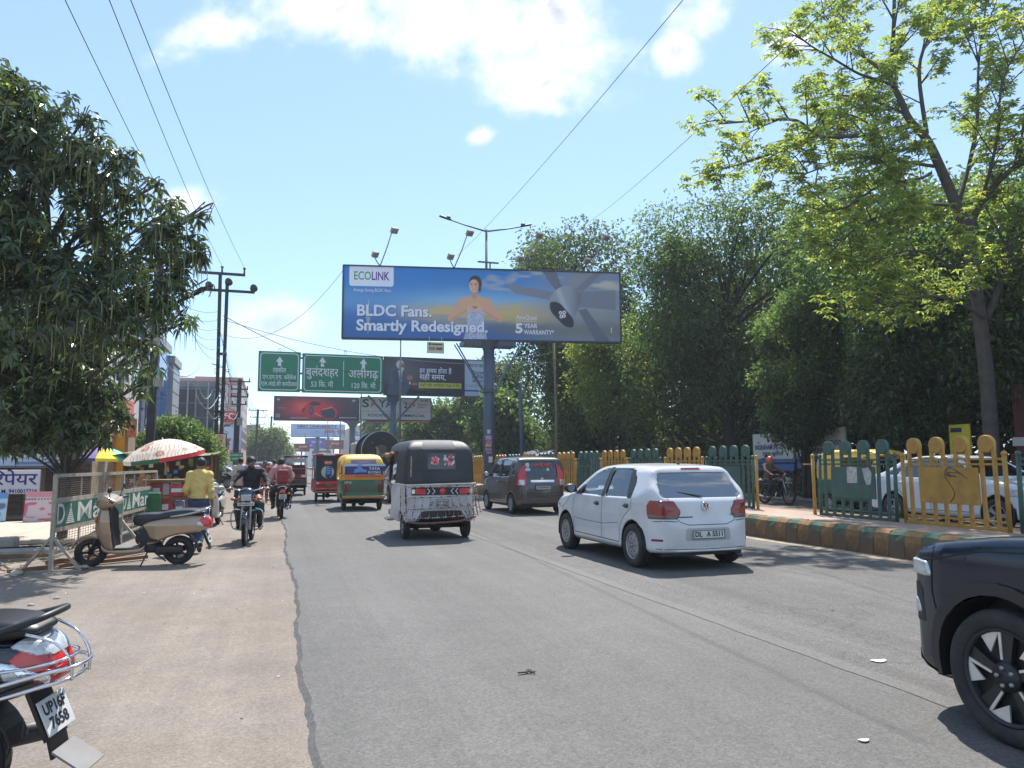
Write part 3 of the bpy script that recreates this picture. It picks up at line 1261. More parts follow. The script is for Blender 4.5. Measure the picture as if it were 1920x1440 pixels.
mb.box((-.048,0.98,0.80),(.004,.26,.30))
mb.build("torn_paper",M_PAPER,pg)
mb = MB()
mb.prism([(0,0),(.1,-.02),(.16,.1),(.2,.28),(.05,.3),(-.03,.2)],(-.047,0.52,0.64),(0,1,0),(0,0,1),-.003)
mb.build("torn_paper",M_PAPER,pg)
mb = MB()
tw = [(-.05,0.62,0.78),(-.052,0.75,0.86),(-.06,0.95,0.87),(-.05,0.9,0.80),(-.06,1.02,0.83),(-.05,0.86,0.55),(-.05,0.95,0.4)]
mb.tube(smooth_poly(tw,False,5),0.006,5)
tw = [(-.05,0.70,0.84),(-.06,0.9,0.95),(-.06,1.0,0.86),(-.06,0.8,0.81)]
mb.tube(smooth_poly(tw,False,5),0.008,5)
mb.build("twine",M_WIRE,py)
# beyond the gap the panels run on in alternating colours
ords = ["first","second","third","fourth","fifth","sixth","seventh","eighth","ninth","tenth","eleventh","twelfth","thirteenth","fourteenth"]
for k in range(14):
 y = 14.62 + 2.1*k
 c = "green" if k % 2 == 0 else "yellow"
 where = "behind the white hatchback" if k < 5 else ("behind the grey tall hatchback" if k < 9 else "near the big billboard pole")
 rail_panel(y,c,0 if k % 3 else 1,f"{c} railing panel {where}, {ords[k]} beyond the gap in the railing",rr.uniform(-.02,.02))
# loose end post of the gap
mb = MB()
mb.cyl((0,0,0),(0,0,1.14),0.034,10)
mb.sphere((0,0,1.16),0.045,10,6)
mb.box((0,.14,1.0),(.03,.3,.032))
o = mb.build("railing_post",M_RY,None,loc=(10.35,12.60,0.44))
tag(o,"single yellow post with a stub arm at the near end of the railing gap","post")
mb = MB()
mb.cyl((0,0,0),(0,0,1.14),0.034,10)
mb.sphere((0,0,1.16),0.045,10,6)
o = mb.build("railing_post",M_RY,None,loc=(10.35,14.46,0.44))
tag(o,"single yellow post at the far end of the railing gap behind the white hatchback","post")
# ================================================================ big signs and billboards on the median
M_POLE = mat("blue_grey_paint",(0.075,0.105,0.15),0.45,var=0.12,vscale=2,dirt=0.25,dirtcol=(0.10,0.09,0.08),dscale=2)
M_BACK = mat("board_frame",(0.06,0.07,0.085),0.6,0.3,var=0.15)
M_GSIGN = mat("sign_green",(0.0,0.19,0.095),0.4,var=0.06,vscale=1.5)
M_SIGNW = mat("sign_white",(0.68,0.72,0.72),0.4)
M_ADWHITE = mat("vinyl_white",(0.60,0.62,0.66),0.45,var=0.05)
def board(parent,name,xl,xr,yl,yr,z0,z1,depth=0.25):
 """a framed board between two plan points; returns its face matrix (origin lower left, x right, y up, faces the viewer)"""
 a,b = Vector((xl,yl,0)),Vector((xr,yr,0))
 ux = (b - a).normalized()
 w = (b - a).length
 P = plane_mtx((xl,yl,z0),ux,(0,0,1))
 mb = MB()
 h = z1 - z0
 mb.box((w/2,h/2,-depth/2 - .01),(w,h,depth))
 mb.box((w/2,-.03,-.06),(w + .1,.09,.22))
 mb.box((w/2,h + .02,-.06),(w + .1,.06,.22))
 for x in (-.03,w + .03):
  mb.box((x,h/2,-.06),(.07,h,.22))
 o = mb.build(name,M_BACK,parent,mtx=P)
 # lattice behind the sheet
 mb = MB()
 n = max(3,int(w/1.6))
 for i in range(n + 1):
  x = w*i/n
  mb.box((x,h/2,-depth - .05),(.06,h,.06))
  if i < n:
   mb.beam((x,0,-depth - .06),(w*(i + 1)/n,h,-depth - .06),.04)
 mb.build("lattice",M_DARKMETAL,o)
 return P,w,h,o
# ---- main billboard: fan advertisement
bb = thing("billboard","huge ceiling fan billboard with a woman making a heart, on a thick blue pole","billboard",(9.7,34.7,0))
OFF = Vector((9.7,34.7,0))
P,BW,BH,fr = board(bb,"board_frame",2.94 - OFF.x,16.30 - OFF.x,35.85 - OFF.y,33.45 - OFF.y,7.46,10.96)
def ad_fan(u,v):
 w,h = BW,BH
 x,y = u/w,v/h
 n1 = vnoise(u,v*3.2,0.55,1)
 n2 = vnoise(u,v*3.5,1.7,2)
 cl = 0.6*n1 + 0.4*n2
 blue_t,blue_b = np.array(srgb(28,118,190)),np.array(srgb(40,96,160))
 col = blue_b[None] + (blue_t - blue_b)[None]*sstep(y,0.1,0.9)[:,None]
 lightb = np.array(srgb(120,175,215))
 col = col + (lightb - col)*(np.exp(-((y - .52 + .06*(n1 - .5))/.19) ** 2)*(0.45 + .5*sstep(x,.08,.40)))[:,None]
 gold = np.array(srgb(196,172,110))
 g = np.exp(-((y - .36 + .1*(n1 - .5))/.13) ** 2)*sstep(x,.10,.42)*(.45 + .75*n2)
 col = col + (gold - col)*np.clip(g*1.45,0,.95)[:,None]
 grey = np.array(srgb(128,138,152))
 col = col + (grey - col)*(sstep(x,.55,.85)*.85)[:,None]
 pale = np.array(srgb(196,190,170))
 g = sstep(cl,.5,.78)*sstep(x,.40,.6)*sstep(y,.35,.8)*.8
 col = col + (pale - col)*g[:,None]
 dk = np.array(srgb(110,100,70))
 g = np.exp(-((y - .16)/.12) ** 2)*sstep(x,.36,.6)*.55
 col = col + (dk - col)*g[:,None]
 # logo card
 card = round_poly([(.26,h*1.02),(.26,h*.72),(2.36,h*.72),(2.36,h*1.02)],.14)
 col = lay(col,m_poly(u,v,card,.02),(214,220,238))
 # pale vertical glint at the left
 col = lay(col,np.clip(1 - np.abs(u - 1.18)/(.16*(1 - np.abs(y - .3)/.27).clip(.01,1)),0,1)*(np.abs(y - .3) < .27)*.5,(214,214,170))
 # woman: dress, arms, neck, head
 sk,sk2,dr = (206,158,128),(176,124,98),(164,172,198)
 cx = 6.30
 drs = [(cx - .42,1.46),(cx - .2,1.56),(cx,1.47),(cx + .2,1.56),(cx + .45,1.44),(cx + .42,.9),(cx + .60,0),(cx - .55,0),(cx - .36,.8)]
 tor = smooth_poly([(cx - .45,1.5),(cx - .62,1.96),(cx - .3,2.13),(cx - .1,2.2),(cx + .14,2.2),(cx + .34,2.12),(cx + .68,1.94),(cx + .48,1.44),(cx,1.4)],True,5)
 col = lay(col,m_poly(u,v,tor,.03),sk)
 col = lay(col,m_poly(u,v,drs,.03),dr)
 sp = vnoise(u,v,22,5)
 msk = m_poly(u,v,drs,.03)
 col = lay(col,msk*sstep(sp,.6,.85)*.6,(214,220,236))
 col = lay(col,msk*sstep(sp,.35,.15)*.5,(120,128,160))
 for s in (-1,1):
  sh,el,wr = (cx + s*.60,1.90),(cx + s*1.20,1.02),(cx + s*.36,1.52)
  col = lay(col,m_cap(u,v,sh,el,.17,.13,.03),sk)
  col = lay(col,m_cap(u,v,el,wr,.135,.085,.03),sk)
  col = lay(col,m_cap(u,v,(el[0],el[1] - .06),(wr[0],wr[1] - .05),.05,.03,.05)*.5,sk2)
  hd = [(cx + s*.40,1.50),(cx + s*.30,1.72),(cx + s*.16,1.78),(cx,1.70),(cx + s*.02,1.58),(cx + s*.16,1.52),(cx,1.42),(cx + s*.2,1.38)]
  col = lay(col,m_poly(u,v,smooth_poly(hd,True,4),.03),(214,166,136))
  for k in range(3):
   col = lay(col,m_cap(u,v,(cx + s*(.10 + .07*k),1.76 - .02*k),(cx + s*(.16 + .07*k),1.60),.008,.008,.02)*.5,sk2)
 heart = [(cx - .13,1.62),(cx - .07,1.67),(cx,1.63),(cx + .07,1.67),(cx + .13,1.62),(cx,1.50)]
 col = lay(col,m_poly(u,v,heart,.03),(150,118,96))
 col = lay(col,m_cap(u,v,(cx - .03,2.15),(cx - .03,2.45),.13,.12,.03),(190,142,114))
 hx,hy = cx - .05,2.66
 col = lay(col,m_ell(u,v,hx + .08,hy + .16,.31,.37,.03,.15),(44,30,30))
 col = lay(col,m_ell(u,v,hx + .27,hy - .05,.07,.26,.04,.1),(44,30,30))
 col = lay(col,m_ell(u,v,hx,hy,.235,.33,.03),(212,164,136))
 col = lay(col,m_ell(u,v,hx + .16,hy - .02,.07,.25,.09)*.45,(176,124,100))
 for s in (-1,1):
  col = lay(col,m_ell(u,v,hx - .02 + s*.095,hy + .06,.046,.022,.02),(52,34,30))
  col = lay(col,m_cap(u,v,(hx - .02 + s*.15,hy + .115),(hx - .02 + s*.05,hy + .125),.012,.014,.02)*.8,(70,46,40))
 col = lay(col,m_cap(u,v,(hx - .03,hy + .03),(hx - .045,hy - .06),.012,.022,.03)*.4,(172,120,96))
 col = lay(col,m_ell(u,v,hx - .02,hy - .155,.085,.035,.02),(170,70,70))
 col = lay(col,m_ell(u,v,hx - .02,hy - .15,.062,.016,.02),(236,226,220))
 # ceiling fan: blades, down rod, motor
 bl,bl2 = (120,124,138),(98,102,118)
 for pl,c in (([(7.74,2.84),(10.35,2.42),(10.2,2.02),(8.22,2.36)],bl),([(9.86,3.52),(10.72,2.72),(10.55,2.55),(10.3,2.6),(9.75,3.52)],bl2),
    ([(9.62,3.52),(10.25,2.62),(10.62,2.70),(10.35,3.52)],bl2),
    ([(11.5,2.52),(13.36,2.62),(13.36,1.62),(11.55,1.72),(11.5,2.1)],bl),([(11.45,1.55),(11.85,1.65),(13.05,.02),(12.3,.02)],bl2)):
  col = lay(col,m_poly(u,v,pl,.03),c)
 rod = [(10.72,2.74),(11.72,2.5),(12.85,3.52),(11.35,3.52)]
 col = lay(col,m_poly(u,v,rod,.03),(132,134,148))
 col = lay(col,m_poly(u,v,[(11.3,2.6),(11.7,2.52),(12.75,3.52),(12.3,3.52)],.08)*.6,(104,106,122))
 mot = smooth_poly([(10.0,2.0),(10.3,2.5),(10.75,2.78),(11.3,2.62),(11.62,2.3),(11.5,1.72),(11.05,.95),(10.5,.9)],True,5)
 col = lay(col,m_poly(u,v,mot,.03),(142,146,158))
 col = lay(col,m_poly(u,v,mot,.03)*sstep(u,10.9,11.6)*.8,(96,98,112))
 col = lay(col,m_poly(u,v,mot,.03)*np.exp(-((u + .35*v - 11.35)/.16) ** 2)*.6,(186,190,200))
 dsk = round_poly([(10.0,1.98),(10.02,1.5),(10.75,.72),(11.2,.66),(11.22,1.1),(10.5,1.95)],.25)
 col = lay(col,m_poly(u,v,dsk,.03),(26,32,48))
 for a,b in ((10.55,1.42),(10.72,1.26),(10.58,1.22),(10.74,1.44)):
  col = lay(col,m_ell(u,v,a,b,.085,.085,.03),(222,226,234))
  col = lay(col,m_ell(u,v,a,b,.04,.04,.03),(26,32,48))
 col = np.clip(col*1.18 + .012,0,1)
 col = lay(col,(np.abs(u - 13.12) < .02)*((v > .45) & (v < .72))*1.0,(220,222,226))
 return col
print_grid("print",BW,BH,580,152,ad_fan,P,bb,M_PRINT,0.0)
M_LGREEN = mat("logo_green",srgb(70,160,90),0.5)
M_LPURPLE = mat("logo_purple",srgb(96,48,150),0.5)
M_ADTXT = mat("ad_lettering",srgb(226,232,246),0.5)
M_ADSH = mat("ad_letter_edge",srgb(40,84,136),0.5)
text_on(bb,"ECO",P,.46,BH*.86,.58,M_LGREEN,.012,"LEFT",fit=.80)
text_on(bb,"LINK",P,1.30,BH*.86,.58,M_LPURPLE,.018,"LEFT",fit=.84)
text_on(bb,"Energy Saving BLDC Fans",P,.48,BH*.665,.22,M_ADTXT,.004,"LEFT",fit=1.74)
for dxy,mm,of in (((.03,-.03),M_ADSH,.004),((0,0),M_ADTXT,.008)):
 text_on(bb,"BLDC Fans.",P,.62 + dxy[0],BH*.375 + dxy[1],.74,mm,.03,"LEFT",of,fit=3.55)
 text_on(bb,"Smartly Redesigned.",P,.62 + dxy[0],BH*.17 + dxy[1],.74,mm,.03,"LEFT",of,fit=6.30)
text_on(bb,"AiroQuad",P,8.32,BH*.325,.30,M_ADTXT,.006,"LEFT",fit=1.02)
mb = MB()
mb.box((8.83,BH*.275,.006),(1.04,.02,.002))
mb.build("print_rule",M_ADTXT,bb,mtx=P)
text_on(bb,"5",P,8.28,BH*.165,.66,M_ADTXT,.04,"LEFT",fit=.36)
text_on(bb,"YEAR",P,8.72,BH*.205,.31,M_ADTXT,.02,"LEFT",fit=.68)
text_on(bb,"WARRANTY*",P,8.70,BH*.115,.31,M_ADTXT,.02,"LEFT",fit=1.52)
mb = MB()
mb.cyl((0.1,-0.1,0),(0.1,-0.1,7.3),.27,24)
mb.lathe([(.27,0),(.5,.35),(.55,.42)],(0.1,-0.1,6.95),n=24)
mb.build("pole",M_POLE,bb)
mb = MB()
mb.box((.1,.1,7.25),(2.6,1.0,.22))
for s in (-1,1):
 for dy in (-.25,.2):
  mb.beam((.1 + s*.28,-.1 + dy*.3,4.95),(.1 + s*1.65,dy,7.2),.055)
mb.box((.1,-.1,4.95),(.72,.62,.14))
mb.build("bracket",M_POLE,bb)
# paper notices pasted round the pole at hand height
rp = random.Random(4)
for k,(z,c,w,h) in enumerate([(2.98,(190,190,200),.16,.2),(2.70,(170,150,190),.30,.2),(2.50,(206,96,140),.28,.14),(2.33,(190,160,110),.30,.15),(2.14,(130,130,170),.34,.13),(1.99,(200,120,100),.26,.09),(1.66,(206,208,212),.2,.28)]):
 mb = MB()
 x0 = 0.1 - .05 + rp.uniform(-.07,.07)
 for s in range(4):
  a0 = -w/2 + w*s/4
  a1 = a0 + w/4
  f = lambda q: (0.1 + .274*math.sin((q + x0 - .1)/.274),-.1 - .274*math.cos((q + x0 - .1)/.274))
  p0,p1 = f(a0),f(a1)
  mb.quad((p0[0],p0[1],z - h/2),(p1[0],p1[1],z - h/2),(p1[0],p1[1],z + h/2),(p0[0],p0[1],z + h/2))
 mb.build("pasted_notice",mat(f"notice_{k}",srgb(*c),0.8,var=.6,vscale=22,dirt=.4,dirtcol=(.3,.28,.3),dscale=16),bb)
def flood(parent,base,tall,low):
 """two floodlights on one foot at the board's top edge"""
 for e,s in ((tall,1.0),(low,0.9)):
  mb = MB()
  b,e = Vector(base),Vector(e)
  mid = b.lerp(e,.55) + Vector((0,-.05,-.06))
  mb.tube([b,mid,e],.028,6)
  lp = mb.build("floodlight_arm",M_STEEL,parent)
  mb = MB()
  M = Euler((R(-35),0,R(12))).to_matrix()
  mb.box(e + Vector((.1,0,.02)),(.36*s,.3,.12),M,.02)
  mb.box(e + Vector((.1,-.04,-.05)),(.30*s,.24,.05),M)
  mb.box(e + Vector((0.05,0,.12)),(.2,.03,.03))
  mb.build("floodlight",mat("lamp_housing",(.30,.27,.24),.5,.3,var=.2),lp)
def on_board(x,dz,dy=0.0):
 t = (x - 2.94)/(16.30 - 2.94)
 return Vector((x,35.85 + (33.45 - 35.85)*t + dy,10.98 + dz)) - OFF
for x in (4.62,8.13,11.45,14.7):
 flood(bb,on_board(x,0),on_board(x + .40,1.45,-1.1),on_board(x - .42,.36,-.75))
# small phone-number board hung under the left half
nb = thing("notice_board","small cream board with a phone number hanging under the fan billboard","sign",(7.2,34.75,6.72))
mb = MB()
mb.box((0,0,.26),(.84,.03,.54))
mb.cyl((-.3,.01,.5),(-.3,.01,.8),.012,6)
mb.cyl((.3,.01,.5),(.3,.01,.8),.012,6)
mb.build("panel",mat("cream_board",srgb(206,200,176),.6,var=.1),nb)
Pn = plane_mtx((-.42,-.018,0),(1,0,0),(0,0,1))
text_on(nb,"93555 98888",Pn,.42,.21,.2,M_BLACKTXT,.02,fit=.66)
mb = MB()
mb.box((.15,.43,.004),(.12,.12,.003))
mb.box((.5,.43,.004),(.5,.08,.003))
mb.build("logo_bar",mat("brown_print",srgb(120,84,50),.6),nb,mtx=Pn)
# ---- gantry with green direction signs and two more advertisement boards
ga = thing("sign_gantry","overhead gantry with green Hindi direction signs and two advertisement boards","road sign",(9.7,64.3,0))
GY = -.4
mb = MB()
mb.cyl((0,.15,0),(0,.15,7.3),.3,20)
mb.box((0,.15,7.1),(1.2,.5,.5))
for s in (-1,1):
 mb.beam((s*.3,.15,5.2),(s*2.2,.15,7.3),.16)
mb.build("pole",M_POLE,ga)
mb = MB()
for z in (7.6,9.0,10.3):
 mb.box((-1.15,.0,z),(20,.14,.14))
for i in range(11):
 mb.box((-11 + i*2,.0,8.95),(.1,.1,2.9))
mb.build("truss",M_DARKMETAL,ga)
def gsign(x0,x1,z0,z1):
 mb = MB()
 mb.box(((x0 + x1)/2 - 9.7,GY - .05,(z0 + z1)/2),(x1 - x0,.1,z1 - z0),None,.02)
 o = mb.build("direction_sign",M_GSIGN,ga)
 P = plane_mtx((x0 - 9.7,GY - .104,z0),(1,0,0),(0,0,1))
 w,h = x1 - x0,z1 - z0
 outer = round_poly([(.14,.14),(w - .14,.14),(w - .14,h - .14),(.14,h - .14)],.3,5)
 inner = round_poly([(.21,.21),(w - .21,.21),(w - .21,h - .21),(.21,h - .21)],.26,5)
 mb = MB()
 n = len(outer)
 for i in range(n):
  j = (i + 1) % n
  mb.quad((*outer[i],0),(*outer[j],0),(*inner[j],0),(*inner[i],0))
 mb.build("border_line",M_SIGNW,o,mtx=P)
 return o,P,w,h
def arrow(o,P,x,y,s):
 mb = MB()
 mb.poly([(x - .16*s,y,0),(x + .16*s,y,0),(x + .16*s,y + .45*s,0),(x - .16*s,y + .45*s,0)])
 mb.poly([(x - .38*s,y + .44*s,.001),(x + .38*s,y + .44*s,.001),(x,y + 1.0*s,.001)])
 mb.build("arrow",M_SIGNW,o,mtx=P)
o,P,w,h = gsign(-1.46,1.86,7.38,10.72)
arrow(o,P,w/2,h - 1.2,.78)
text_on(o,"तहसील",P,w/2,h*.53,.55,M_SIGNW,.008,fit=1.05)
text_on(o,"एन.एन.एच. कॉलेज",P,w/2,h*.355,.5,M_SIGNW,.008,fit=2.65)
text_on(o,"एल.आई.सी कायॅालय",P,w/2,h*.19,.5,M_SIGNW,.008,fit=2.8)
o,P,w,h = gsign(2.0,8.66,7.36,10.66)
arrow(o,P,1.62,h - 1.1,.82)
arrow(o,P,5.0,h - 1.1,.82)
text_on(o,"बुलंदशहर",P,1.62,h*.52,1.0,M_SIGNW,.008,fit=2.65)
text_on(o,"53 िक. मी",P,1.62,h*.21,.62,M_SIGNW,.008,fit=1.8)
text_on(o,"अलीगढ़",P,5.0,h*.50,1.0,M_SIGNW,.008,fit=2.5)
text_on(o,"120 िक. मी",P,5.0,h*.20,.62,M_SIGNW,.008,fit=2.0)
mb = MB()
mb.box((3.36,h*.5,0),(.05,h*.66,.002))
mb.build("divider_line",M_SIGNW,o,mtx=P)
for x in (.2,5.5):
 mb = MB()
 for dx in (-.1,.1):
  mb.box((x - 9.7 + dx,GY,10.84),(.04,.05,.26))
 mb.box((x - 9.7,GY,10.96),(.24,.05,.04))
 mb.build("lifting_lug",M_STEEL,ga)
# dark advertisement with a seated grey-haired man
P,w,h,fr = board(ga,"advert_frame",8.78 - 9.7,15.76 - 9.7,GY - .06,GY - .06,7.36,10.6,.15)
def ad_man(u,v):
 x,y = u/6.98,v/3.24
 base = np.array(srgb(36,38,58))
 col = np.repeat(base[None],len(u),0)
 col = lay(col,np.exp(-(((x - .25)/.28) ** 2 + ((y - .62)/.45) ** 2))*.55,(120,118,128))
 col = lay(col,sstep(vnoise(u,v*2,1.3,8),.5,.9)*(y < .35)*.3,(18,18,26))
 su = (74,84,108)
 body = smooth_poly([(.4,.0),(.42,.9),(.55,1.7),(.95,2.15),(1.35,2.2),(1.7,2.0),(1.85,1.5),(2.2,1.05),(2.1,.5),(2.1,0)],True,5)
 col = lay(col,m_poly(u,v,body,.04),su)
 col = lay(col,m_cap(u,v,(.9,1.9),(1.0,1.0),.2,.17,.05)*.5,(52,60,82))
 col = lay(col,m_cap(u,v,(1.05,1.02),(2.4,.98),.17,.11,.04),(66,76,100))
 col = lay(col,m_poly(u,v,[(1.22,2.1),(1.55,2.15),(1.5,1.2),(1.36,1.05)],.03),(220,222,228))
 col = lay(col,m_poly(u,v,[(1.38,2.0),(1.48,2.0),(1.5,1.3),(1.42,1.2)],.03),(40,44,70))
 col = lay(col,m_ell(u,v,2.2,1.5,.26,.22,.04),(176,116,92))
 col = lay(col,m_ell(u,v,2.62,.96,.26,.11,.04),(176,116,92))
 col = lay(col,m_ell(u,v,2.2,1.04,.06,.12,.03),(230,230,232))
 col = lay(col,m_ell(u,v,1.36,2.62,.34,.37,.04,.2),(198,200,206))
 col = lay(col,m_ell(u,v,1.48,2.46,.24,.33,.04),(178,120,96))
 col = lay(col,m_ell(u,v,1.50,2.22,.2,.13,.05),(196,190,188))
 col = lay(col,m_cap(u,v,(1.32,2.52),(1.7,2.52),.035,.035,.03),(40,36,40))
 col = lay(col,m_poly(u,v,[(1.9,.0),(4.4,.0),(3.4,.42),(2.4,.62),(2.1,.5)],.05),(20,20,30))
 col = lay(col,m_poly(u,v,[(2.7,.62),(3.6,.48),(3.1,.40),(2.4,.5)],.05)*.6,(86,80,84))
 bar = round_poly([(2.98,.62),(6.78,.66),(6.78,1.12),(2.98,1.12)],.06)
 col = lay(col,m_poly(u,v,bar,.03),(196,196,70))
 return col
print_grid("print",w,h,230,108,ad_man,P,ga,M_PRINT)
text_on(ga,"हर समय होता है",P,3.05,h*.66,.58,M_ADTXT,.008,"LEFT",fit=2.85)
text_on(ga,"सही समय,",P,3.05,h*.49,.66,M_ADTXT,.008,"LEFT",fit=2.3)
text_on(ga,"मल्टी ऐसेट अलोकेशन फंड्स के िलए",P,4.88,.88,.36,M_BLACKTXT,.008,fit=3.6)
# pale notice board at the right end
P,w,h,fr = board(ga,"advert_frame",15.84 - 9.7,18.62 - 9.7,GY - .06,GY - .06,7.36,10.6,.15)
mb = MB()
mb.box((w/2,h/2,0),(w,h,.004))
mb.build("sheet",mat("pale_blue_board",srgb(176,190,214),.5,var=.05),ga,mtx=P)
M_BLUETXT = mat("blue_print",srgb(40,84,160),.5)
M_NAVYTXT = mat("navy_print",srgb(36,48,84),.5)
text_on(ga,"समाज कल्याण",P,w*.5,h*.84,.42,M_NAVYTXT,.008,fit=2.2)
text_on(ga,"िनशुल्क",P,w*.45,h*.64,.42,M_NAVYTXT,.008,fit=1.2)
text_on(ga,"सुविधा",P,w*.45,h*.52,.42,M_NAVYTXT,.008,fit=1.2)
text_on(ga,"का लाभ",P,w*.45,h*.41,.36,M_NAVYTXT,.008,fit=1.1)
mb = MB()
mb.box((w/2,h*.155,.004),(w*.98,.14,.003))
mb.build("blue_band",M_BLUETXT,ga,mtx=P)
mb = MB()
mb.box((w/2,h*.31,.004),(w*.9,.02,.003))
mb.box((w/2,h*.28,.004),(w*.9,.02,.003))
mb.build("print_rule",M_NAVYTXT,ga,mtx=P)
# ---- white property advertisement behind the gantry pole
sa = thing("billboard","white billboard reading RESIDENTIAL COMMERCIAL, partly behind the gantry pole","billboard",(10.05,66.6,0))
mb = MB()
mb.cyl((0,.3,0),(0,.3,5.4),.2,14)
mb.build("pole",M_POLE,sa)
P,w,h,fr = board(sa,"board_frame",7.1 - 10.05,13.3 - 10.05,-.4,-.4,5.32,7.28,.2)
mb = MB()
mb.box((w/2,h/2,0),(w,h,.004))
mb.build("sheet",M_ADWHITE,sa,mtx=P)
M_ORTXT = mat("orange_print",srgb(214,92,56),.5)
text_on(sa,"S",P,.42,h*.72,1.0,M_NAVYTXT,.02,fit=.58)
text_on(sa,"A",P,1.14,h*.72,1.0,M_ORTXT,.01,fit=.7)
text_on(sa,"YA",P,2.2,h*.72,1.0,M_NAVYTXT,.01,fit=1.3)
text_on(sa,"2",P,3.95,h*.66,.72,M_NAVYTXT,.02,fit=.36)
text_on(sa,"5+",P,4.5,h*.66,.72,M_ORTXT,.02,fit=.66)
text_on(sa,"YEARS OF",P,5.42,h*.72,.24,M_NAVYTXT,.006,fit=.92)
text_on(sa,"LEGACY",P,5.35,h*.59,.24,M_NAVYTXT,.006,fit=.8)
text_on(sa,"RESIDENTIAL  COMMERCIAL",P,w*.51,h*.2,.34,M_NAVYTXT,.014,fit=5.1)
mb = MB()
mb.box((w/2,h*.38,.004),(w*.96,.02,.002))
mb.build("print_rule",M_NAVYTXT,sa,mtx=P)
mb = MB()
mb.box((5.6,h - .22,.012),(.95,.5,.004))
mb.build("pasted_number",mat("cream_board2",srgb(210,212,206),.6),sa,mtx=P)
text_on(sa,"93555 98888",P,5.6,h - .22,.16,M_BLACKTXT,.02,off=.016,fit=.75)
mb = MB()
mb.mat(0).box((w*.25,-.12,.02),(w*.3,.12,.1)).mat(1).box((w*.7,-.12,.02),(w*.55,.12,.1))
mb.build("bottom_strip",[mat("red_strip",srgb(150,44,40),.5),mat("orange_strip",srgb(190,120,80),.5)],sa,mtx=P)
# ---- dark billboard with a red car, farther down the median
rc = thing("billboard","dark billboard showing a red car in a red glow, below the green signs","billboard",(9.7,103.4,0))
mb = MB()
mb.cyl((0.35,.4,0),(0.35,.4,7.2),.42,18)
mb.lathe([(.42,0),(.75,.5),(1.5,.85)],(0.35,.4,6.4),n=18)
mb.build("pole",M_POLE,rc)
P,w,h,fr = board(rc,"board_frame",-.2 - 9.7,10.85 - 9.7,-.2,-.2,7.26,10.42,.3)
def ad_car(u,v):
 x,y = u/11.05,v/3.16
 col = np.repeat(np.array(srgb(42,30,50))[None],len(u),0)
 rn = vnoise(u,v*2.5,1.1,3)
 glow = np.exp(-(((u - 4.4)/2.7) ** 2 + ((v - 1.6)/1.25) ** 2))
 col = lay(col,np.clip(glow*(.8 + .5*rn),0,1),(214,44,46))
 col = lay(col,np.exp(-(((u - 3.6)/.9) ** 2 + ((v - 1.9)/.6) ** 2))*.4,(250,96,80))
 body = smooth_poly([(3.3,1.1),(3.55,1.55),(4.2,2.2),(4.9,2.75),(6.0,2.55),(7.2,2.1),(8.0,1.5),(8.1,.9),(7.7,.25),(6.6,.25),(5.9,.75),(5.0,1.05),(4.1,.8)],True,5)
 col = lay(col,m_poly(u,v,body,.06),(186,28,36))
 col = lay(col,m_poly(u,v,[(4.3,2.2),(4.95,2.62),(6.0,2.42),(5.8,2.05),(4.9,1.95)],.06),(34,26,44))
 col = lay(col,m_poly(u,v,[(6.0,1.5),(7.4,1.75),(7.9,1.2),(7.75,.35),(6.6,.35),(6.05,.9)],.06),(28,28,52))
 col = lay(col,m_poly(u,v,[(6.1,1.52),(7.5,1.9),(7.45,1.75),(6.1,1.4)],.05),(240,120,110))
 col = lay(col,m_ell(u,v,4.75,1.3,.3,.55,.06,-.1),(24,30,56))
 col = lay(col,m_ell(u,v,4.75,1.3,.14,.3,.06,-.1),(70,84,130))
 col = lay(col,m_ell(u,v,3.75,1.35,.14,.3,.06),(24,22,40))
 col = lay(col,m_cap(u,v,(5.25,1.0),(6.0,.55),.06,.05,.06),(230,120,120))
 for a,b,c in ((.4,2.75,.35),(10.2,2.75,.4)):
  col = lay(col,m_ell(u,v,a + .1,b,c*.6,.14,.05)*.6,(190,190,200))
 col = lay(col,((u > .2) & (u < .75) & (v > .35) & (v < .85))*.7,(130,134,150))
 col = lay(col,((u > 2.0) & (u < 4.4) & (np.abs(v - .32) < .05))*.6,(210,190,190))
 col = lay(col,((u > 8.4) & (u < 10.7) & (np.abs(v - .4) < .06))*.6,(200,190,200))
 col = lay(col,((u > .4) & (u < 1.5) & (np.abs(v - 1.62) < .04))*.5,(200,190,200))
 return col
print_grid("print",w,h,240,76,ad_car,P,rc,M_PRINT)
# ---- university board and the jumble of farther boards
hr = thing("billboard","pale blue billboard headed HRIT UNIVERSITY far down the median","billboard",(9.7,183.5,0))
mb = MB()
mb.cyl((0,.4,0),(0,.4,8),.5,16)
mb.build("pole",M_POLE,hr)
P,w,h,fr = board(hr,"board_frame",3.6 - 9.7,15.9 - 9.7,-.2,-.2,7.85,10.8,.3)
def ad_uni(u,v):
 x,y = u/12.3,v/2.95
 col = np.repeat(np.array(srgb(170,192,224))[None],len(u),0)
 col = lay(col,(y < .55)*(x < .72)*.6,(140,166,206))
 col = lay(col,(y < .55)*(x < .35)*.4,(190,206,230))
 col = lay(col,((np.abs(y - .68) < .03) & (x > .1) & (x < .88))*.9,(48,70,120))
 col = lay(col,((x > .62) & (x < .80) & (y > .32) & (y < .6))*.85,(176,80,96))
 col = lay(col,((x > .86) & (y > .25) & (y < .6))*.85,(196,110,70))
 col = lay(col,sstep(vnoise(u,v,2.2,6),.62,.8)*(y < .5)*.4,(90,104,150))
 return col
print_grid("print",w,h,120,30,ad_uni,P,hr,M_PRINT)
text_on(hr,"HRIT UNIVERSITY",P,w*.48,h*.83,.72,mat("maroon_print",srgb(120,30,60),.5),.045,fit=9.2)
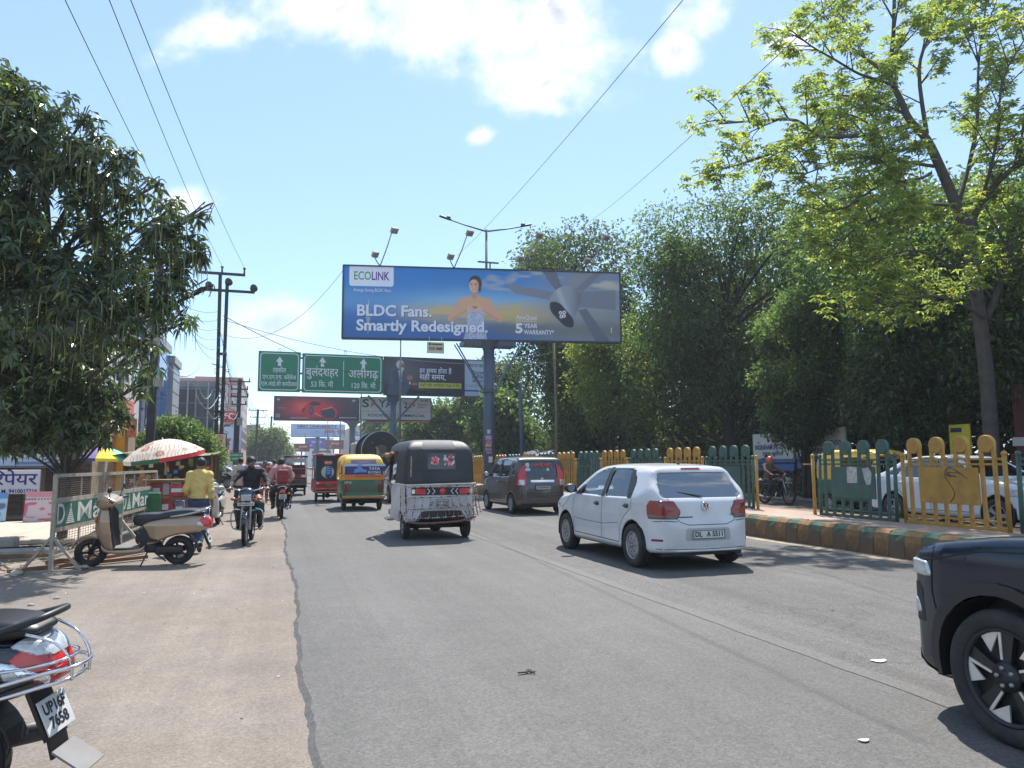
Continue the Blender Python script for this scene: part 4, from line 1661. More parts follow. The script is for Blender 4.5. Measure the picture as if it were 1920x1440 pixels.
far = [  # x0, x1, z0, z1, y, colour, label
 (8.3,14.0,5.85,9.0,225,(98,92,170),"purple and blue advertisement board below the university board"),
 (14.2,19.9,5.85,8.6,232,(150,62,66),"dark red advertisement board beside the purple one"),
 (4.6,8.6,4.6,6.7,200,(128,66,66),"small brown red board low on the left of the far boards"),
 (11.5,17.2,8.9,9.8,215,(176,88,84),"long thin red board under the university board"),
 (10.5,15.0,3.2,5.2,215,(80,120,108),"dull green board lowest among the far boards"),
 (16.4,19.2,5.0,8.8,175,(150,160,170),"grey board on a thin mast right of the university board"),
]
for i,(x0,x1,z0,z1,y,c,lab) in enumerate(far):
 t = thing("roadside_board",lab,"billboard",((x0 + x1)/2,y,0),0,"small boards far down the median")
 mb = MB()
 mb.cyl((0,.3,0),(0,.3,z0 + .5),.2,8)
 mb.build("pole",M_POLE,t)
 mb = MB()
 w = x1 - x0
 mb.box((0,.1,(z0 + z1)/2),(w,.2,z1 - z0))
 mb.build("panel",mat(f"far_board_{i}",srgb(*c),.5,var=.5,vscale=.9),t)
 mb = MB()
 mb.box((w*.08,-.02,z0 + (z1 - z0)*.62),(w*.5,.03,(z1 - z0)*.22))
 mb.box((-w*.25,-.02,z0 + (z1 - z0)*.3),(w*.25,.03,(z1 - z0)*.18))
 mb.build("print_block",mat(f"far_print_{i}",srgb(*[min(255,q + 80) for q in c]),.5,var=.3,vscale=2),t)
# ---- street lamps with two arms on the median
M_LAMPPOLE = mat("lamp_pole_grey",(0.13,0.15,0.17),0.45,0.4,var=.1)
def street_lamp(x,y,H,label,arm=2.1,cross=True):
 t = thing("street_lamp",label,"street lamp",(x,y,0),0,"two armed street lamps on the median")
 mb = MB()
 mb.tube([(0,0,0),(0,0,H*.5),(0,0,H)],[.11,.09,.06],10)
 mb.build("pole",M_LAMPPOLE,t)
 for s in (-1,1):
  mb = MB()
  mb.tube([(0,0,H - .1),(s*arm*.5,0,H + .12),(s*arm,0,H + .38)],[.045,.04,.03],8)
  a = mb.build("arm",M_LAMPPOLE,t)
  mb = MB()
  M = Euler((0,-s*R(14),0)).to_matrix()
  mb.box((s*(arm + .05),0,H + .42),(.62,.22,.08),M,.03)
  mb.sphere((s*(arm - .1),0,H + .45),.09,8,6,(1.6,1,.9))
  mb.build("lamp_head",M_DARKMETAL,a)
 if cross:
  mb = MB()
  mb.box((0.06,-.12,H - 1.75),(1.1,.06,.08))
  mb.cyl((.16,-.12,H - 2.9),(.16,-.12,H - 1.75),.04,6)
  mb.build("cross_arm",M_LAMPPOLE,t)
 return t
street_lamp(10.05,35.9,13.4,"tall two armed street lamp rising behind the fan billboard")
street_lamp(9.9,62.2,12.2,"thin street lamp pole in front of the gantry pole",cross=False)
for y,lab in ((92,"slim street lamp between the red car board and the white board"),(122,"slim street lamp behind the red car billboard"),(152,"slim street lamp just before the university board"),(205,"faint slim street lamp beyond the university board")):
 street_lamp(9.9,y,11.0,lab,cross=False)
# ================================================================ cars
M_GLASS = glass_mat("vehicle_glass",(0.50,0.56,0.56),0.12)
M_GLASSD = glass_mat("dark_vehicle_glass",(0.16,0.18,0.2),0.45)
M_SEAT = mat("dark_upholstery",(0.035,0.034,0.036),0.85,var=0.3)
M_REDLAMP = mat("red_lamp",(0.20,0.008,0.010),0.12,coat=0.6,var=0.15,vscale=14)
M_REDLAMPB = mat("bright_red_lamp",(0.55,0.02,0.025),0.15,coat=0.8,var=0.12,vscale=20)
M_CLEARLAMP = mat("clear_lamp",(0.52,0.54,0.55),0.1,0.3,coat=0.8,var=0.25,vscale=26)
M_AMBER = mat("amber_lamp",(0.55,0.12,0.02),0.2,coat=0.5)
M_PLATE = mat("number_plate_white",(0.62,0.63,0.62),0.5,var=0.08,dirt=0.25,dscale=9)
M_PLATEG = mat("number_plate_green",(0.02,0.24,0.10),0.5,var=0.1)
M_GAP = mat("panel_gap",(0.012,0.012,0.013),0.8)
M_ALLOY = mat("wheel_silver",(0.36,0.36,0.36),0.4,0.55,var=0.15,dirt=0.4,dirtcol=(0.14,0.12,0.10),dscale=8)
M_ALLOYD = mat("wheel_recess",(0.02,0.02,0.022),0.6)
M_MACHINED = mat("machined_alloy",(0.66,0.63,0.58),0.35,0.35,var=0.2,vscale=12)
M_MIRROR = mat("mirror_glass",(0.6,0.62,0.65),0.04,1.0)
def tyre_mesh(Rw,w,rim):
 s = w/2
 mb = MB()
 prof = [(rim,-s*.8),(rim + .01,-s*.92),(Rw - .045,-s),(Rw - .012,-s*.86),(Rw,-s*.62),(Rw,s*.62),(Rw - .012,s*.86),(Rw - .045,s),(rim + .01,s*.92),(rim,s*.8)]
 mb.lathe(prof,axis=(1,0,0),n=40)
 # tread grooves stand out as shallow ribs
 for g in (-.35,0,.35):
  mb.lathe([(Rw + .0005,s*g - .004),(Rw + .004,s*g - .012),(Rw + .004,s*g + .012),(Rw + .0005,s*g + .004)],axis=(1,0,0),n=40)
 me = mb.mesh("tyre")
 me.materials.append(M_RUBBER)
 return me
def rim_mesh(rim,w,style):
 """outer face towards +x"""
 s = w/2
 mb = MB()
 mats = [M_ALLOY,M_ALLOYD,M_MACHINED,M_BLACKPL]
 mb.mat(1 if style in ("turbine",) else 0)
 mb.lathe([(rim,-s*.8),(rim - .015,-s*.5),(rim - .02,s*.6),(rim + .003,s*.82),(rim - .012,s*.86),(rim - .022,s*.7)],axis=(1,0,0),n=36)
 mb.mat(1)
 mb.lathe([(0,s*.2),(rim - .02,s*.2)],axis=(1,0,0),n=24)
 x0 = s*.62
 def seg(a,r,dx=0.0):
  return Vector((x0 + dx,r*math.cos(a),r*math.sin(a)))
 if style == "cover":       # silver wheel cover with radial openings
  mb.mat(0).lathe([(rim - .015,s*.62),(rim*.72,s*.78),(rim*.3,s*.84),(0,s*.86)],axis=(1,0,0),n=36)
  n = 7
  for k in range(n):
   a = 2*PI*k/n
   pts = []
   for (r,da) in ((.42,-.10),(.84,-.2),(.9,0),(.84,.2),(.42,.10)):
    rr = rim*r
    hx = s*(.84 - .22*max(0,(r - .3))/.7) + .004
    pts.append((hx,rr*math.cos(a + da),rr*math.sin(a + da)))
   mb.mat(1).poly(pts)
  for k in range(5):
   a = 2*PI*k/5
   mb.mat(1).sphere((s*.85,rim*.2*math.cos(a),rim*.2*math.sin(a)),.012,6,4)
  mb.mat(0).cyl((s*.8,0,0),(s*.9,0,0),rim*.12,14)
 elif style == "spoke":
  n = 5
  for k in range(n):
   a = 2*PI*k/n
   for da in (-.14,.14):
    p0,p1 = seg(a,rim*.15,.01),seg(a + da,rim*.97)
    mb.mat(0).beam(p0,p1,.035,.03,(1,0,0))
  mb.mat(0).cyl((x0 - .03,0,0),(x0 + .025,0,0),rim*.25,18)
  mb.mat(1).cyl((x0 + .02,0,0),(x0 + .03,0,0),rim*.12,12)
 elif style == "turbine":   # dark five-spoke wheel with slanted bright facets
  n = 5
  mb.mat(1)
  for k in range(n):
   a = 2*PI*k/n + .3
   pts = [(.16,-.5),(.55,-.24),(.97,-.22),(.97,.14),(.55,.2),(.16,.5)]
   poly = [((rim*r)*math.cos(a + d),(rim*r)*math.sin(a + d)) for r,d in pts]
   mb.mat(3).prism(poly,(x0 - .03,0,0),(0,1,0),(0,0,1),.03)
   for f in ([(.95,.13),(.56,.66),(.97,.66),(.985,.40)],[(.93,.12),(.985,.12),(.985,.42),(.955,.42)],
     [(.34,.20),(.95,.09),(.97,.165),(.36,.34)]):
    po = [((rim*r)*math.cos(a + d),(rim*r)*math.sin(a + d)) for r,d in f]
    ar = sum(po[i][0]*po[(i + 1) % len(po)][1] - po[(i + 1) % len(po)][0]*po[i][1] for i in range(len(po)))
    if ar < 0:
     po = po[::-1]
    mb.mat(2).prism(po,(x0 - .004,0,0),(0,1,0),(0,0,1),.010)
  mb.mat(3).cyl((x0 - .03,0,0),(x0 + .012,0,0),rim*.30,24)
  for k in range(5):
   a = 2*PI*k/5 + .6
   mb.mat(0).cyl((x0,rim*.19*math.cos(a),rim*.19*math.sin(a)),(x0 + .026,rim*.19*math.cos(a),rim*.19*math.sin(a)),.011,8)
 else:                       # plain pressed steel
  mb.mat(0).lathe([(rim - .01,s*.5),(rim*.75,s*.72),(rim*.45,s*.55),(rim*.3,s*.75),(0,s*.78)],axis=(1,0,0),n=28)
  for k in range(8):
   a = 2*PI*k/8
   mb.mat(1).sphere((s*.66,rim*.62*math.cos(a),rim*.62*math.sin(a)),.016,6,4)
 me = mb.mesh("rim")
 for m in mats:
  me.materials.append(m)
 return me
WHEELS = {}
def add_wheel(t,x,y,Rw,w,rim,style,steer=0.0,name="wheel"):
 k = (Rw,w,rim,style)
 if k not in WHEELS:
  WHEELS[k] = (tyre_mesh(Rw,w,rim),rim_mesh(rim,w,style))
 a,b = WHEELS[k]
 wobj = obj(name,a,None,t,(x,y,Rw),(0,0,(PI if x < 0 else 0) + steer))
 obj("rim",b,None,wobj)
 return wobj
def mirror_x(poly):
 return [(-a,b) for a,b in poly][::-1]
def mirrored(half):
 """half outline (x>=0) from bottom centre to top centre -> whole outline"""
 return [(x,z) for x,z in half] + [(-x,z) for x,z in reversed(half) if x > 1e-6]
def car(S,label,loc,rz,group=None):
 """S: dictionary of outlines and fittings; local +y is forward, y=0 at the rear axle"""
 t = thing(S["name"],label,S.get("cat","car"),loc,rz,group)
 side = smooth_poly(S["side"],True,5) if S.get("smooth",1) else S["side"]
 fr = mirrored(S["front"])
 pl = mirrored(S["plan"])
 ys = [p[0] for p in side]
 zs = [p[1] for p in side]
 hw = max(p[0] for p in fr)
 f = Field((-hw,min(ys),min(zs)),(hw,max(ys),max(zs)),S["h"])
 k = S.get("k",.06)
 def outer(f):
  fs = sd_poly(f.y[0],f.z[0],side)[None]
  ff = sd_poly(f.x[:,0,:],f.z[0],fr)[:,None,:]
  fp = sd_poly(f.x[:,:,0],f.y[:,:,0]*1.0,pl)[:,:,None]
  return smax(smax(fs,ff,k),fp,k)
 Fo = outer(f)
 F = Fo.copy()
 Rw,ww,rim,style = S["wheel"]
 ya = (0.0,S["wb"])
 xin = hw - ww - .07
 Ra = S.get("arch",Rw + .055)
 ax = np.abs(f.x)
 for y in ya:
  cy = np.sqrt((f.y - y) ** 2 + (f.z - Rw - .01) ** 2) - Ra
  F = smax(F,-np.maximum(cy,xin - ax),.008)
 inner = np.maximum(Fo + .05,.42 - f.z)
 F = np.maximum(F,-inner)
 for w in S["sidewin"]:
  w = round_poly(w,.05)
  F = np.maximum(F,-np.maximum(sd_poly(f.y[0],f.z[0],w)[None],.25 - ax))
 ym = S["wb"]*.5
 if "rearwin" in S:
  w = round_poly(mirrored(S["rearwin"]),.05)
  F = np.maximum(F,-np.maximum(sd_poly(f.x[:,0,:],f.z[0],w)[:,None,:],f.y - S.get("rwy",ym)))
 if "frontwin" in S:
  w = round_poly(mirrored(S["frontwin"]),.05)
  F = np.maximum(F,-np.maximum(sd_poly(f.x[:,0,:],f.z[0],w)[:,None,:],S.get("fwy",ym + .3) - f.y))
 V,Q,N = f.arrays(F)
 body = np_mesh("body",V,Q,True,N)
 bo = obj("body",body,S["paint"],t)
 bv = f.bvh(Fo)
 S["bvh"] = bv
 gm = S.get("glass",M_GLASS)
 def grow(poly,d):
  c = np.mean(np.array(poly),0)
  return [(float(c[0] + (a - c[0])*(1 + d)),float(c[1] + (b - c[1])*(1 + d))) for a,b in poly]
 for w in S["sidewin"]:
  for sd in "LR":
   patch(bv,round_poly(grow(w,.05),.05),sd,-.014,.09).build("window",gm,t)
 if "rearwin" in S:
  patch(bv,round_poly(grow(mirrored(S["rearwin"]),.04),.05),"B",-.014,.09).build("rear_window",S.get("rglass",gm),t)
 if "frontwin" in S:
  patch(bv,round_poly(grow(mirrored(S["frontwin"]),.04),.05),"F",-.014,.09).build("windscreen",gm,t)
 # lamps that wrap round a corner: a thin shell cut to an outline in (distance round the corner, height)
 for (nm,poly,end,mm,th) in S.get("lamps",()):
  zs2 = [p[1] for p in poly]
  ss = [p[0] for p in poly]
  ye = min(ys) if end == "B" else max(ys)
  dy = -min(ss) + .12
  lo = (hw - max(ss) - .05,ye if end == "B" else ye - dy,min(zs2) - .02)
  hi = (hw + .03,ye + dy if end == "B" else ye,max(zs2) + .02)
  g = Field(lo,hi,S.get("lh",.014))
  Fl = outer(g)
  s_ = (hw - g.x) - ((g.y - ye) if end == "B" else (ye - g.y))
  sdp = sd_poly(s_[:,:,0],s_[:,:,0]*0,[(0,0),(1,0),(1,1)]) if False else None
  S3 = np.broadcast_to(s_,tuple(g.n))
  Z3 = np.broadcast_to(g.z,tuple(g.n))
  reg = sd_poly(S3,Z3,round_poly(poly,.025))*.75
  Fl = np.maximum(np.maximum(Fl - th,-(Fl + .03)),reg)
  Vl,Ql,Nl = g.arrays(Fl)
  for sg in (1,-1):
   V2,N2,Q2 = Vl.copy(),Nl.copy(),Ql
   if sg < 0:
    V2[:,0] *= -1
    N2[:,0] *= -1
    Q2 = Ql[:,::-1]
   obj(nm,np_mesh(nm,V2,Q2,True,N2),mm,t)
 # arch liners and cabin
 mb = MB()
 for y in ya:
  for s in (-1,1):
   arc = [(y + (Ra - .004)*math.cos(a),Rw + .01 + (Ra - .004)*math.sin(a)) for a in [-.25 + (PI + .5)*i/18 for i in range(19)]]
   for p,q in zip(arc,arc[1:]):
    mb.quad((s*xin,*p),(s*(hw - .03),*p),(s*(hw - .03),*q),(s*xin,*q))
   mb.poly([(s*xin,*p) for p in arc])
 mb.box((0,S["wb"]/2,.27),(hw*1.5,max(ys) - min(ys) - .5,.16))
 mb.build("underbody",M_BLACKPL,t)
 mb = MB()
 wb = S["wb"]
 for s in (-1,1):
  y = wb*.52
  mb.box((s*.36,y,.62),(.5,.52,.3),None,.06)
  mb.box((s*.36,y - .33,.92),(.48,.14,.62),Euler((R(-14),0,0)).to_matrix(),.05)
  mb.box((s*.36,y - .44,1.27),(.24,.09,.16),None,.04)
 mb.box((0,wb*.12,.6),(1.2,.5,.3),None,.05)
 mb.box((0,wb*.12 - .3,.88),(1.2,.14,.55),Euler((R(-14),0,0)).to_matrix(),.05)
 mb.box((0,wb*.82,.82),(1.25,.4,.22),None,.06)
 mb.build("seats",M_SEAT,t)
 for (nm,poly,sd,off,m) in S.get("patches",()):
  if sd in "LR":
   patch(bv,poly,sd,off,S.get("ps",.06)).build(nm,m,t)
  elif sd == "S":
   for q in "LR":
    patch(bv,poly,q,off,S.get("ps",.06)).build(nm,m,t)
  elif sd == "BB":
   patch(bv,poly,"B",off,.06).build(nm,m,t)
   patch(bv,mirror_x(poly),"B",off,.06).build(nm,m,t)
  elif sd == "FF":
   patch(bv,poly,"F",off,.06).build(nm,m,t)
   patch(bv,mirror_x(poly),"F",off,.06).build(nm,m,t)
  else:
   patch(bv,poly,sd,off,.06).build(nm,m,t)
 mb = MB()
 for (pts,sd,w) in S.get("lines",()):
  for q in ("LR" if sd == "S" else sd):
   r = ribbon(bv,pts,q,w)
   mb._add(r.v,r.f,True)
 if mb.v:
  tag(mb.build("panel_gaps",M_GAP,t),kind="stuff")
 for y in ya:
  for s in (-1,1):
   add_wheel(t,s*(hw - ww/2 - .015),y,Rw,ww,rim,style,S.get("steer",0) if y > 0 else 0)
 for (y,z) in S.get("handles",()):
  for s,q in ((-1,"L"),(1,"R")):
   o,dr = AXES[q]
   hit,nn,_,_ = bv.ray_cast(o(y,z),dr)
   if hit:
    mb = MB()
    mb.box(hit + Vector((s*.018,0,0)),(.022,.15,.028),None,.008)
    mb.box(hit + Vector((s*.002,.0,0)),(.01,.12,.06),None,.004)
    mb.build("door_handle",S.get("handle_mat",M_BLACKPL),t)
 if "mirror" in S:
  y,z = S["mirror"]
  for s,q in ((-1,"L"),(1,"R")):
   o,dr = AXES[q]
   hit,nn,_,_ = bv.ray_cast(o(y,z),dr)
   if hit:
    g = Field((-.16,-.12,-.1),(.16,.12,.12),.018)
    FF = smin(g.ell((s*.06,0,.02),(.115,.075,.075)),g.cap((-s*.08,.02,-.03),(s*.03,0,-.02),.022),.03)
    FF = np.maximum(FF,-.045 - g.y)
    mo = obj("wing_mirror",g.mesh(FF,"wing_mirror"),S.get("mirror_mat",M_BLACKPL),t,hit + Vector((s*.06,0,.03)))
    mb = MB()
    mb.lathe([(0,0),(.062,0)],(s*.06,-.047,.022),(0,-1,0),16)
    me = mb.mesh()
    me.transform(Matrix.Diagonal((1.0,1,1,1)))
    obj("mirror_glass",me,M_MIRROR,mo)
 return t
def hit_at(bv,a,b,sd):
 o,dr = AXES[sd]
 h,n,_,_ = bv.ray_cast(o(a,b),dr)
 return h,n
def plate(t,bv,x,z,sd,txt,w=.5,h=.115,m=None,tm=None,name="number_plate",tilt=0.0,fit=.86,two=None):
 hit,n = hit_at(bv,x,z,sd)
 if hit is None:
  return
 s = 1 if sd == "B" else -1
 P = plane_mtx((hit.x - s*w/2,hit.y - s*.02,z - h/2),(s,0,0),(0,s*math.sin(tilt),math.cos(tilt)))
 mb = MB()
 mb.box((w/2,h/2,-.006),(w,h,.012),None,.003)
 o = mb.build(name,m or M_PLATE,t,mtx=P)
 mb = MB()
 for (c,d) in (((w/2,.006,.002),(w,.008,.004)),((w/2,h - .006,.002),(w,.008,.004)),((.006,h/2,.002),(.008,h,.004)),((w - .006,h/2,.002),(.008,h,.004))):
  mb.box(c,d)
 mb.build("plate_border",M_BLACKPL,o)
 I = Matrix.Identity(4)
 if two:
  text_on(o,txt,I,w/2,h*.70,h*.46,tm or M_BLACKTXT,.03,fit=w*.8)
  text_on(o,two,I,w/2,h*.28,h*.46,tm or M_BLACKTXT,.03,fit=w*.8)
 elif txt:
  text_on(o,txt,I,w/2,h/2,h*.8,tm or M_BLACKTXT,.03,fit=w*fit)
 return o
# ---- white hatchback, nearest car in the middle of the road
M_WHITE = mat("white_car_paint",(0.62,0.63,0.65),0.28,coat=0.7,dirt=0.35,dirtcol=(0.38,0.34,0.29),dscale=2.6)
HATCH = dict(
 name="hatchback_car",h=.026,k=.07,paint=M_WHITE,wb=2.46,wheel=(.302,.19,.195,"cover"),arch=.345,
 side=[(-.56,.24),(-.66,.30),(-.70,.46),(-.70,.60),(-.645,.72),(-.625,.90),(-.55,1.00),(-.36,1.22),(-.26,1.385),(-.1,1.425),(.35,1.462),(.95,1.472),(1.42,1.41),(1.85,1.20),(2.22,.985),(2.65,.905),(3.02,.80),(3.22,.66),(3.27,.48),(3.2,.28),(3.0,.22),(1.2,.20)],
 front=[(0,.18),(.74,.18),(.82,.28),(.845,.50),(.845,.72),(.815,.93),(.74,1.10),(.635,1.34),(.56,1.425),(.40,1.465),(0,1.485)],
 plan=[(0,-.71),(.42,-.695),(.66,-.60),(.785,-.42),(.83,-.12),(.845,.4),(.845,2.3),(.825,2.65),(.74,2.98),(.55,3.18),(.3,3.26),(0,3.28)],
 sidewin=[[(1.02,.965),(1.98,.975),(1.86,1.06),(1.52,1.26),(1.30,1.345),(1.02,1.372)],[(.06,.98),(.93,.965),(.93,1.374),(.45,1.372),(.20,1.345),(.05,1.18)]],
 rearwin=[(0,.985),(.60,.985),(.64,1.01),(.555,1.30),(.53,1.315),(0,1.325)],
 rwy=.1,rglass=glass_mat("mirror_film_glass",(.3,.34,.36),.4,.03,3.2),
 frontwin=[(0,1.03),(.62,1.01),(.52,1.33),(0,1.37)],
 mirror=(2.02,1.0),handles=[(1.16,.84),(.16,.85)],
)
HATCH["patches"] = [
 ("brake_light",round_poly([(-.16,1.365),(.16,1.365),(.15,1.39),(-.15,1.39)],.01),"B",.006,M_REDLAMP),
 ("plate_recess",round_poly([(-.36,.405),(.36,.405),(.34,.575),(-.34,.575)],.04),"B",.002,mat("recess_grey",(0.40,0.40,0.41),.5)),
 ("sill_trim",[(-.60,.225),(-.60,.255),(.6,.25),(.6,.225)],"B",.004,M_BLACKPL),
 ("window_trim",round_poly([(.925,.955),(1.035,.955),(1.035,1.40),(.925,1.40)],.01),"S",.003,M_BLACKPL),
 ("window_trim",round_poly([(.045,.96),(.16,.955),(.30,1.37),(.20,1.362),(.035,1.19)],.02),"S",.003,M_BLACKPL),
 ("window_trim",[(1.80,.955),(2.02,.958),(1.90,1.06),(1.80,1.12)],"S",.003,M_BLACKPL),
 ("side_reflector",round_poly([(-.60,.40),(-.46,.40),(-.46,.43),(-.60,.43)],.01),"S",.004,M_REDLAMP),
 ("grille",round_poly([(-.4,.60),(.4,.60),(.42,.70),(-.42,.70)],.03),"F",.006,M_BLACKPL),
 ("air_intake",round_poly([(-.5,.30),(.5,.30),(.45,.46),(-.45,.46)],.04),"F",.006,M_BLACKPL),
]
HATCH["lamps"] = [
 ("tail_lamp",[(-.26,.745),(.33,.715),(.375,.80),(.25,.945),(-.20,.955),(-.27,.88)],"B",M_REDLAMP,.010),
 ("lamp_base",[(-.24,.70),(.325,.70),(.35,.745),(-.255,.765)],"B",mat("smoked_lamp",(0.10,0.07,0.065),.15,coat=.8),.013),
 ("head_lamp",[(-.62,.70),(.45,.62),(.42,.74),(-.55,.80)],"F",M_CLEARLAMP,.008),
]
HATCH["lines"] = [
 ([(2.09,.92),(2.10,.60),(2.05,.33)],"S",.008),([(.975,.95),(.985,.60),(1.0,.32)],"S",.008),
 ([(.02,.95),(.03,.82),(.22,.70),(.36,.55),(.40,.32)],"S",.008),([(2.05,.335),(.40,.315)],"S",.01),([(2.2,.955),(2.4,.80),(2.60,.70)],"S",.01),
 ([(-.56,.99),(-.49,.73),(-.42,.66),(-.30,.62),(.30,.62),(.42,.66),(.49,.73),(.56,.99)],"B",.008),
 ([(-.74,.665),(-.62,.675),(-.46,.665)],"B",.009),([(.46,.665),(.62,.675),(.74,.665)],"B",.009),([(-.72,.30),(0,.288),(.72,.30)],"B",.008),
 ([(.40,.60),(.9,.545),(1.6,.55),(2.05,.57)],"S",.006),
]
hx,hy = 5.70,9.80
hb = car(HATCH,"nearest white hatchback in mid road, red tail lamps and round chrome badge",(hx,hy,.022),R(.8))
bv = HATCH["bvh"]
plate(hb,bv,0,.49,"B","DL   A 5511",.5,.12)
hit,n_ = hit_at(bv,0,.865,"B")
mb = MB()
c = Vector((0,hit.y - .012,.865))
mb.mat(0).torus(c,(0,-1,.2),.058,.008,28,6)
mb.mat(1).lathe([(0,0),(.056,0)],c + Vector((0,.002,0)),(0,-1,.2),24)
for s in (-1,1):
 mb.mat(0).beam(c + Vector((s*.022,-.004,.05)),c + Vector((0,-.004,.008)),.011,.008,(0,1,0))
 mb.mat(0).beam(c + Vector((s*.046,-.004,.028)),c + Vector((s*.022,-.004,-.048)),.011,.008,(0,1,0))
 mb.mat(0).beam(c + Vector((s*.022,-.004,-.048)),c + Vector((0,-.004,.0)),.011,.008,(0,1,0))
mb.build("badge",[M_CHROME,mat("badge_blue",(0.03,0.045,0.09),.3)],hb)
mb = MB()
mb.box((-.34,hit_at(bv,-.34,.725,"B")[0].y - .004,.725),(.25,.006,.014))
mb.build("nameplate",M_DARKMETAL,hb)
hit2,_ = hit_at(bv,.42,.745,"B")
text_on(hb,"POLO",plane_mtx((.42,hit2.y - .006,.745),(1,0,0),(0,0,1)),0,0,.03,M_DARKMETAL,.02,fit=.085)
mb = MB()
tp,_ = hit_at(bv,0,.05,"T")
mb.cyl(tp,tp + Vector((0,.01,.03)),.02,8)
mb.tube([tp + Vector((0,0,.02)),tp + Vector((0,-.1,.1))],.004,5)
mb.build("roof_aerial",M_BLACKPL,hb)
mb = MB()
mb.tube([(.47,-.55,.2),(.47,-.75,.19)],.022,8)
mb.build("exhaust_pipe",M_DARKMETAL,hb)
hit3,_ = hit_at(bv,0,1.02,"B")
mb = MB()
mb.beam((.0,hit3.y - .02,1.0),(-.36,hit3.y + .06,1.06),.014,.012)
mb.build("rear_wiper",M_BLACKPL,hb)
# ---- grey tall-boy hatchback ahead of it
M_GREYCAR = mat("grey_brown_car_paint",(0.072,0.066,0.062),0.28,coat=0.8,metal=.3,dirt=0.15,dscale=2)
TALL = dict(
 name="tall_hatchback",h=.032,k=.06,paint=M_GREYCAR,wb=2.44,wheel=(.285,.17,.18,"cover"),arch=.33,
 side=[(-.50,.24),(-.60,.34),(-.62,.60),(-.58,.90),(-.50,1.15),(-.40,1.45),(-.30,1.60),(0,1.655),(.6,1.675),(1.3,1.655),(1.62,1.56),(1.95,1.30),(2.25,1.06),(2.65,.96),(2.92,.84),(3.03,.64),(3.03,.40),(2.9,.25),(1.2,.22)],
 front=[(0,.2),(.72,.2),(.79,.30),(.81,.55),(.80,.95),(.76,1.2),(.69,1.52),(.62,1.62),(.4,1.675),(0,1.69)],
 plan=[(0,-.63),(.5,-.61),(.68,-.52),(.77,-.30),(.81,.2),(.81,2.3),(.78,2.65),(.65,2.9),(.4,3.02),(0,3.04)],
 sidewin=[[(1.05,1.07),(2.02,1.09),(1.72,1.40),(1.55,1.52),(1.05,1.555)],[(.10,1.08),(.95,1.07),(.95,1.555),(.15,1.54)],[(-.30,1.14),(.0,1.12),(.02,1.52),(-.20,1.49)]],
 rearwin=[(0,1.09),(.50,1.10),(.54,1.14),(.50,1.46),(.46,1.49),(0,1.51)],rwy=.0,
 frontwin=[(0,1.12),(.62,1.1),(.56,1.5),(0,1.54)],glass=M_GLASS,rglass=M_GLASSD,
 mirror=(2.05,1.08),handles=[(1.15,.92),(.2,.93)],handle_mat=M_GREYCAR,mirror_mat=M_GREYCAR,
)
TALL["patches"] = [
 ("chrome_bar",round_poly([(-.36,.91),(.36,.91),(.36,.975),(-.36,.975)],.012),"B",.022,M_CHROME),
 ("reflector",round_poly([(-.74,.43),(-.55,.43),(-.55,.47),(-.74,.47)],.01),"BB",.006,M_REDLAMP),
 ("bumper_trim",round_poly([(-.70,.25),(.70,.25),(.68,.33),(-.68,.33)],.02),"B",.004,M_BLACKPL),
 ("window_trim",[(.95,1.06),(1.06,1.06),(1.06,1.57),(.95,1.57)],"S",.003,M_BLACKPL),
 ("number_plinth",round_poly([(-.24,.69),(.24,.69),(.24,.84),(-.24,.84)],.015),"B",.006,M_BLACKPL),
]
TALL["lamps"] = [
 ("tail_lamp",[(-.24,.84),(.24,.80),(.26,1.02),(.25,1.53),(.12,1.54),(-.08,1.15),(-.16,1.02)],"B",M_REDLAMPB,.014),
 ("indicator",[(-.10,.84),(.19,.83),(.20,.99),(-.04,1.0)],"B",M_CLEARLAMP,.020),
 ("head_lamp",[(-.55,.78),(.35,.70),(.33,.82),(-.5,.92)],"F",M_CLEARLAMP,.008),
]
TALL["lines"] = [
 ([(2.12,1.0),(2.13,.6),(2.05,.34)],"S",.012),([(1.0,1.05),(1.0,.33)],"S",.012),([(.05,1.08),(.0,.9),(.25,.62),(.38,.34)],"S",.012),([(2.05,.34),(.38,.33)],"S",.01),
 ([(-.57,1.12),(-.55,.66),(-.48,.60),(.48,.60),(.55,.66),(.57,1.12)],"B",.014),([(-.66,.54),(0,.52),(.66,.54)],"B",.01),
]
tx,ty = 7.36,20.97
tb = car(TALL,"dark grey tall hatchback with tall red tail lamps and orange window sticker",(tx,ty,.022),R(1.2))
bv = TALL["bvh"]
plate(tb,bv,0.02,.765,"B","UP16FW6310",.46,.12)
M_ORSTK = mat("orange_sticker",srgb(236,84,40),.5)
h1,_ = hit_at(bv,0,1.40,"B")
h2,_ = hit_at(bv,0,1.20,"B")
PW = plane_mtx((0,h1.y - .012,1.40),(1,0,0),(0,h1.y - h2.y,.2))
text_on(tb,"| राम श्ी राम |",PW,0.02,0,.13,M_ORSTK,.012,fit=.60)
mb = MB()
mb.sphere((-.40,h1.y - .0,1.40),.07,10,6,(1,.1,.9))
mb.sphere((-.40,h1.y - .03,1.24),.10,10,6,(1,.1,1))
mb.sphere((.22,h1.y - .03,1.22),.08,10,6,(.7,.1,1.3))
mb.build("window_sticker",mat("pale_sticker",srgb(190,206,206),.5),tb)
hb1,_ = hit_at(bv,0,1.02,"B")
mb = MB()
for s in (-1,1):
 mb.beam((s*.035,hb1.y - .012,1.045),(-s*.0,hb1.y - .012,1.02),.02,.01,(0,1,0))
 mb.beam((0,hb1.y - .012,1.02),(s*.035,hb1.y - .012,.995),.02,.01,(0,1,0))
mb.build("badge",M_CHROME,tb)
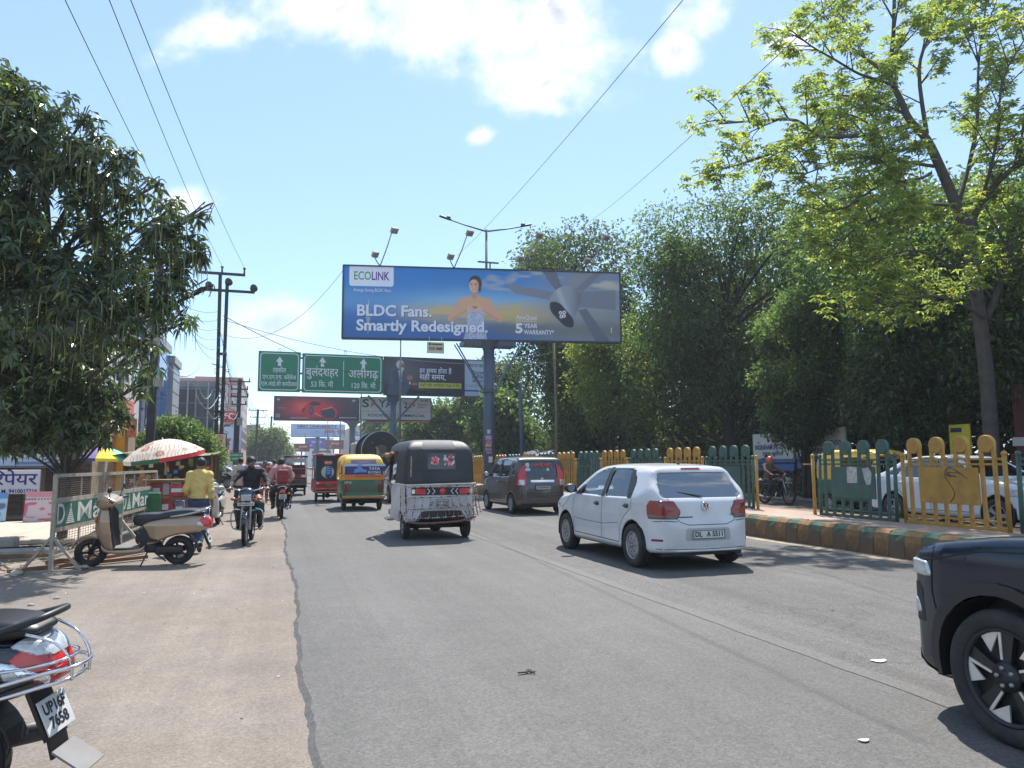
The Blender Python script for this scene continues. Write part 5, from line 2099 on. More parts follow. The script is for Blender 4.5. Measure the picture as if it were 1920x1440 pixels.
# ---- dark SUV entering at the right
M_SUV = mat("dark_blue_black_paint",(0.006,0.014,0.030),0.22,coat=.4,spec=.3,dirt=0.12,dirtcol=(.06,.055,.05),dscale=1.6)
SUVC = dict(
 name="suv_car",cat="car",h=.032,k=.075,paint=M_SUV,wb=2.61,wheel=(.345,.215,.250,"turbine"),arch=.405,
 side=[(-.70,.34),(-.84,.46),(-.86,.80),(-.80,1.0),(-.70,1.30),(-.50,1.55),(0,1.62),(.8,1.64),(1.45,1.59),(1.9,1.33),(2.22,1.13),(2.7,1.06),(3.12,.985),(3.33,.90),(3.42,.74),(3.44,.46),(3.34,.27),(3.1,.22),(1.2,.22)],
 front=[(0,.2),(.78,.2),(.87,.32),(.895,.60),(.885,.95),(.84,1.10),(.68,1.5),(.6,1.6),(.3,1.65),(0,1.66)],
 plan=[(0,-.86),(.5,-.84),(.75,-.7),(.86,-.4),(.895,.2),(.895,2.75),(.875,2.98),(.79,3.22),(.55,3.38),(.3,3.43),(0,3.44)],
 sidewin=[[(1.05,1.08),(2.05,1.1),(1.75,1.34),(1.45,1.5),(1.05,1.53)],[(.0,1.1),(.95,1.08),(.95,1.53),(.1,1.5)]],
 rearwin=[(0,1.1),(.55,1.1),(.48,1.42),(0,1.45)],rwy=0,frontwin=[(0,1.16),(.66,1.15),(.56,1.5),(0,1.55)],glass=M_GLASSD,
 mirror=(2.05,1.14),handles=[(1.15,.95),(.15,.96)],handle_mat=M_SUV,mirror_mat=M_SUV,
)
SUVC["patches"] = [
 None,
 ("grille",round_poly([(-.52,.42),(.52,.42),(.6,.80),(-.6,.80)],.05),"F",.008,M_BLACKPL),
 ("bumper_trim",round_poly([(-.80,.24),(.80,.24),(.76,.36),(-.76,.36)],.03),"F",.008,M_BLACKPL),
]
SUVC["lamps"] = [
 ("running_lamp",[(-.34,.80),(.30,.80),(.32,.87),(.05,.90),(-.30,.885)],"F",M_CLEARLAMP,.014),
 ("head_lamp",[(-.20,.575),(.30,.56),(.32,.67),(-.16,.66)],"F",M_CLEARLAMP,.012),
 ("lamp_surround",[(-.24,.52),(.36,.50),(.40,.76),(.0,.79),(-.2,.74)],"F",M_BLACKPL,.006),
 ("tail_lamp",[(-.3,.86),(.4,.86),(.4,.98),(-.3,.98)],"B",M_REDLAMP,.010),
]
def arch_band(y,R0,R1,zc,zmin=.25):
 o = []
 a0 = math.asin((zmin - zc)/R1)
 n = 16
 for i in range(n + 1):
  a = a0 + (PI - 2*a0)*i/n
  o.append((y + R1*math.cos(a),zc + R1*math.sin(a)))
 a0 = math.asin((zmin - zc)/R0)
 for i in range(n + 1):
  a = PI - a0 - (PI - 2*a0)*i/n
  o.append((y + R0*math.cos(a),zc + R0*math.sin(a)))
 return o
SUVC["patches"] = [("arch_trim",arch_band(2.61,.408,.475,.355),"S",.012,M_BLACKPL),("arch_trim",arch_band(0,.408,.475,.355),"S",.012,M_BLACKPL),
    ("sill_trim",[(.47,.22),(2.13,.22),(2.13,.36),(.47,.36)],"S",.010,M_BLACKPL)] + SUVC["patches"][1:]
SUVC["lines"] = [([(2.06,1.03),(2.10,.70),(2.05,.38)],"S",.012),([(1.0,1.05),(1.0,.38)],"S",.012),([(.05,1.05),(.0,.9),(.40,.62),(.48,.38)],"S",.012),
    ([(2.1,1.02),(2.7,.985),(3.05,.90),(3.3,.86)],"S",.01),([(3.04,.98),(3.06,.72),(3.03,.62)],"S",.01)]
sv = car(SUVC,"dark blue black SUV entering at the right edge, front wheel with slanted bright facets",(4.49,.46,.022),R(-1.0))
# ---- white sedan behind the railing, driving the other way
M_WHITE2 = mat("white_sedan_paint",(0.60,0.62,0.66),0.25,coat=0.8,dirt=.08)
SEDAN = dict(
 name="sedan_car",h=.04,k=.08,paint=M_WHITE2,wb=2.6,wheel=(.31,.19,.2,"spoke"),arch=.36,
 side=[(-.85,.3),(-.98,.42),(-1.0,.70),(-.92,.96),(-.70,1.03),(-.35,1.10),(.15,1.36),(.6,1.46),(1.1,1.47),(1.6,1.38),(2.1,1.10),(2.4,.98),(2.9,.90),(3.3,.76),(3.42,.56),(3.4,.34),(3.1,.22),(1.2,.2)],
 front=[(0,.2),(.76,.2),(.85,.32),(.865,.60),(.85,.90),(.76,1.1),(.62,1.38),(.5,1.45),(0,1.49)],
 plan=[(0,-1.01),(.5,-.98),(.74,-.8),(.84,-.4),(.865,.3),(.865,2.4),(.82,2.9),(.68,3.25),(.4,3.4),(0,3.43)],
 sidewin=[[(1.1,.98),(2.1,1.0),(1.7,1.26),(1.45,1.36),(1.1,1.39)],[(.2,1.02),(1.0,.98),(1.0,1.39),(.55,1.37),(.3,1.25)],[(-.2,1.06),(.12,1.03),(.22,1.22)]],
 rearwin=[(0,1.1),(.58,1.1),(.5,1.32),(0,1.35)],rwy=.6,frontwin=[(0,1.05),(.64,1.02),(.52,1.36),(0,1.4)],glass=M_GLASSD,
 mirror=(2.08,1.02),handles=[(1.2,.86),(.3,.88)],handle_mat=M_WHITE2,
)
SEDAN["patches"] = [
 ("grille",round_poly([(-.38,.55),(.38,.55),(.36,.7),(-.36,.7)],.03),"F",.008,M_BLACKPL),
 ("window_trim",[(1.0,.97),(1.1,.97),(1.1,1.4),(1.0,1.4)],"S",.004,M_BLACKPL),
]
SEDAN["lamps"] = [("tail_lamp",[(-.36,.79),(.44,.79),(.42,.94),(-.3,.94)],"B",M_REDLAMP,.010),("head_lamp",[(-.6,.68),(.5,.62),(.45,.75),(-.5,.82)],"F",M_CLEARLAMP,.010)]
SEDAN["lines"] = [([(2.15,.95),(2.15,.6),(2.05,.33)],"S",.014),([(1.05,.96),(1.05,.33)],"S",.014),([(.1,1.0),(.05,.85),(.32,.6),(.38,.33)],"S",.014),([(2.05,.34),(.4,.33)],"S",.01)]
wsd = car(SEDAN,"white sedan in the far carriageway behind the yellow railing",(15.35,14.80,0),R(180))
wsd.scale = (1.06,1.06,1.12)
# ---- more cars farther off
M_SILVER = mat("silver_car_paint",(0.32,0.35,0.38),0.3,.5,coat=.7)
M_DKGREEN = mat("dark_green_grey_paint",(0.05,0.065,0.06),0.3,.2,coat=.7)
HS = dict(HATCH,paint=M_SILVER,h=.045,ps=.1,lh=.025,name="hatchback_car")
car(HS,"silver blue car between the yellow auto rickshaw and the black hooded rickshaw",(4.92,28.4,.022),0)
HG = dict(SEDAN,paint=M_DKGREEN,h=.05,handle_mat=M_DKGREEN)
car(HG,"dark green grey car at the right edge beyond the white sedan",(18.0,13.2,0),R(180))
HSV = dict(SEDAN,paint=mat("pale_silver_paint",(0.42,0.45,0.46),.3,.3,coat=.7),h=.055)
car(HSV,"pale silver car crossing by the shops, left of the small green sign",(-2.6,51.5,0),R(78))
HW2 = dict(TALL,paint=M_WHITE2,h=.055,handle_mat=M_WHITE2,mirror_mat=M_WHITE2)
car(HW2,"small white car far ahead, left of the open brown rickshaw",(-.8,55.0,0.0),R(2))
# ================================================================ three-wheelers
M_HOOD = mat("black_hood_fabric",(0.022,0.024,0.027),0.55,var=.25,vscale=3,bump=.25,bscale=22,dirt=.25,dirtcol=(.10,.095,.09),dscale=2.5)
M_HOODTOP = mat("lit_hood_fabric",(0.10,0.10,0.10),0.7,var=.25,vscale=3,bump=.3,bscale=16)  # paler hood colour: light on the sloping top is painted in
M_TUBW = mat("white_rickshaw_paint",(0.56,0.57,0.60),0.4,coat=.3,var=.06,dirt=.35,dirtcol=(.30,.26,.21),dscale=3)
M_TUBG = mat("green_auto_paint",(0.025,0.115,0.06),0.45,coat=.3,var=.12,dirt=.35,dirtcol=(.14,.11,.08),dscale=3)
M_YHOOD = mat("yellow_hood_vinyl",(0.72,0.46,0.06),0.5,var=.10,vscale=3,bump=.2,bscale=10,dirt=.2,dirtcol=(.5,.35,.12))
M_TUBR = mat("red_rickshaw_paint",(0.46,0.018,0.022),0.35,coat=.4,var=.1,dirt=.2)
M_BEADR = mat("red_bead",(0.42,0.04,0.03),0.4)
M_BEADW = mat("white_bead",(0.66,0.62,0.52),0.4,var=.2)
M_BEADB = mat("dark_bead",(0.03,0.03,0.045),0.4)
M_RUSTBAR = mat("brown_bumper_bar",(0.16,0.075,0.045),0.6,var=.3,vscale=9)
M_SKIN = mat("skin_brown",(0.235,0.115,0.068),0.5,var=.1,vscale=9)
M_HAIR = mat("black_hair",(0.011,0.010,0.010),0.55,var=.4,vscale=60,bump=.6,bscale=140)
def rick_body(t,hw,H,tubm,hoodm,zt=1.08,h=.035,hood_cut=True,len_=2.35,ylo=-.47):
 """lower tub and soft hood; returns ray-cast trees of both"""
 side = smooth_poly([(ylo + .06,.34),(ylo,.55),(ylo + .0,zt - .06),(ylo + .05,zt),(.9,zt - .02),(1.02,.62),(1.15,.55),(1.75,.58),(1.95,.95),(2.12,1.05),(len_,.82),(len_ - .02,.45),(len_ - .3,.33),(1.0,.30)],True,4)
 plan = smooth_poly(mirrored([(0,ylo - .01),(hw*.7,ylo + .01),(hw*.95,ylo + .14),(hw,.2),(hw,1.1),(hw*.86,1.6),(hw*.55,len_ - .1),(0,len_)]),True,4)
 f = Field((-hw,ylo,.25),(hw,len_ + .05,zt + .03),h)
 F = smax(sd_poly(f.y[0],f.z[0],side)[None],sd_poly(f.x[:,:,0],f.y[:,:,0]*1.0,plan)[:,:,None],.06)
 F = smax(F,np.abs(f.x) - (hw - .06*np.clip((.62 - f.z)/.3,0,1)),.04)
 Ft = F.copy()
 for s in (-1,1):    # rear wheel openings from below
  F = smax(F,-np.maximum(np.sqrt((f.y) ** 2 + (f.z - .24) ** 2) - .30,np.abs(f.x - s*hw) - .26),.01)
 F = np.maximum(F,-np.maximum(np.abs(f.x) - hw + .06,np.maximum(.66 - f.z,np.maximum(ylo + .09 - f.y,f.y - .84))))
 obj("tub",f.mesh(F,"tub"),tubm,t)
 bt = f.bvh(Ft)
 top = H
 sideh = smooth_poly([(ylo + .02,zt - .02),(ylo + .03,1.30),(ylo + .07,top - .32),(ylo + .20,top - .13),(ylo + .45,top - .03),(.6,top),(1.4,top - .02),(1.72,top - .12),(1.86,top - .30),(2.06,1.08),(2.0,zt - .02),(.9,zt - .02)],True,4)
 fronth = smooth_poly(mirrored([(0,zt - .1),(hw*.97,zt - .1),(hw*.965,1.4),(hw*.9,top - .26),(hw*.74,top - .06),(hw*.4,top),(0,top + .005)]),True,4)
 planh = smooth_poly(mirrored([(0,ylo),(hw*.75,ylo + .02),(hw*.93,ylo + .12),(hw*.98,.2),(hw*.97,1.2),(hw*.8,1.8),(0,2.1)]),True,4)
 f = Field((-hw,ylo,zt - .03),(hw,2.15,top + .03),h)
 F = smax(smax(sd_poly(f.y[0],f.z[0],sideh)[None],sd_poly(f.x[:,0,:],f.z[0],fronth)[:,None,:],.07),sd_poly(f.x[:,:,0],f.y[:,:,0]*1.0,planh)[:,:,None],.07)
 Fo = F.copy()
 F = np.maximum(F,-np.maximum(Fo + .05,zt - .5 - f.z))
 win = round_poly([(.55,zt),(1.55,zt),(1.66,top - .34),(.55,top - .25)],.08)
 F = np.maximum(F,-np.maximum(sd_poly(f.y[0],f.z[0],win)[None],.2 - np.abs(f.x)))
 fw = round_poly(mirrored([(0,zt + .05),(hw*.78,zt + .05),(hw*.7,top - .22),(0,top - .18)]),.06)
 F = np.maximum(F,-np.maximum(sd_poly(f.x[:,0,:],f.z[0],fw)[:,None,:],1.5 - f.y))
 obj("hood",f.mesh(F,"hood"),hoodm,t)
 bh = f.bvh(Fo)
 # cabin floor, rear bench, axle and front fork
 mb = MB()
 mb.box((0,.75,.42),(hw*1.7,2.3,.1))
 mb.box((0,.25,.72),(hw*1.6,.5,.18),None,.05)
 mb.box((0,1.25,.72),(hw*1.0,.4,.2),None,.05)
 mb.build("bench_seat",M_SEAT,t)
 mb = MB()
 mb.cyl((-hw + .1,0,.24),(hw - .1,0,.24),.045,10)
 mb.sphere((0,0,.25),.13,10,8)
 mb.box((0,.35,.30),(hw*1.2,.5,.16))
 for s in (-1,1):
  mb.cyl((s*(hw - .26),.02,.25),(s*(hw - .26),-.03,.48),.035,8)
 mb.cyl((.18,-.1,.3),(.18,-.44,.27),.025,8)
 mb.build("rear_axle",M_BLACKPL,t)
 for x,y in ((-hw + .13,0),(hw - .13,0),(0,1.98)):
  add_wheel(t,x if x else .001,y,.245,.13,.14,"steel")
 return bt,bh
def cord_on(mb,pts,r=.009,n=5):
 mb.tube(pts,r,n)
# ---- black hooded rickshaw with bead strings, in front of us
rk1 = thing("auto_rickshaw","white rickshaw with black hood and strings of beads across its tail","auto rickshaw",(3.10,14.88,.022),R(1.0))
hw = .74
bt,bh = rick_body(rk1,hw,1.97,M_TUBW,M_HOOD,1.06)
patch(bh,round_poly([(-.36,1.74),(.32,1.74),(.30,1.925),(-.30,1.925)],.03),"B",.008,.06).build("hood_panel",M_HOODTOP,rk1)
P1 = patch(bh,round_poly([(-.26,1.36),(.30,1.36),(.30,1.67),(-.26,1.67)],.02),"B",.006,.05)
P1.build("back_window",mat("clear_vinyl",(.045,.05,.055),.18,coat=.4,var=.2),rk1)
rf = random.Random(8)
hz,_ = hit_at(bh,0,1.5,"B")
for (cx,cz,r) in ((-.11,1.51,.09),(.165,1.53,.115)):
 mb = MB()
 for k in range(26):
  a,q = rf.uniform(0,2*PI),r*math.sqrt(rf.random())
  p,_ = hit_at(bh,cx + q*math.cos(a),cz + q*math.sin(a),"B")
  mb.mat(0 if rf.random() < .7 else 1).sphere(p + Vector((0,-.012,0)),rf.uniform(.016,.03),6,4,(1,.35,1))
 o = mb.build("printed_flower",[mat("pink_flower",srgb(226,120,124),.6),mat("pale_flower",srgb(214,196,200),.6)],rk1)
 o["kind"] = "stuff"
# light worn strips on the left of the hood
patch(bh,round_poly([(-.60,1.22),(-.575,1.22),(-.565,1.60),(-.59,1.62)],.005),"B",.006,.05).build("worn_strip",mat("worn_canvas",(.34,.25,.17),.9,var=.4,vscale=14),rk1)
patch(bt,round_poly([(-.58,.86),(.60,.86),(.60,1.01),(-.58,1.01)],.03),"B",.008,.05).build("lamp_band",M_BLACKPL,rk1)
for x in (-.40,.46):
 patch(bt,round_poly([(x - .10,.88),(x + .10,.88),(x + .10,.99),(x - .10,.99)],.04),"B",.03,.05).build("tail_lamp",M_REDLAMPB,rk1)
 sg = -1 if x < 0 else 1
 patch(bt,round_poly([(x + sg*.11,.89),(x + sg*.17,.89),(x + sg*.17,.98),(x + sg*.11,.98)],.02),"B",.028,.05).build("reverse_lamp",M_CLEARLAMP,rk1)
c,_ = hit_at(bt,.03,.935,"B")
mb = MB()
mb.lathe([(0,.03),(.05,.028),(.066,.015),(.068,0)],c + Vector((0,-.008,0)),(0,-1,0),18)
mb.build("round_reflector",M_REDLAMPB,rk1)
mb = MB()
for x,sg in ((-.22,1),(-.12,1),(.20,-1),(.29,-1)):
 for dz in (-1,1):
  mb.beam((x,c.y - .02,.935),(x - sg*.05,c.y - .02,.935 + dz*.055),.012,.006,(0,1,0))
mb.build("chevrons",M_WHITETXT,rk1)["kind"] = "stuff"
o = plate(rk1,bt,.03,.70,"B","",.24,.15)
plate(rk1,bt,.03,.70,"B","UP16",.20,.085,M_PLATEG,M_WHITETXT,fit=.7)
mb = MB()
for sg in (-1,1):
 q = [(.03 + sg*.20,c.y - .03,.66),(.03 + sg*.235,c.y - .03,.70),(.03 + sg*.20,c.y - .03,.74),(.03 + sg*.185,c.y - .03,.70)]
 mb.tube(q,.008,5)
mb.build("scroll_motif",M_BLACKTXT,rk1)
patch(bt,round_poly([(-.52,.34),(.54,.34),(.40,.56),(-.36,.56)],.06),"B",.006,.05).build("tail_recess",M_BLACKPL,rk1)
mb = MB()
pb = smooth_poly([(-.66,-.50,.36),(-.4,-.545,.33),(0,-.55,.335),(.4,-.545,.36),(.70,-.47,.43)],False,4)
mb.tube(pb,.022,8)
mb.build("bumper_bar",M_RUSTBAR,rk1)
# bead strings: horizontals, fan of diagonals and verticals, each bead a small ball
strings = []
yb = -.515
for z in (1.035,.835,.62,.44):
 strings.append([(-.71,yb,z - .02),(0,yb - .01,z - .01),(.70,yb,z + .03)])
for k in range(10):
 x = -.64 + k*.142
 strings.append([(x,yb - .005,.835),(x + (k - 4.5)*.022,yb - .01,.45)])
for k in range(4):
 strings.append([(.05 + k*.14,yb - .012,.80),(.16 + k*.17,yb - .012,.50)])
cage = [((.70,-.45,1.06),(.82,-.42,.50)),((.70,-.30,1.05),(.80,-.25,.5)),((.62,-.5,1.04),(.66,-.5,.36)),((.74,-.45,.80),(.76,-.1,.80)),((.70,-.5,.62),(.80,-.42,.62)),((-.68,-.5,1.03),(-.68,-.5,.42)),((-.76,-.3,1.0),(-.76,-.3,.45))]
for a,b in cage:
 strings.append([a,b])
mbs = MB()
mbb = MB()
for st in strings:
 pts = dens([(p[0],p[2]) for p in st],.045,False)
 ysn = np.interp(np.linspace(0,1,len(pts)),np.linspace(0,1,len(st)),[p[1] for p in st])
 P3 = [Vector((p[0],y,p[1])) for p,y in zip(pts,ysn)]
 mbs.tube(P3,.0095,4)
 for i,p in enumerate(P3):
  mbb.mat((0,1,1,2)[i % 4] if i % 3 else 1).sphere(p,.014,5,3)
o = mbs.build("string",mat("tan_string",(.24,.13,.08),.7,var=.3,vscale=30),rk1)
o["kind"] = "stuff"
o = mbb.build("beads",[M_BEADR,M_BEADW,M_BEADB],rk1)
o["kind"] = "stuff"
mb = MB()
for s in (-1,1):
 mb.tube([(s*.70,-.47,1.06),(s*.72,.2,1.07),(s*.72,.85,1.06)],.016,6)
mb.tube([(-.70,-.49,1.06),(.70,-.49,1.08)],.016,6)
mb.build("top_rail",M_BEADW,rk1)
mb = MB()
mb.box((-.83,.6,.36),(.14,.42,.05),None,.02)
mb.build("side_step",M_STEEL,rk1)
mb = MB()
mb.tube(smooth_poly([(-.66,1.55,1.55),(-.78,1.3,1.66),(-.80,1.0,1.62),(-.74,.8,1.68)],False,4),[.05]*13,7)
mb.sphere((-.78,1.05,1.64),.09,8,6,(1,1.3,.7))
mb.build("rolled_canvas",mat("brown_canvas",(.30,.17,.09),.9,var=.35,vscale=12),rk1)
# ---- yellow and green auto rickshaw
rk2 = thing("auto_rickshaw","yellow topped green auto rickshaw with a blue advertisement across its back","auto rickshaw",(2.73,24.8,.022),R(1.5))
hw = .70
bt,bh = rick_body(rk2,hw,1.80,M_TUBG,M_YHOOD,.96,.04)
yb = -.46
def band(bv,z0,z1,m,nm,x=.72,off=.006,r=.01):
 return patch(bv,round_poly([(-x,z0),(x,z0),(x,z1),(-x,z1)],r),"B",off,.07).build(nm,m,rk2)
M_NAVYV = mat("navy_vinyl",srgb(38,44,108),.45,var=.1)
band(bh,1.12,1.40,M_NAVYV,"advert_band",.695)
band(bh,1.39,1.46,mat("silver_vinyl",srgb(186,190,206),.5),"advert_edge",.69,.010)
band(bh,1.46,1.60,mat("mauve_vinyl",srgb(134,116,140),.5,var=.1),"upper_banner",.40,.008)
band(bh,.99,1.125,mat("orange_vinyl",srgb(224,126,60),.5,var=.12),"lower_band",.70,.010)
c,_ = hit_at(bh,.3,1.25,"B")
PW = plane_mtx((0,c.y - .014,1.25),(1,0,0),(0,.06,1))
text_on(rk2,"TATA",PW,.33,.06,.115,M_WHITETXT,.02,fit=.36)
text_on(rk2,"KOSH",PW,.33,-.055,.115,M_WHITETXT,.004,fit=.38)
mb = MB()
mb.box((.33,-.12,0),(.40,.008,.003))
mb.build("print_rule",M_WHITETXT,rk2,mtx=PW)
mb = MB()
mb.poly([(-.34,-.12,0),(.06,-.12,0),(.10,.02,0),(-.02,.05,0),(-.08,.10,0),(-.05,.2,0),(-.2,.2,0),(-.2,.1,0),(-.3,.04,0)])
mb.build("printed_figure",mat("pale_blue_print",srgb(112,140,196),.5,var=.3,vscale=12),rk2,mtx=PW)
cu,_ = hit_at(bh,0,1.53,"B")
text_on(rk2,"स्वास्थ्य कोष",plane_mtx((0,cu.y - .012,1.51),(1,0,0),(0,.3,1)),0,0,.07,M_WHITETXT,.01,fit=.34)
cu,_ = hit_at(bh,0,1.05,"B")
text_on(rk2,"SAFE DRIVING AHMEDABAD",plane_mtx((0,cu.y - .014,1.075),(1,0,0),(0,0,1)),.12,0,.06,M_DARKMETAL,.01,fit=.8)
for x in (-.52,.52):
 patch(bt,round_poly([(x - .07,.56),(x + .07,.56),(x + .07,.80),(x - .07,.80)],.03),"B",.02,.06).build("tail_lamp",M_REDLAMP,rk2)
patch(bt,round_poly([(.36,.86),(.60,.86),(.60,.93),(.36,.93)],.01),"B",.01,.06).build("reflector_strip",M_REDLAMP,rk2)
cu,_ = hit_at(bt,0,.7,"B")
text_on(rk2,"UP16 AT 4521",plane_mtx((.02,cu.y - .01,.70),(1,0,0),(0,0,1)),0,0,.075,mat("red_print",srgb(190,50,50),.5),.015,fit=.60)
text_on(rk2,"UP16",plane_mtx((-.5,cu.y + .0,.88),(1,0,0),(0,0,1)),0,0,.09,M_WHITETXT,.01,off=.02,fit=.22)
mb = MB()
mb.box((0,yb - .04,.42),(1.36,.05,.09),None,.02)
mb.build("bumper_bar",mat("ochre_paint",(.42,.24,.05),.5,var=.2,dirt=.3),rk2)
patch(bt,round_poly([(-.68,.40),(.68,.40),(.68,.43),(-.68,.43)],.01),"B",.008,.06).build("tail_crease",M_BLACKPL,rk2)
# ---- red battery rickshaw with black curtain
def erick(label,loc,rz,tubm,roofm,open_rear):
 t = thing("battery_rickshaw",label,"battery rickshaw",loc,rz)
 W,H = .50,1.83
 f = Field((-W,-.5,.3),(W,2.1,.9),.035)
 side = smooth_poly([(-.42,.36),(-.48,.55),(-.44,.82),(.55,.82),(.7,.5),(1.3,.46),(1.75,.85),(2.0,.85),(2.08,.6),(1.95,.36)],True,4)
 F = smax(sd_poly(f.y[0],f.z[0],side)[None],np.abs(f.x) - W,.05)
 for s in (-1,1):
  F = smax(F,-np.maximum(np.sqrt(f.y ** 2 + (f.z - .25) ** 2) - .3,np.abs(f.x - s*W) - .2),.01)
 obj("tub",f.mesh(F,"tub"),tubm,t)
 bt = f.bvh(F)
 mb = MB()
 for s in (-1,1):
  for (y0,y1) in ((-.42,-.46),(.55,.55),(1.75,1.3)):
   mb.tube([(s*.48,y0,.8),(s*.49,y1,H - .05)],.016,6)
 for z in (.95,1.25):
  mb.tube([(-.48,-.44,z),(.48,-.44,z)],.012,6)
 mb.build("post",M_STEEL,t)
 f = Field((-.55,-.6,H - .1),(.55,1.6,H + .1),.03)
 F = smax(f.box((0,.45,H),(.53,1.02,.055),.05),0*f.x + 0*f.y + f.z - (H + .05 - .03*f.x ** 2),.02)
 obj("roof",f.mesh(F,"roof"),roofm,t)
 mb = MB()
 mb.box((0,.75,.6),(.9,.4,.25),None,.05)
 mb.box((0,1.0,1.0),(.9,.1,.5),None,.04)
 mb.box((0,.1,.85),(.92,.45,.14),None,.05)
 mb.box((0,.35,1.18),(.92,.1,.5),None,.04)
 mb.build("seat",mat("maroon_seat",(.14,.03,.03),.5,var=.3),t)
 for x,y in ((-.43,0),(.43,0),(0.001,1.85)):
  add_wheel(t,x,y,.23,.09,.14,"steel")
 mb = MB()
 mb.cyl((-.4,0,.23),(.4,0,.23),.04,8)
 mb.sphere((0,0,.24),.1,8,6)
 for s in (-1,1):
  mb.box((s*.3,.0,.34),(.05,.6,.03))
 mb.box((0,.4,.36),(.8,1.0,.06))
 mb.build("rear_axle",M_BLACKPL,t)
 return t,bt,H
rk3,bt,H = erick("red battery rickshaw with black curtain and a round blue sticker",(2.02,30.4,.022),R(1),M_TUBR,M_TUBR,False)
mb = MB()
n = 12
for i in range(n):
 a,b = -.49 + .98*i/n,-.49 + .98*(i + 1)/n
 w = lambda q: -.47 + .008*math.sin(q*17)
 mb.quad((a,w(a),.84),(b,w(b),.84),(b,w(b) - .01,H - .04),(a,w(a) - .01,H - .04))
 mb.quad((a,w(a) + .02,.84),(a,w(a) + .01,H - .04),(b,w(b) + .01,H - .04),(b,w(b) + .02,.84))
mb.build("curtain",M_HOOD,rk3)
mb = MB()
mb.mat(0).lathe([(0,0),(.24,0)],(-.05,-.492,1.16),(0,-1,0),28)
mb.mat(1).poly([(-.15,-.496,.955),(.12,-.496,.99),(.10,-.496,1.37),(-.10,-.496,1.39)])
mb.mat(2).poly([(-.09,-.499,.93),(.05,-.499,.93),(.03,-.499,1.05),(-.08,-.499,1.03)])
for k in range(3):
 mb.mat(0).box((-.02,-.498,1.12 + k*.09),(.14,.002,.03))
mb.build("round_sticker",[mat("pale_green_print",srgb(176,190,170),.5),mat("blue_sticker",srgb(56,84,170),.5),M_BLACKTXT],rk3)
mb = MB()
mb.box((-.03,-.495,1.52),(.30,.004,.13))
o = mb.build("cloth_sign",mat("salmon_print",srgb(206,110,92),.6,var=.2),rk3)
text_on(o,"राधे राधे",plane_mtx((-.03,-.5,1.52),(1,0,0),(0,0,1)),0,0,.09,M_WHITETXT,.012,fit=.22)
mb = MB()
mb.box((0,-.58,H + .0),(.44,.02,.055))
mb.build("roof_lettering",M_WHITETXT,rk3)
for s in (-1,1):
 mb = MB()
 mb.lathe([(0,.02),(.045,.012),(.05,0)],(s*.41,hit_at(bt,s*.41,.72,"B")[0].y,.72),(0,-1,0),14)
 mb.build("tail_lamp",M_CLEARLAMP,rk3)
plate(rk3,bt,0,.66,"B","",.2,.1,M_PLATEG)
mb = MB()
mb.box((0,-.52,.40),(.98,.06,.06),None,.02)
mb.build("bumper_bar",mat("ochre_paint2",(.40,.20,.05),.5,var=.2,dirt=.3),rk3)
rk4,bt,H = erick("open backed brown battery rickshaw with maroon rear seats, left of the red one",(.98,37.2,.022),R(1),mat("dark_maroon_paint",(.075,.035,.03),.4,coat=.3),mat("black_roof",(.025,.025,.027),.4),True)
mb = MB()
mb.box((0,-.47,H - .19),(.9,.03,.2),None,.01)
mb.build("back_panel",mat("pale_panel",(.45,.46,.47),.5),rk4)
mb = MB()
mb.box((0,-.60,H + .01),(.5,.02,.06))
mb.build("roof_lettering",M_REDLAMPB,rk4)
mb = MB()
mb.box((0,-.5,.84),(.98,.1,.07),None,.02)
mb.build("seat_edge",mat("red_trim",(.32,.04,.03),.5),rk4)
# ---- yellow topped auto rickshaw parked behind the green railing
rk5 = thing("auto_rickshaw","parked yellow topped auto rickshaw behind the green railing with torn papers","auto rickshaw",(16.6,18.9,0),R(180 + 6))
bt,bh = rick_body(rk5,.70,1.86,M_TUBG,M_YHOOD,.96,.05)
# ================================================================ scooters and motorcycles
M_GOLD = mat("gold_scooter_paint",(0.37,0.265,0.18),0.28,.5,coat=.6,dirt=.2,dirtcol=(.25,.19,.13),dscale=5)
M_PEARL = mat("pearl_white_paint",(0.52,0.50,0.46),0.35,coat=.5,dirt=.3,dirtcol=(.3,.26,.2),dscale=5)
M_INKY = mat("inky_black_paint",(0.006,0.009,0.016),0.18,coat=.7)
M_VINYL = mat("seat_vinyl",(0.016,0.017,0.022),0.38,var=.2,bump=.08,bscale=120)
M_MAT = mat("floor_mat_grey",(0.16,0.16,0.155),0.8,var=.2,dirt=.4)
M_ALUM = mat("dull_aluminium",(0.36,0.37,0.38),0.35,.8,var=.1)
def spoke_rim(R0,w,n=5):
 mb = MB()
 s = w/2
 mb.lathe([(R0,-s*.7),(R0 - .012,-s*.4),(R0 - .012,s*.4),(R0,s*.7),(R0 - .02,s*.5),(R0 - .02,-s*.5),(R0,-s*.7)],axis=(1,0,0),n=28)
 for k in range(n):
  a = 2*PI*k/n
  c,sn = math.cos(a),math.sin(a)
  mb.beam((0,.03*c,.03*sn),(0,(R0 - .012)*c,(R0 - .012)*sn),.028,.034,(1,0,0))
 mb.cyl((-s*.8,0,0),(s*.8,0,0),.042,14)
 me = mb.mesh("rim")
 me.materials.append(M_BLACKPL)
 return me
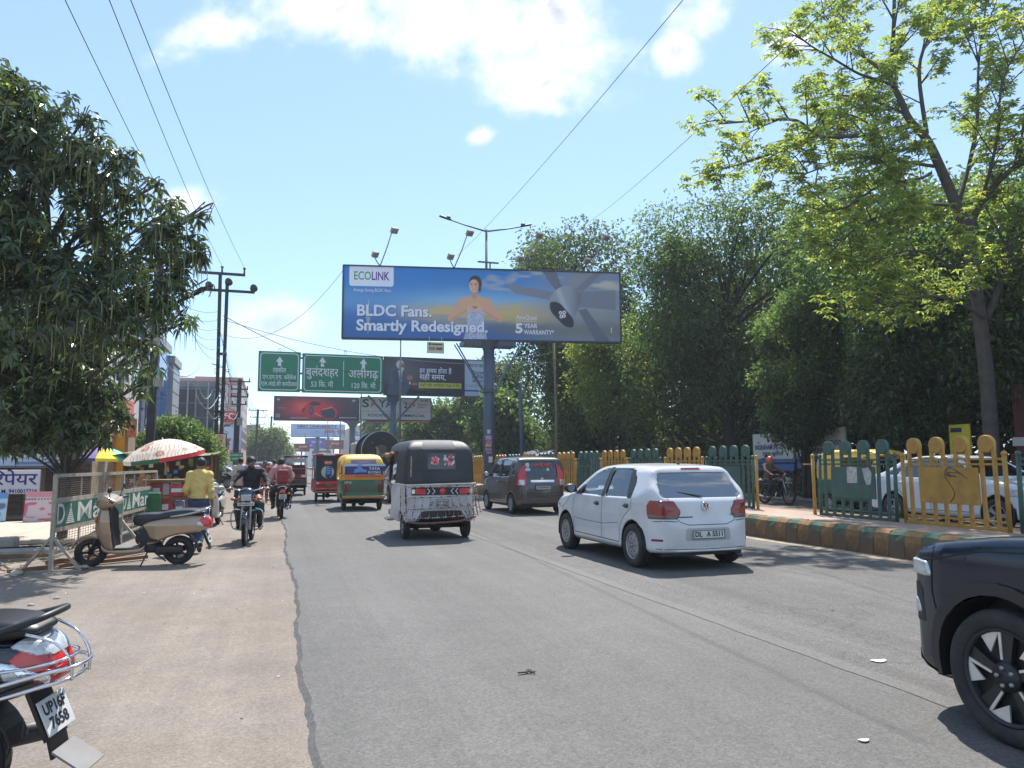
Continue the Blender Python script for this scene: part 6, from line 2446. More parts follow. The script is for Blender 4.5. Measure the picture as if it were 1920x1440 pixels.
def wire_rim(R0,w,n=18):
 mb = MB()
 s = w/2
 mb.lathe([(R0,-s*.7),(R0 - .014,-s*.3),(R0 - .014,s*.3),(R0,s*.7),(R0 - .02,0),(R0,-s*.7)],axis=(1,0,0),n=28)
 for k in range(n):
  a = 2*PI*k/n
  b = a + (.5 if k % 2 else -.5)
  sg = 1 if k % 4 < 2 else -1
  mb.tube([(sg*s*.7,.04*math.cos(b),.04*math.sin(b)),(0,(R0 - .014)*math.cos(a),(R0 - .014)*math.sin(a))],.0025,4)
 mb.cyl((-s*1.1,0,0),(s*1.1,0,0),.05,14)
 me = mb.mesh("rim")
 me.materials.append(M_ALUM)
 return me
TW = {}
def tw_wheel(t,y,Rw,w,rim,kind,steer=0.0):
 k = (Rw,w,rim,kind)
 if k not in TW:
  TW[k] = (tyre_mesh(Rw,w,rim),(spoke_rim if kind == "alloy" else wire_rim)(rim,w*.9))
 a,b = TW[k]
 o = obj("wheel",a,None,t,(0,y,Rw),(0,0,steer))
 obj("rim",b,None,o)
 return o
def scooter(label,loc,rz,paint,h=.016,lean=0.0,name="scooter",group=None,txt=("UP16F","7658"),guard=False,inner=None,steer=0.0,apron_lamp=True):
 t = thing(name,label,"scooter",loc,rz,group)
 t.rotation_euler = (0,lean,rz)
 # rear body
 f = Field((-.24,-.56,.30),(.24,.66,.86),h)
 side = smooth_poly([(-.46,.57),(-.45,.66),(-.36,.745),(-.1,.755),(.3,.70),(.50,.63),(.60,.46),(.57,.33),(.36,.32),(.20,.40),(.02,.465),(-.2,.49),(-.36,.52)],True,5)
 F = sd_poly(f.y[0],f.z[0],side)[None]
 wy = np.interp(f.y,[-.50,-.44,-.30,0,.3,.5,.62],[.06,.10,.165,.20,.19,.14,.11])
 F = smax(F,np.abs(f.x) - wy*(1 - .35*np.clip((f.z - .62)/.2,0,1)),.05)
 obj("body_panel",f.mesh(F,"body_panel"),paint,t)
 bv = f.bvh(F)
 for q in "LR":
  patch(bv,smooth_poly([(.50,.62),(.585,.46),(.56,.345),(.36,.335),(.22,.40),(.36,.44),(.42,.54)],True,4),q,.004,.04).build("lower_panel",M_BLACKPL,t)
 # tail lamp wraps the stern
 g = Field((-.17,-.50,.53),(.17,-.26,.76),h*.8)
 Fl = sd_poly(g.y[0],g.z[0],side)[None]
 wy2 = np.interp(g.y,[-.50,-.44,-.30,0],[.06,.10,.165,.20])
 Fl = smax(Fl,np.abs(g.x) - wy2*(1 - .35*np.clip((g.z - .62)/.2,0,1)),.05)
 reg = sd_poly(g.y[0],g.z[0],round_poly([(-.52,.56),(-.40,.575),(-.30,.68),(-.36,.73),(-.52,.71)],.02))[None]
 obj("tail_lamp",g.mesh(np.maximum(np.maximum(Fl - .010,reg),-(Fl + .03)),"tail_lamp"),M_REDLAMPB,t)
 reg2 = np.minimum(sd_poly(g.y[0],g.z[0],round_poly([(-.385,.59),(-.30,.60),(-.275,.665),(-.33,.67)],.01))[None],9)
 if np.any(np.maximum(Fl - .016,reg2) < 0):
  for sg in (-1,1):
   obj("indicator",g.mesh(np.maximum(np.maximum(np.maximum(Fl - .016,reg2),-(Fl + .02)),.03 - sg*g.x),"indicator"),M_CLEARLAMP,t)
 if guard:
  reg3 = sd_poly(g.y[0],g.z[0],round_poly([(-.52,.672),(-.40,.69),(-.30,.735),(-.34,.765),(-.52,.745)],.01))[None]
  obj("clear_lens",g.mesh(np.maximum(np.maximum(Fl - .015,reg3),-(Fl + .02)),"clear_lens"),M_CLEARLAMP,t)
  reg4 = sd_poly(g.y[0],g.z[0],round_poly([(-.45,.565),(-.27,.655),(-.265,.68),(-.30,.675),(-.46,.60)],.006))[None]
  obj("chrome_trim",g.mesh(np.maximum(np.maximum(Fl - .018,reg4),-(Fl + .02)),"chrome_trim"),M_CHROME,t)
 # seat
 f = Field((-.18,-.42,.56),(.18,.70,.92),h)
 ss = smooth_poly([(-.36,.765),(-.35,.82),(-.15,.845),(.12,.82),(.26,.79),(.45,.785),(.60,.765),(.655,.69),(.60,.60),(.45,.62),(.3,.67),(0,.72)],True,5)
 ws = np.interp(f.y,[-.42,-.3,0,.3,.55,.66],[.10,.135,.155,.15,.12,.08])
 F = smax(sd_poly(f.y[0],f.z[0],ss)[None],np.abs(f.x) - ws,.06)
 obj("seat",f.mesh(F,"seat"),M_VINYL,t)
 # floorboard with the tunnel skirts, underframe
 f = Field((-.2,.38,.16),(.2,1.08,.40),h)
 F = smax(sd_poly(f.y[0],f.z[0],smooth_poly([(.44,.36),(.52,.285),(.95,.27),(1.05,.36),(1.02,.24),(.8,.20),(.5,.22)],True,4))[None],np.abs(f.x) - .175,.03)
 obj("floorboard",f.mesh(F,"floorboard"),paint,t)
 mb = MB()
 mb.box((0,.74,.288),(.31,.42,.016),None,.006)
 mb.build("floor_mat",M_MAT,t)
 # apron: outer shield and dark inner panel
 f = Field((-.25,.84,.22),(.25,1.36,.98),h)
 ap = smooth_poly([(.94,.24),(.97,.40),(1.0,.60),(1.0,.80),(1.0,.92),(1.09,.91),(1.15,.78),(1.18,.62),(1.16,.48),(1.09,.34),(1.02,.24)],True,5)
 wa = np.interp(f.z,[.2,.3,.5,.7,.85,.95],[.15,.185,.205,.20,.15,.08])
 yo = .10*(f.x/.2) ** 2
 F = smax(sd_poly(np.broadcast_to(f.y + yo,tuple(f.n)),np.broadcast_to(f.z,tuple(f.n)),ap),np.abs(f.x) - wa,.04)
 obj("apron",f.mesh(F,"apron"),paint,t)
 f2 = Field((-.19,.78,.26),(.19,1.2,.90),h)
 F2 = smax(sd_poly(np.broadcast_to(f2.y + .10*(f2.x/.2) ** 2,tuple(f2.n)),np.broadcast_to(f2.z,tuple(f2.n)),smooth_poly([(.90,.27),(.93,.42),(.955,.62),(.955,.86),(1.05,.86),(1.06,.5),(.99,.27)],True,4)),np.abs(f2.x) - np.interp(f2.z,[.2,.5,.8,.9],[.13,.165,.15,.1]),.03)
 obj("inner_panel",f2.mesh(F2,"inner_panel"),inner or M_BLACKPL,t)
 # front mudguard and fork
 f = Field((-.1,.98,.22),(.1,1.5,.58),h)
 F = f.full()
 yw,zw = 1.24,.215
 rr = np.sqrt((f.y - yw) ** 2 + (f.z - zw) ** 2)
 F = smax(np.abs(rr - .252) - .014,np.abs(f.x) - (.078 - .1*(rr - .25)),.015)
 F = np.maximum(F,-(f.z - .27 - .35*np.maximum(0,yw - .15 - f.y)))
 F = smin(F,smax(sd_poly(f.y[0],f.z[0],smooth_poly([(1.02,.45),(1.16,.54),(1.33,.44),(1.44,.30),(1.3,.40),(1.1,.42)],True,4))[None],np.abs(f.x) - .075,.03),.03)
 obj("front_mudguard",f.mesh(F,"front_mudguard"),paint,t)
 mb = MB()
 for s in (-1,1):
  mb.tube([(s*.06,1.24,.215),(s*.06,1.12,.5)],.018,8)
 mb.build("fork",M_BLACKPL,t)
 # headset with lamp, bars, levers, mirrors
 f = Field((-.26,.78,.80),(.26,1.24,1.14),h)
 hp_ = smooth_poly([(.86,.93),(.84,.98),(.92,1.035),(1.03,1.075),(1.10,1.05),(1.16,.97),(1.14,.90),(1.04,.87)],True,5)
 F = smax(sd_poly(f.y[0],f.z[0],hp_)[None],np.abs(f.x) - np.interp(f.y,[.8,.95,1.08,1.2],[.20,.215,.17,.08]),.05)
 F = smin(F,f.cap((0,1.03,.84),(0,1.02,.93),.07),.04)
 hs = obj("headset",f.mesh(F,"headset"),paint,t)
 hv = f.bvh(F)
 patch(hv,smooth_poly([(-.11,.93),(0,.90),(.11,.93),(.13,.98),(.06,1.02),(-.06,1.02),(-.13,.98)],True,4),"F",.006,.03).build("head_lamp",M_CLEARLAMP,t)
 if apron_lamp:
  mb = MB()
  for s in (-1,1):
   mb.sphere((s*.14,1.13,.72),.04,8,6,(.8,.5,1.2))
  mb.build("front_indicator",M_AMBER,t)
 for s in (-1,1):
  mb = MB()
  mb.tube([(s*.14,0.95,.985),(s*.25,0.90,1.0),(s*.35,0.85,.995)],[.016,.018,.018],8)
  mb.tube([(s*.22,0.94,.99),(s*.33,0.90,.985)],.006,5)
  mb.build("handle_grip",M_BLACKPL,t)
  mb = MB()
  mb.tube([(s*.22,0.92,1.01),(s*.27,0.91,1.09),(s*.30,0.90,1.14)],.006,6)
  mo = mb.build("mirror_stalk",M_BLACKPL,t)
  mb = MB()
  M = Euler((0,0,s*R(8))).to_matrix()
  mb.sphere((s*.33,0.89,1.175),.055,12,8,(1.2,.35,.85),M)
  mb.build("mirror",M_BLACKPL,mo)
 # wheels, engine, exhaust, stand
 tw_wheel(t,0,.215,.095,.135,"alloy")
 tw_wheel(t,1.24,.215,.09,.135,"alloy",steer)
 f = Field((-.17,-.12,.10),(.17,.52,.42),h*1.3)
 F = smin(f.box((-.085,.12,.235),(.05,.20,.075),.05),f.box((0,.36,.27),(.1,.12,.08),.05),.04)
 F = smin(F,f.cap((.11,.02,.22),(.11,.40,.26),.02),.02)
 obj("engine",f.mesh(F,"engine"),M_BLACKPL,t)
 mb = MB()
 mb.tube([(.10,.30,.20),(.13,.1,.19),(.135,-.05,.22),(.14,-.30,.27)],[.02,.03,.05,.045],12)
 mb.build("exhaust",M_DARKMETAL,t)
 mb = MB()
 mb.tube([(-.10,.42,.22),(-.2,.50,.0)],.011,6)
 mb.box((-.205,.505,.004),(.05,.04,.008))
 for s in (-1,1):
  mb.tube([(s*.07,.33,.20),(s*.10,.16,.07)],.012,6)
 mb.build("stand",M_DARKMETAL,t)
 # grab rail
 mb = MB()
 mb.tube(smooth_poly([(-.165,.10,.745),(-.18,-.12,.775),(-.165,-.30,.815),(-.12,-.395,.845),(-.06,-.425,.855),(.06,-.425,.855),(.12,-.395,.845),(.165,-.30,.815),(.18,-.12,.775),(.165,.10,.745)],False,3),.016,8)
 mb.build("grab_rail",M_ALUM if not guard else M_BLACKPL,t)
 # rear mudguard with number plate and indicators
 mb = MB()
 mb.beam((0,-.33,.54),(0,-.43,.30),.15,.02,(0,1,0))
 mb.beam((0,-.43,.31),(0,-.45,.22),.13,.014,(0,1,0))
 arc = [(.27*math.cos(a),.215 + .27*math.sin(a)) for a in np.linspace(.35,PI - .25,12)]
 for p,q in zip(arc,arc[1:]):
  mb.beam((0,p[0],p[1]),(0,q[0],q[1]),.13,.014,(0,0,1) if abs(p[0] - q[0]) > abs(p[1] - q[1]) else (0,1,0))
 mb.build("rear_mudguard",M_BLACKPL,t)
 P = plane_mtx((-.10,-.455,.33),(1,0,0),(0,.38,.92))
 mb = MB()
 mb.box((.1,.08,.004),(.2,.16,.006),None,.002)
 po = mb.build("number_plate",M_PLATE,t,mtx=P)
 I = Matrix.Identity(4)
 text_on(po,txt[0],I,.1,.112,.07,M_BLACKTXT,.03,off=.009,fit=.16)
 text_on(po,txt[1],I,.1,.045,.07,M_BLACKTXT,.03,off=.009,fit=.13)
 if guard:
  mb = MB()
  for z,w,y in ((.545,.215,-.52),(.60,.225,-.545)):
   pts = smooth_poly([(-w + .02,.35,z - .15),(-w,.1,z - .10),(-w,-.25,z - .02),(-w*.72,-.43,z + .02),(-w*.3,y,z + .03),(w*.3,y,z + .03),(w*.72,-.43,z + .02),(w,-.25,z - .02),(w,.1,z - .10),(w - .02,.35,z - .15)],False,5)
   if z > .55:
    pts = pts[10:-10]
   mb.tube(pts,.0095,8)
  for s in (-1,1):
   mb.tube(smooth_poly([(s*.07,-.535,.57),(s*.075,-.53,.66),(s*.09,-.47,.74),(s*.12,-.36,.785)],False,4),.007,6)
   mb.tube(smooth_poly([(s*.205,-.1,.64),(s*.19,-.30,.645),(s*.13,-.44,.655),(s*.05,-.50,.66),(0,-.505,.66)],False,4),.007,6)
  mb.build("chrome_guard",M_CHROME,t)
  mb = MB()
  mb.beam((0,-.46,.26),(0,-.60,.17),.17,.01,(0,0,1))
  mb.build("mud_flap",mat("grey_flap",(.2,.2,.2),.7,var=.2,dirt=.5),t)
 return t
gs = scooter("gold brown scooter parked side on by the barricade, black seat and raised tail",(-1.35,12.63,-.012),R(83),M_GOLD,.015,R(-5),txt=("UP14","4410"),steer=R(10))
for ch in gs.children:
 pass
ws = scooter("cream white scooter parked nose towards us behind the man in yellow",(-1.33,20.72,-.012),R(174),M_PEARL,.02,R(4))
mb = MB()
for (c,r,s) in (((.0,1.0,.96),.16,(1.3,1.4,.35)),((-.05,.5,.93),.2,(1.1,1.5,.3))):
 mb.sphere(c,r,12,8,s)
mb.build("folded_cover",mat("white_cloth",(.55,.54,.5),.9,var=.2,bump=.6,bscale=14),ws)
bs = scooter("black scooter at the lower left corner, chrome guard round its red tail lamp",(-1.31,4.12,-.012),R(73),M_INKY,.011,R(-4),guard=True,txt=("UP16F","7658"))
def motorcycle(label,loc,rz,tank,lean=0.0,guard=True,txt="UP14 AB 2210",steer=0.0,h=.02):
 t = thing("motorcycle",label,"motorcycle",loc,rz)
 t.rotation_euler = (0,lean,rz)
 tw_wheel(t,0,.30,.085,.22,"wire")
 tw_wheel(t,1.25,.30,.075,.22,"wire",steer)
 f = Field((-.16,.42,.68),(.16,1.0,1.02),h)
 F = smax(sd_poly(f.y[0],f.z[0],smooth_poly([(.46,.77),(.55,.86),(.78,.95),(.95,.90),(.96,.78),(.7,.72)],True,5))[None],np.abs(f.x) - np.interp(f.y,[.42,.6,.85,1.0],[.06,.125,.14,.08]),.07)
 obj("fuel_tank",f.mesh(F,"fuel_tank"),tank,t)
 f = Field((-.14,-.36,.70),(.14,.58,.90),h)
 F = smax(sd_poly(f.y[0],f.z[0],smooth_poly([(-.32,.79),(-.3,.86),(0,.845),(.3,.80),(.55,.80),(.5,.74),(0,.76)],True,5))[None],np.abs(f.x) - .12,.05)
 obj("seat",f.mesh(F,"seat"),M_VINYL,t)
 f = Field((-.12,-.45,.58),(.12,.45,.80),h)
 F = smax(sd_poly(f.y[0],f.z[0],smooth_poly([(-.42,.74),(-.3,.78),(.2,.75),(.42,.72),(.36,.60),(.1,.60),(-.2,.68)],True,5))[None],np.abs(f.x) - np.interp(f.y,[-.45,-.2,.2],[.05,.09,.115]),.04)
 obj("side_panel",f.mesh(F,"side_panel"),tank,t)
 mb = MB()
 mb.box((0,.56,.38),(.22,.34,.24),None,.06)
 mb.box((0,.66,.54),(.16,.16,.2),Euler((R(-20),0,0)).to_matrix(),.02)
 for k in range(5):
  mb.box((0,.66 - k*.006,.48 + k*.03),(.21,.2,.008),Euler((R(-20),0,0)).to_matrix())
 mb.box((0,.3,.42),(.12,.2,.2),None,.03)
 mb.build("engine",M_DARKMETAL,t)
 mb = MB()
 mb.tube([(0,1.0,.86),(0,.9,.5),(0,.75,.28)],.022,8)
 mb.tube([(0,.95,.84),(0,.4,.72),(0,-.3,.76)],.02,8)
 for s in (-1,1):
  mb.tube([(s*.07,.5,.36),(s*.08,0,.30)],.018,6)
  mb.tube([(s*.11,.02,.32),(s*.11,.12,.70)],.022,8)
  mb.tube([(s*.08,.46,.30),(s*.26,.46,.29)],.012,6)
 mb.build("frame",M_BLACKPL,t)
 mb = MB()
 mb.tube([(.1,.75,.45),(.13,.72,.26),(.14,.4,.24),(.15,.1,.26)],.018,8)
 mb.tube([(.15,.15,.255),(.16,-.30,.33)],[.035,.045],12)
 mb.build("exhaust",M_CHROME,t)
 mb = MB()
 for s in (-1,1):
  mb.tube([(s*.075,1.25,.30),(s*.075,1.12,.68),(s*.075,1.04,.92)],[.024,.022,.018],10)
 mb.build("fork",M_ALUM,t)
 f = Field((-.07,.9,.3),(.07,1.62,.68),.02)
 rr = np.sqrt((f.y - 1.25) ** 2 + (f.z - .30) ** 2)
 F = smax(np.abs(rr - .335) - .012,np.abs(f.x) - .055,.012)
 F = np.maximum(F,.42 - f.z - .25*(f.y < 1.25))
 obj("front_mudguard",f.mesh(F,"front_mudguard"),tank,t)
 f = Field((-.07,-.42,.2),(.07,.3,.68),.02)
 rr = np.sqrt(f.y ** 2 + (f.z - .30) ** 2)
 F = smax(np.abs(rr - .345) - .012,np.abs(f.x) - .06,.012)
 F = np.maximum(F,.36 - f.z)
 obj("rear_mudguard",f.mesh(F,"rear_mudguard"),M_BLACKPL,t)
 # nacelle and lamp
 f = Field((-.17,.98,.80),(.17,1.30,1.10),h)
 F = smin(f.ell((0,1.13,.97),(.145,.11,.105)),f.box((0,1.17,.885),(.12,.07,.07),.04),.04)
 obj("nacelle",f.mesh(F,"nacelle"),tank,t)
 mb = MB()
 mb.box((0,1.245,.885),(.19,.03,.12),None,.02)
 mb.build("head_lamp",M_CLEARLAMP,t)
 mb = MB()
 mb.box((0,1.25,.765),(.30,.012,.06),None,.004)
 o = mb.build("number_plate",M_PLATE,t)
 text_on(o,txt,plane_mtx((0,1.257,.765),(-1,0,0),(0,0,1)),0,0,.045,M_BLACKTXT,.02,fit=.26)
 mb = MB()
 for s in (-1,1):
  mb.tube([(s*.05,1.02,.96),(s*.14,1.04,1.02),(s*.26,.98,1.05),(s*.38,.90,1.03)],.012,8)
 hb_ = mb.build("handlebar",M_CHROME,t)
 for s in (-1,1):
  mb = MB()
  mb.tube([(s*.27,.975,1.05),(s*.40,.885,1.025)],.019,8)
  mb.tube([(s*.26,1.01,1.04),(s*.38,.96,1.02)],.006,5)
  mb.build("grip",M_BLACKPL,hb_)
  mb = MB()
  mb.tube([(s*.08,1.15,.86),(s*.21,1.16,.86)],.01,6)
  mb.sphere((s*.235,1.16,.86),.045,8,6,(1.2,.8,.7))
  mb.build("indicator",M_AMBER,t)
  mb = MB()
  mb.sphere((s*.16,-.38,.70),.035,8,6,(1.2,.8,.8))
  mb.build("indicator",M_AMBER,t)
  if guard:
   mb = MB()
   mb.tube(smooth_poly([(s*.05,.93,.62),(s*.20,.96,.66),(s*.28,.96,.60),(s*.29,.96,.42),(s*.24,.95,.30),(s*.10,.88,.26)],False,4),.013,8)
   mb.build("crash_guard",M_CHROME,t)
 mb = MB()
 mb.box((0,-.42,.76),(.14,.06,.10),None,.02)
 mb.build("tail_lamp",mat("orange_red_lamp",(.7,.08,.03),.2,coat=.6),t)
 mb = MB()
 mb.box((0,-.445,.62),(.2,.012,.13),Euler((R(12),0,0)).to_matrix(),.003)
 o = mb.build("rear_plate",M_PLATE,t)
 text_on(o,"UP16",plane_mtx((0,-.458,.65),(1,0,0),(0,.2,1)),0,0,.05,M_BLACKTXT,.02,fit=.12)
 text_on(o,"2231",plane_mtx((0,-.452,.595),(1,0,0),(0,.2,1)),0,0,.05,M_BLACKTXT,.02,fit=.12)
 mb = MB()
 mb.tube(smooth_poly([(-.11,-.05,.82),(-.13,-.3,.86),(0,-.42,.90),(.13,-.3,.86),(.11,-.05,.82)],False,4),.012,8)
 mb.build("grab_rail",M_CHROME,t)
 return t
M_TANKB = mat("dark_blue_tank",(0.03,0.045,0.075),0.22,.2,coat=.8)
M_TANKK = mat("black_tank",(0.012,0.012,0.014),0.22,coat=.8)
mcA = motorcycle("dark blue motorcycle ridden towards us by the man in a black shirt",(-.40,16.22,-.012),R(176),M_TANKB)
mb = MB()
mb.tube([(-.22,.96,.655),(-.15,.955,.655)],.022,8)
mb.build("turquoise_tie",mat("turquoise_cloth",(.02,.42,.40),.7),mcA)
mcB = motorcycle("black motorcycle with two riders going away, orange tail lamp",(.22,21.75,.0),R(3),M_TANKK,guard=False)
# ================================================================ people
def vv(*a):
 return np.array(a,float)
def hand_arrays(wr,d,n,thumb,curl=.5,s=1.0):
 """five fingers on a palm at wrist wr; d along the hand, n palm normal (fingers curl towards it), thumb side vector"""
 d = d/np.linalg.norm(d)
 n = n - d*(n @ d)
 n /= np.linalg.norm(n)
 t = np.cross(d,n)
 if t @ thumb < 0:
  t = -t
 g = Field(wr - .15*s,wr + .15*s + d*.06*s,.0075*s)
 F = g.cap(wr - d*.03*s,wr + d*.03*s,.026*s,.027*s)
 M = np.stack([t,d,n],1)
 F = smin(F,g.box(wr + d*.055*s,(.038*s,.042*s,.014*s),.012*s,M),.015)
 for k,(o,L,r) in enumerate(((.029,.072,.0088),(.010,.080,.0092),(-.010,.074,.0088),(-.028,.058,.008))):
  b = wr + d*.090*s + t*o*s
  a1 = curl*.9
  e1 = d*math.cos(a1) + n*math.sin(a1)
  p1 = b + e1*L*.45*s
  e2 = d*math.cos(a1*2.1) + n*math.sin(a1*2.1)
  p2 = p1 + e2*L*.33*s
  e3 = d*math.cos(a1*2.9) + n*math.sin(a1*2.9)
  p3 = p2 + e3*L*.24*s
  for p,q in ((b - d*.02*s,p1),(p1,p2),(p2,p3)):
   F = smin(F,g.cap(p,q,r*s,r*.92*s),.004)
 b = wr + d*.03*s + t*.030*s
 p1 = b + (d*.6 + t*.75 + n*.25)*.04*s
 p2 = p1 + (d*.85 + t*.2 + n*.5*curl)*.035*s
 F = smin(F,g.cap(b,p1,.012*s,.0105*s),.006)
 F = smin(F,g.cap(p1,p2,.0105*s,.009*s),.004)
 return g.arrays(F)
def person(label,loc,rz,J,st,h=.018,group=None,parent_lean=0.0):
 """J: joints in local space (x right, y forward, z up). st: clothes. One skin-coloured body mesh; garments and hair are children"""
 t = thing("person",label,"person",loc,rz,group)
 J = {k: vv(*v) for k,v in J.items()}
 s = st.get("s",1.0)
 pel,ch,nk,hd = J["pelvis"],J["chest"],J["neck"],J["head"]
 lo = np.min(np.array(list(J.values())),0) - .2
 hi = np.max(np.array(list(J.values())),0) + .2
 fwd = J.get("face",vv(0,1,0) + hd) - hd
 fwd /= np.linalg.norm(fwd)
 hup = vv(0,0,1) if "crown" not in J else (J["crown"] - hd)
 hup = hup - fwd*(hup @ fwd)
 hup /= np.linalg.norm(hup)
 hr = np.cross(fwd,hup)
 up = ch - pel
 up /= np.linalg.norm(up)
 ax = J["shR"] - J["shL"]
 ax = ax - up*(ax @ up)
 ax /= np.linalg.norm(ax)
 fr = np.cross(up,ax)
 MT = np.stack([ax,fr,up],1)
 f = Field(lo,hi,h)
 W = st.get("build",1.0)*s
 def torso(g):
  F = g.ell(ch,(.158*W,.108*W,.20*s),MT)
  F = smin(F,g.ell(ch - up*.18*s,(.140*W,.10*W,.17*s),MT),.06)
  F = smin(F,g.ell(pel,(.155*W,.112*W,.13*s),MT),.06)
  F = smin(F,g.cap(J["shL"],J["shR"],.060*s),.05)
  F = smin(F,g.cap(J["shL"]*.45 + J["shR"]*.55 + up*.03,J["shR"]*.45 + J["shL"]*.55 + up*.03,.07*s),.06)
  return F
 def arm(g,q,ex=0.0,upto=1.0):
  a,b,c = J["sh" + q],J["el" + q],J["wr" + q]
  F = g.cap(a,b,.052*s + ex,.041*s + ex)
  if upto > 0:
   c2 = b + (c - b)*upto
   F = smin(F,g.cap(b,c2,.041*s + ex,(.041 - .013*upto)*s + ex*.8),.02)
  return F
 def leg(g,q,ex=0.0,upto=1.0):
  a,b,c = J["hip" + q],J["kn" + q],J["an" + q]
  F = g.cap(a,b,.082*s + ex,.056*s + ex)
  cm = b + (c - b)*.35
  c2 = b + (c - b)*upto
  F = smin(F,g.cap(b,cm,.054*s + ex,.055*s + ex),.03)
  F = smin(F,g.cap(cm,c2,.055*s + ex,.036*s + ex*1.1),.03)
  return F
 # ---- body
 F = torso(f) + .012
 F = smin(F,f.cap(nk - up*.06*s,hd - hup*.05*s,.056*s,.050*s),.03)
 for q in "LR":
  F = smin(F,arm(f,q),.03)
  F = smin(F,leg(f,q) + .008,.03)
 body = [f.arrays(F)]
 hh = min(h,.011)
 g = Field(hd - .17*s,hd + .17*s,hh)
 MH = np.stack([hr,fwd,hup],1)
 at = lambda x,y,z: hd + (hr*x + fwd*y + hup*z)*s
 H = g.ell(at(0,-.005,.03),(.074*s,.094*s,.092*s),MH)
 H = smin(H,g.ell(at(0,.025,-.045),(.054*s,.062*s,.068*s),MH),.035)
 H = smin(H,g.ell(at(0,.062,-.085),(.022*s,.020*s,.018*s),MH),.02)
 H = smin(H,g.cap(at(0,.085,.012),at(0,.106,-.028),.010*s,.015*s),.012)
 H = smin(H,g.cap(at(-.038,.078,.032),at(.038,.078,.032),.011*s),.012)
 H = smax(H,-g.ell(at(-.032,.098,.012),(.016*s,.012*s,.009*s),MH),.01)
 H = smax(H,-g.ell(at(.032,.098,.012),(.016*s,.012*s,.009*s),MH),.01)
 H = smin(H,g.ell(at(0,.082,-.058),(.024*s,.010*s,.009*s),MH),.006)
 for sg in (-1,1):
  H = smin(H,g.ell(at(sg*.076,-.01,.0),(.010*s,.020*s,.032*s),MH),.008)
 H = smin(H,g.cap(nk - up*.02,hd - hup*.06*s,.052*s),.02)
 body.append(g.arrays(H))
 for q,sg in (("L",-1),("R",1)):
  d = J["wr" + q] - J["el" + q]
  d /= np.linalg.norm(d)
  hdv = J.get("hd" + q)
  hd_ = (hdv - J["wr" + q]) if hdv is not None else d
  nrm = J.get("pn" + q,vv(-sg,0,0) + J["wr" + q]) - J["wr" + q]
  th = J.get("th" + q,vv(0,1,0.2) + J["wr" + q]) - J["wr" + q]
  if h <= .02:
   body.append(hand_arrays(J["wr" + q],hd_,nrm,th,st.get("curl",.45),s))
  else:
   k = Field(J["wr" + q] - .13,J["wr" + q] + .13,.014)
   d2 = hd_/np.linalg.norm(hd_)
   body.append(k.arrays(k.cap(J["wr" + q] - d2*.03,J["wr" + q] + d2*.10,.028,.022)))
 V,Q,N = merge_arrays(body)
 obj("body",np_mesh("body",V,Q,True,N),st.get("skin",M_SKIN),t)
 # ---- eyes, brows
 if h <= .02:
  mb = MB()
  for sg in (-1,1):
   mb.mat(0).sphere(at(sg*.032,.083,.012),.0105*s,8,6)
   mb.mat(1).sphere(at(sg*.032,.0915,.012),.0058*s,6,4)
   mb.mat(1).tube([at(sg*.016,.095,.034),at(sg*.032,.096,.040),at(sg*.050,.084,.035)],.0042*s,5)
  mb.mat(2).tube([at(-.020,.093,-.058),at(0,.0955,-.056),at(.020,.093,-.058)],.0038*s,5)
  if st.get("beard"):
   mb.mat(1).tube([at(-.026,.088,-.043),at(0,.098,-.038),at(.026,.088,-.043)],.0055*s,5)
  o = mb.build("face_detail",[mat("eye_white",(.6,.58,.55),.3),M_HAIR,mat("lips",(.20,.07,.06),.5)],t)
  o["kind"] = "stuff"
 # ---- hair
 g = Field(hd - .18*s,hd + .18*s,max(hh,.012))
 nz = np.sin(g.x*130 + g.z*60)*np.sin(g.y*110 - g.z*70)*.0035
 hair = g.ell(at(0,-.012,.042),(.085*s,.104*s,.095*s),MH) + nz
 rx,ry,rz_ = g.x - hd[0],g.y - hd[1],g.z - hd[2]
 yf = rx*fwd[0] + ry*fwd[1] + rz_*fwd[2]
 zf = rx*hup[0] + ry*hup[1] + rz_*hup[2]
 if st.get("long"):
  hair = smin(hair,g.ell(at(0,-.07,-.06),(.075*s,.05*s,.11*s),MH),.04)
  hair = smax(hair,(yf - .055*s) + .6*(-zf + .03*s).clip(-.02,.2),.012)
 else:
  hair = smax(hair,(yf - .075*s) + 1.0*(.045*s - zf),.012)
 if st.get("helmet"):
  helm = g.ell(at(0,-.01,.03),(.115*s,.135*s,.13*s),MH)
  helm = smax(helm,-(g.ell(at(0,.12,-.03),(.085*s,.09*s,.07*s),MH)),.01)
  helm = smax(helm,-(zf + .09*s),.02)
  obj("helmet",g.mesh(helm,"helmet"),st["helmet"],t)
 else:
  obj("hair",g.mesh(hair,"hair"),st.get("hair",M_HAIR),t)
 if st.get("beard"):
  bd = smin(g.ell(at(0,.028,-.058),(.060*s,.064*s,.064*s),MH),g.ell(at(0,.062,-.088),(.028*s,.028*s,.026*s),MH),.02)
  bd = smax(bd,(zf + .035*s),.01)
  bd = smax(bd,-(g.ell(at(0,.088,-.056),(.030*s,.02*s,.013*s),MH)),.006)
  obj("beard",g.mesh(bd,"beard"),st.get("hair",M_HAIR),t)
 # ---- clothes
 fold = (np.sin(f.z*34 + f.x*16)*np.sin(f.x*27 - f.z*12 + f.y*20))*.006 + np.sin(f.z*62 + 5*np.sin(f.x*9) + f.y*25)*.0028
 S = torso(f) - .012
 S = smin(S,f.cap(pel + up*.02,pel - up*.0,.15*W),.05) if st.get("loose") else S
 for q in "LR":
  S = smin(S,arm(f,q,.014,st.get("sleeve",.15)),.03)
 cut = ((f.x - pel[0])*up[0] + (f.y - pel[1])*up[1] + (f.z - pel[2])*up[2])
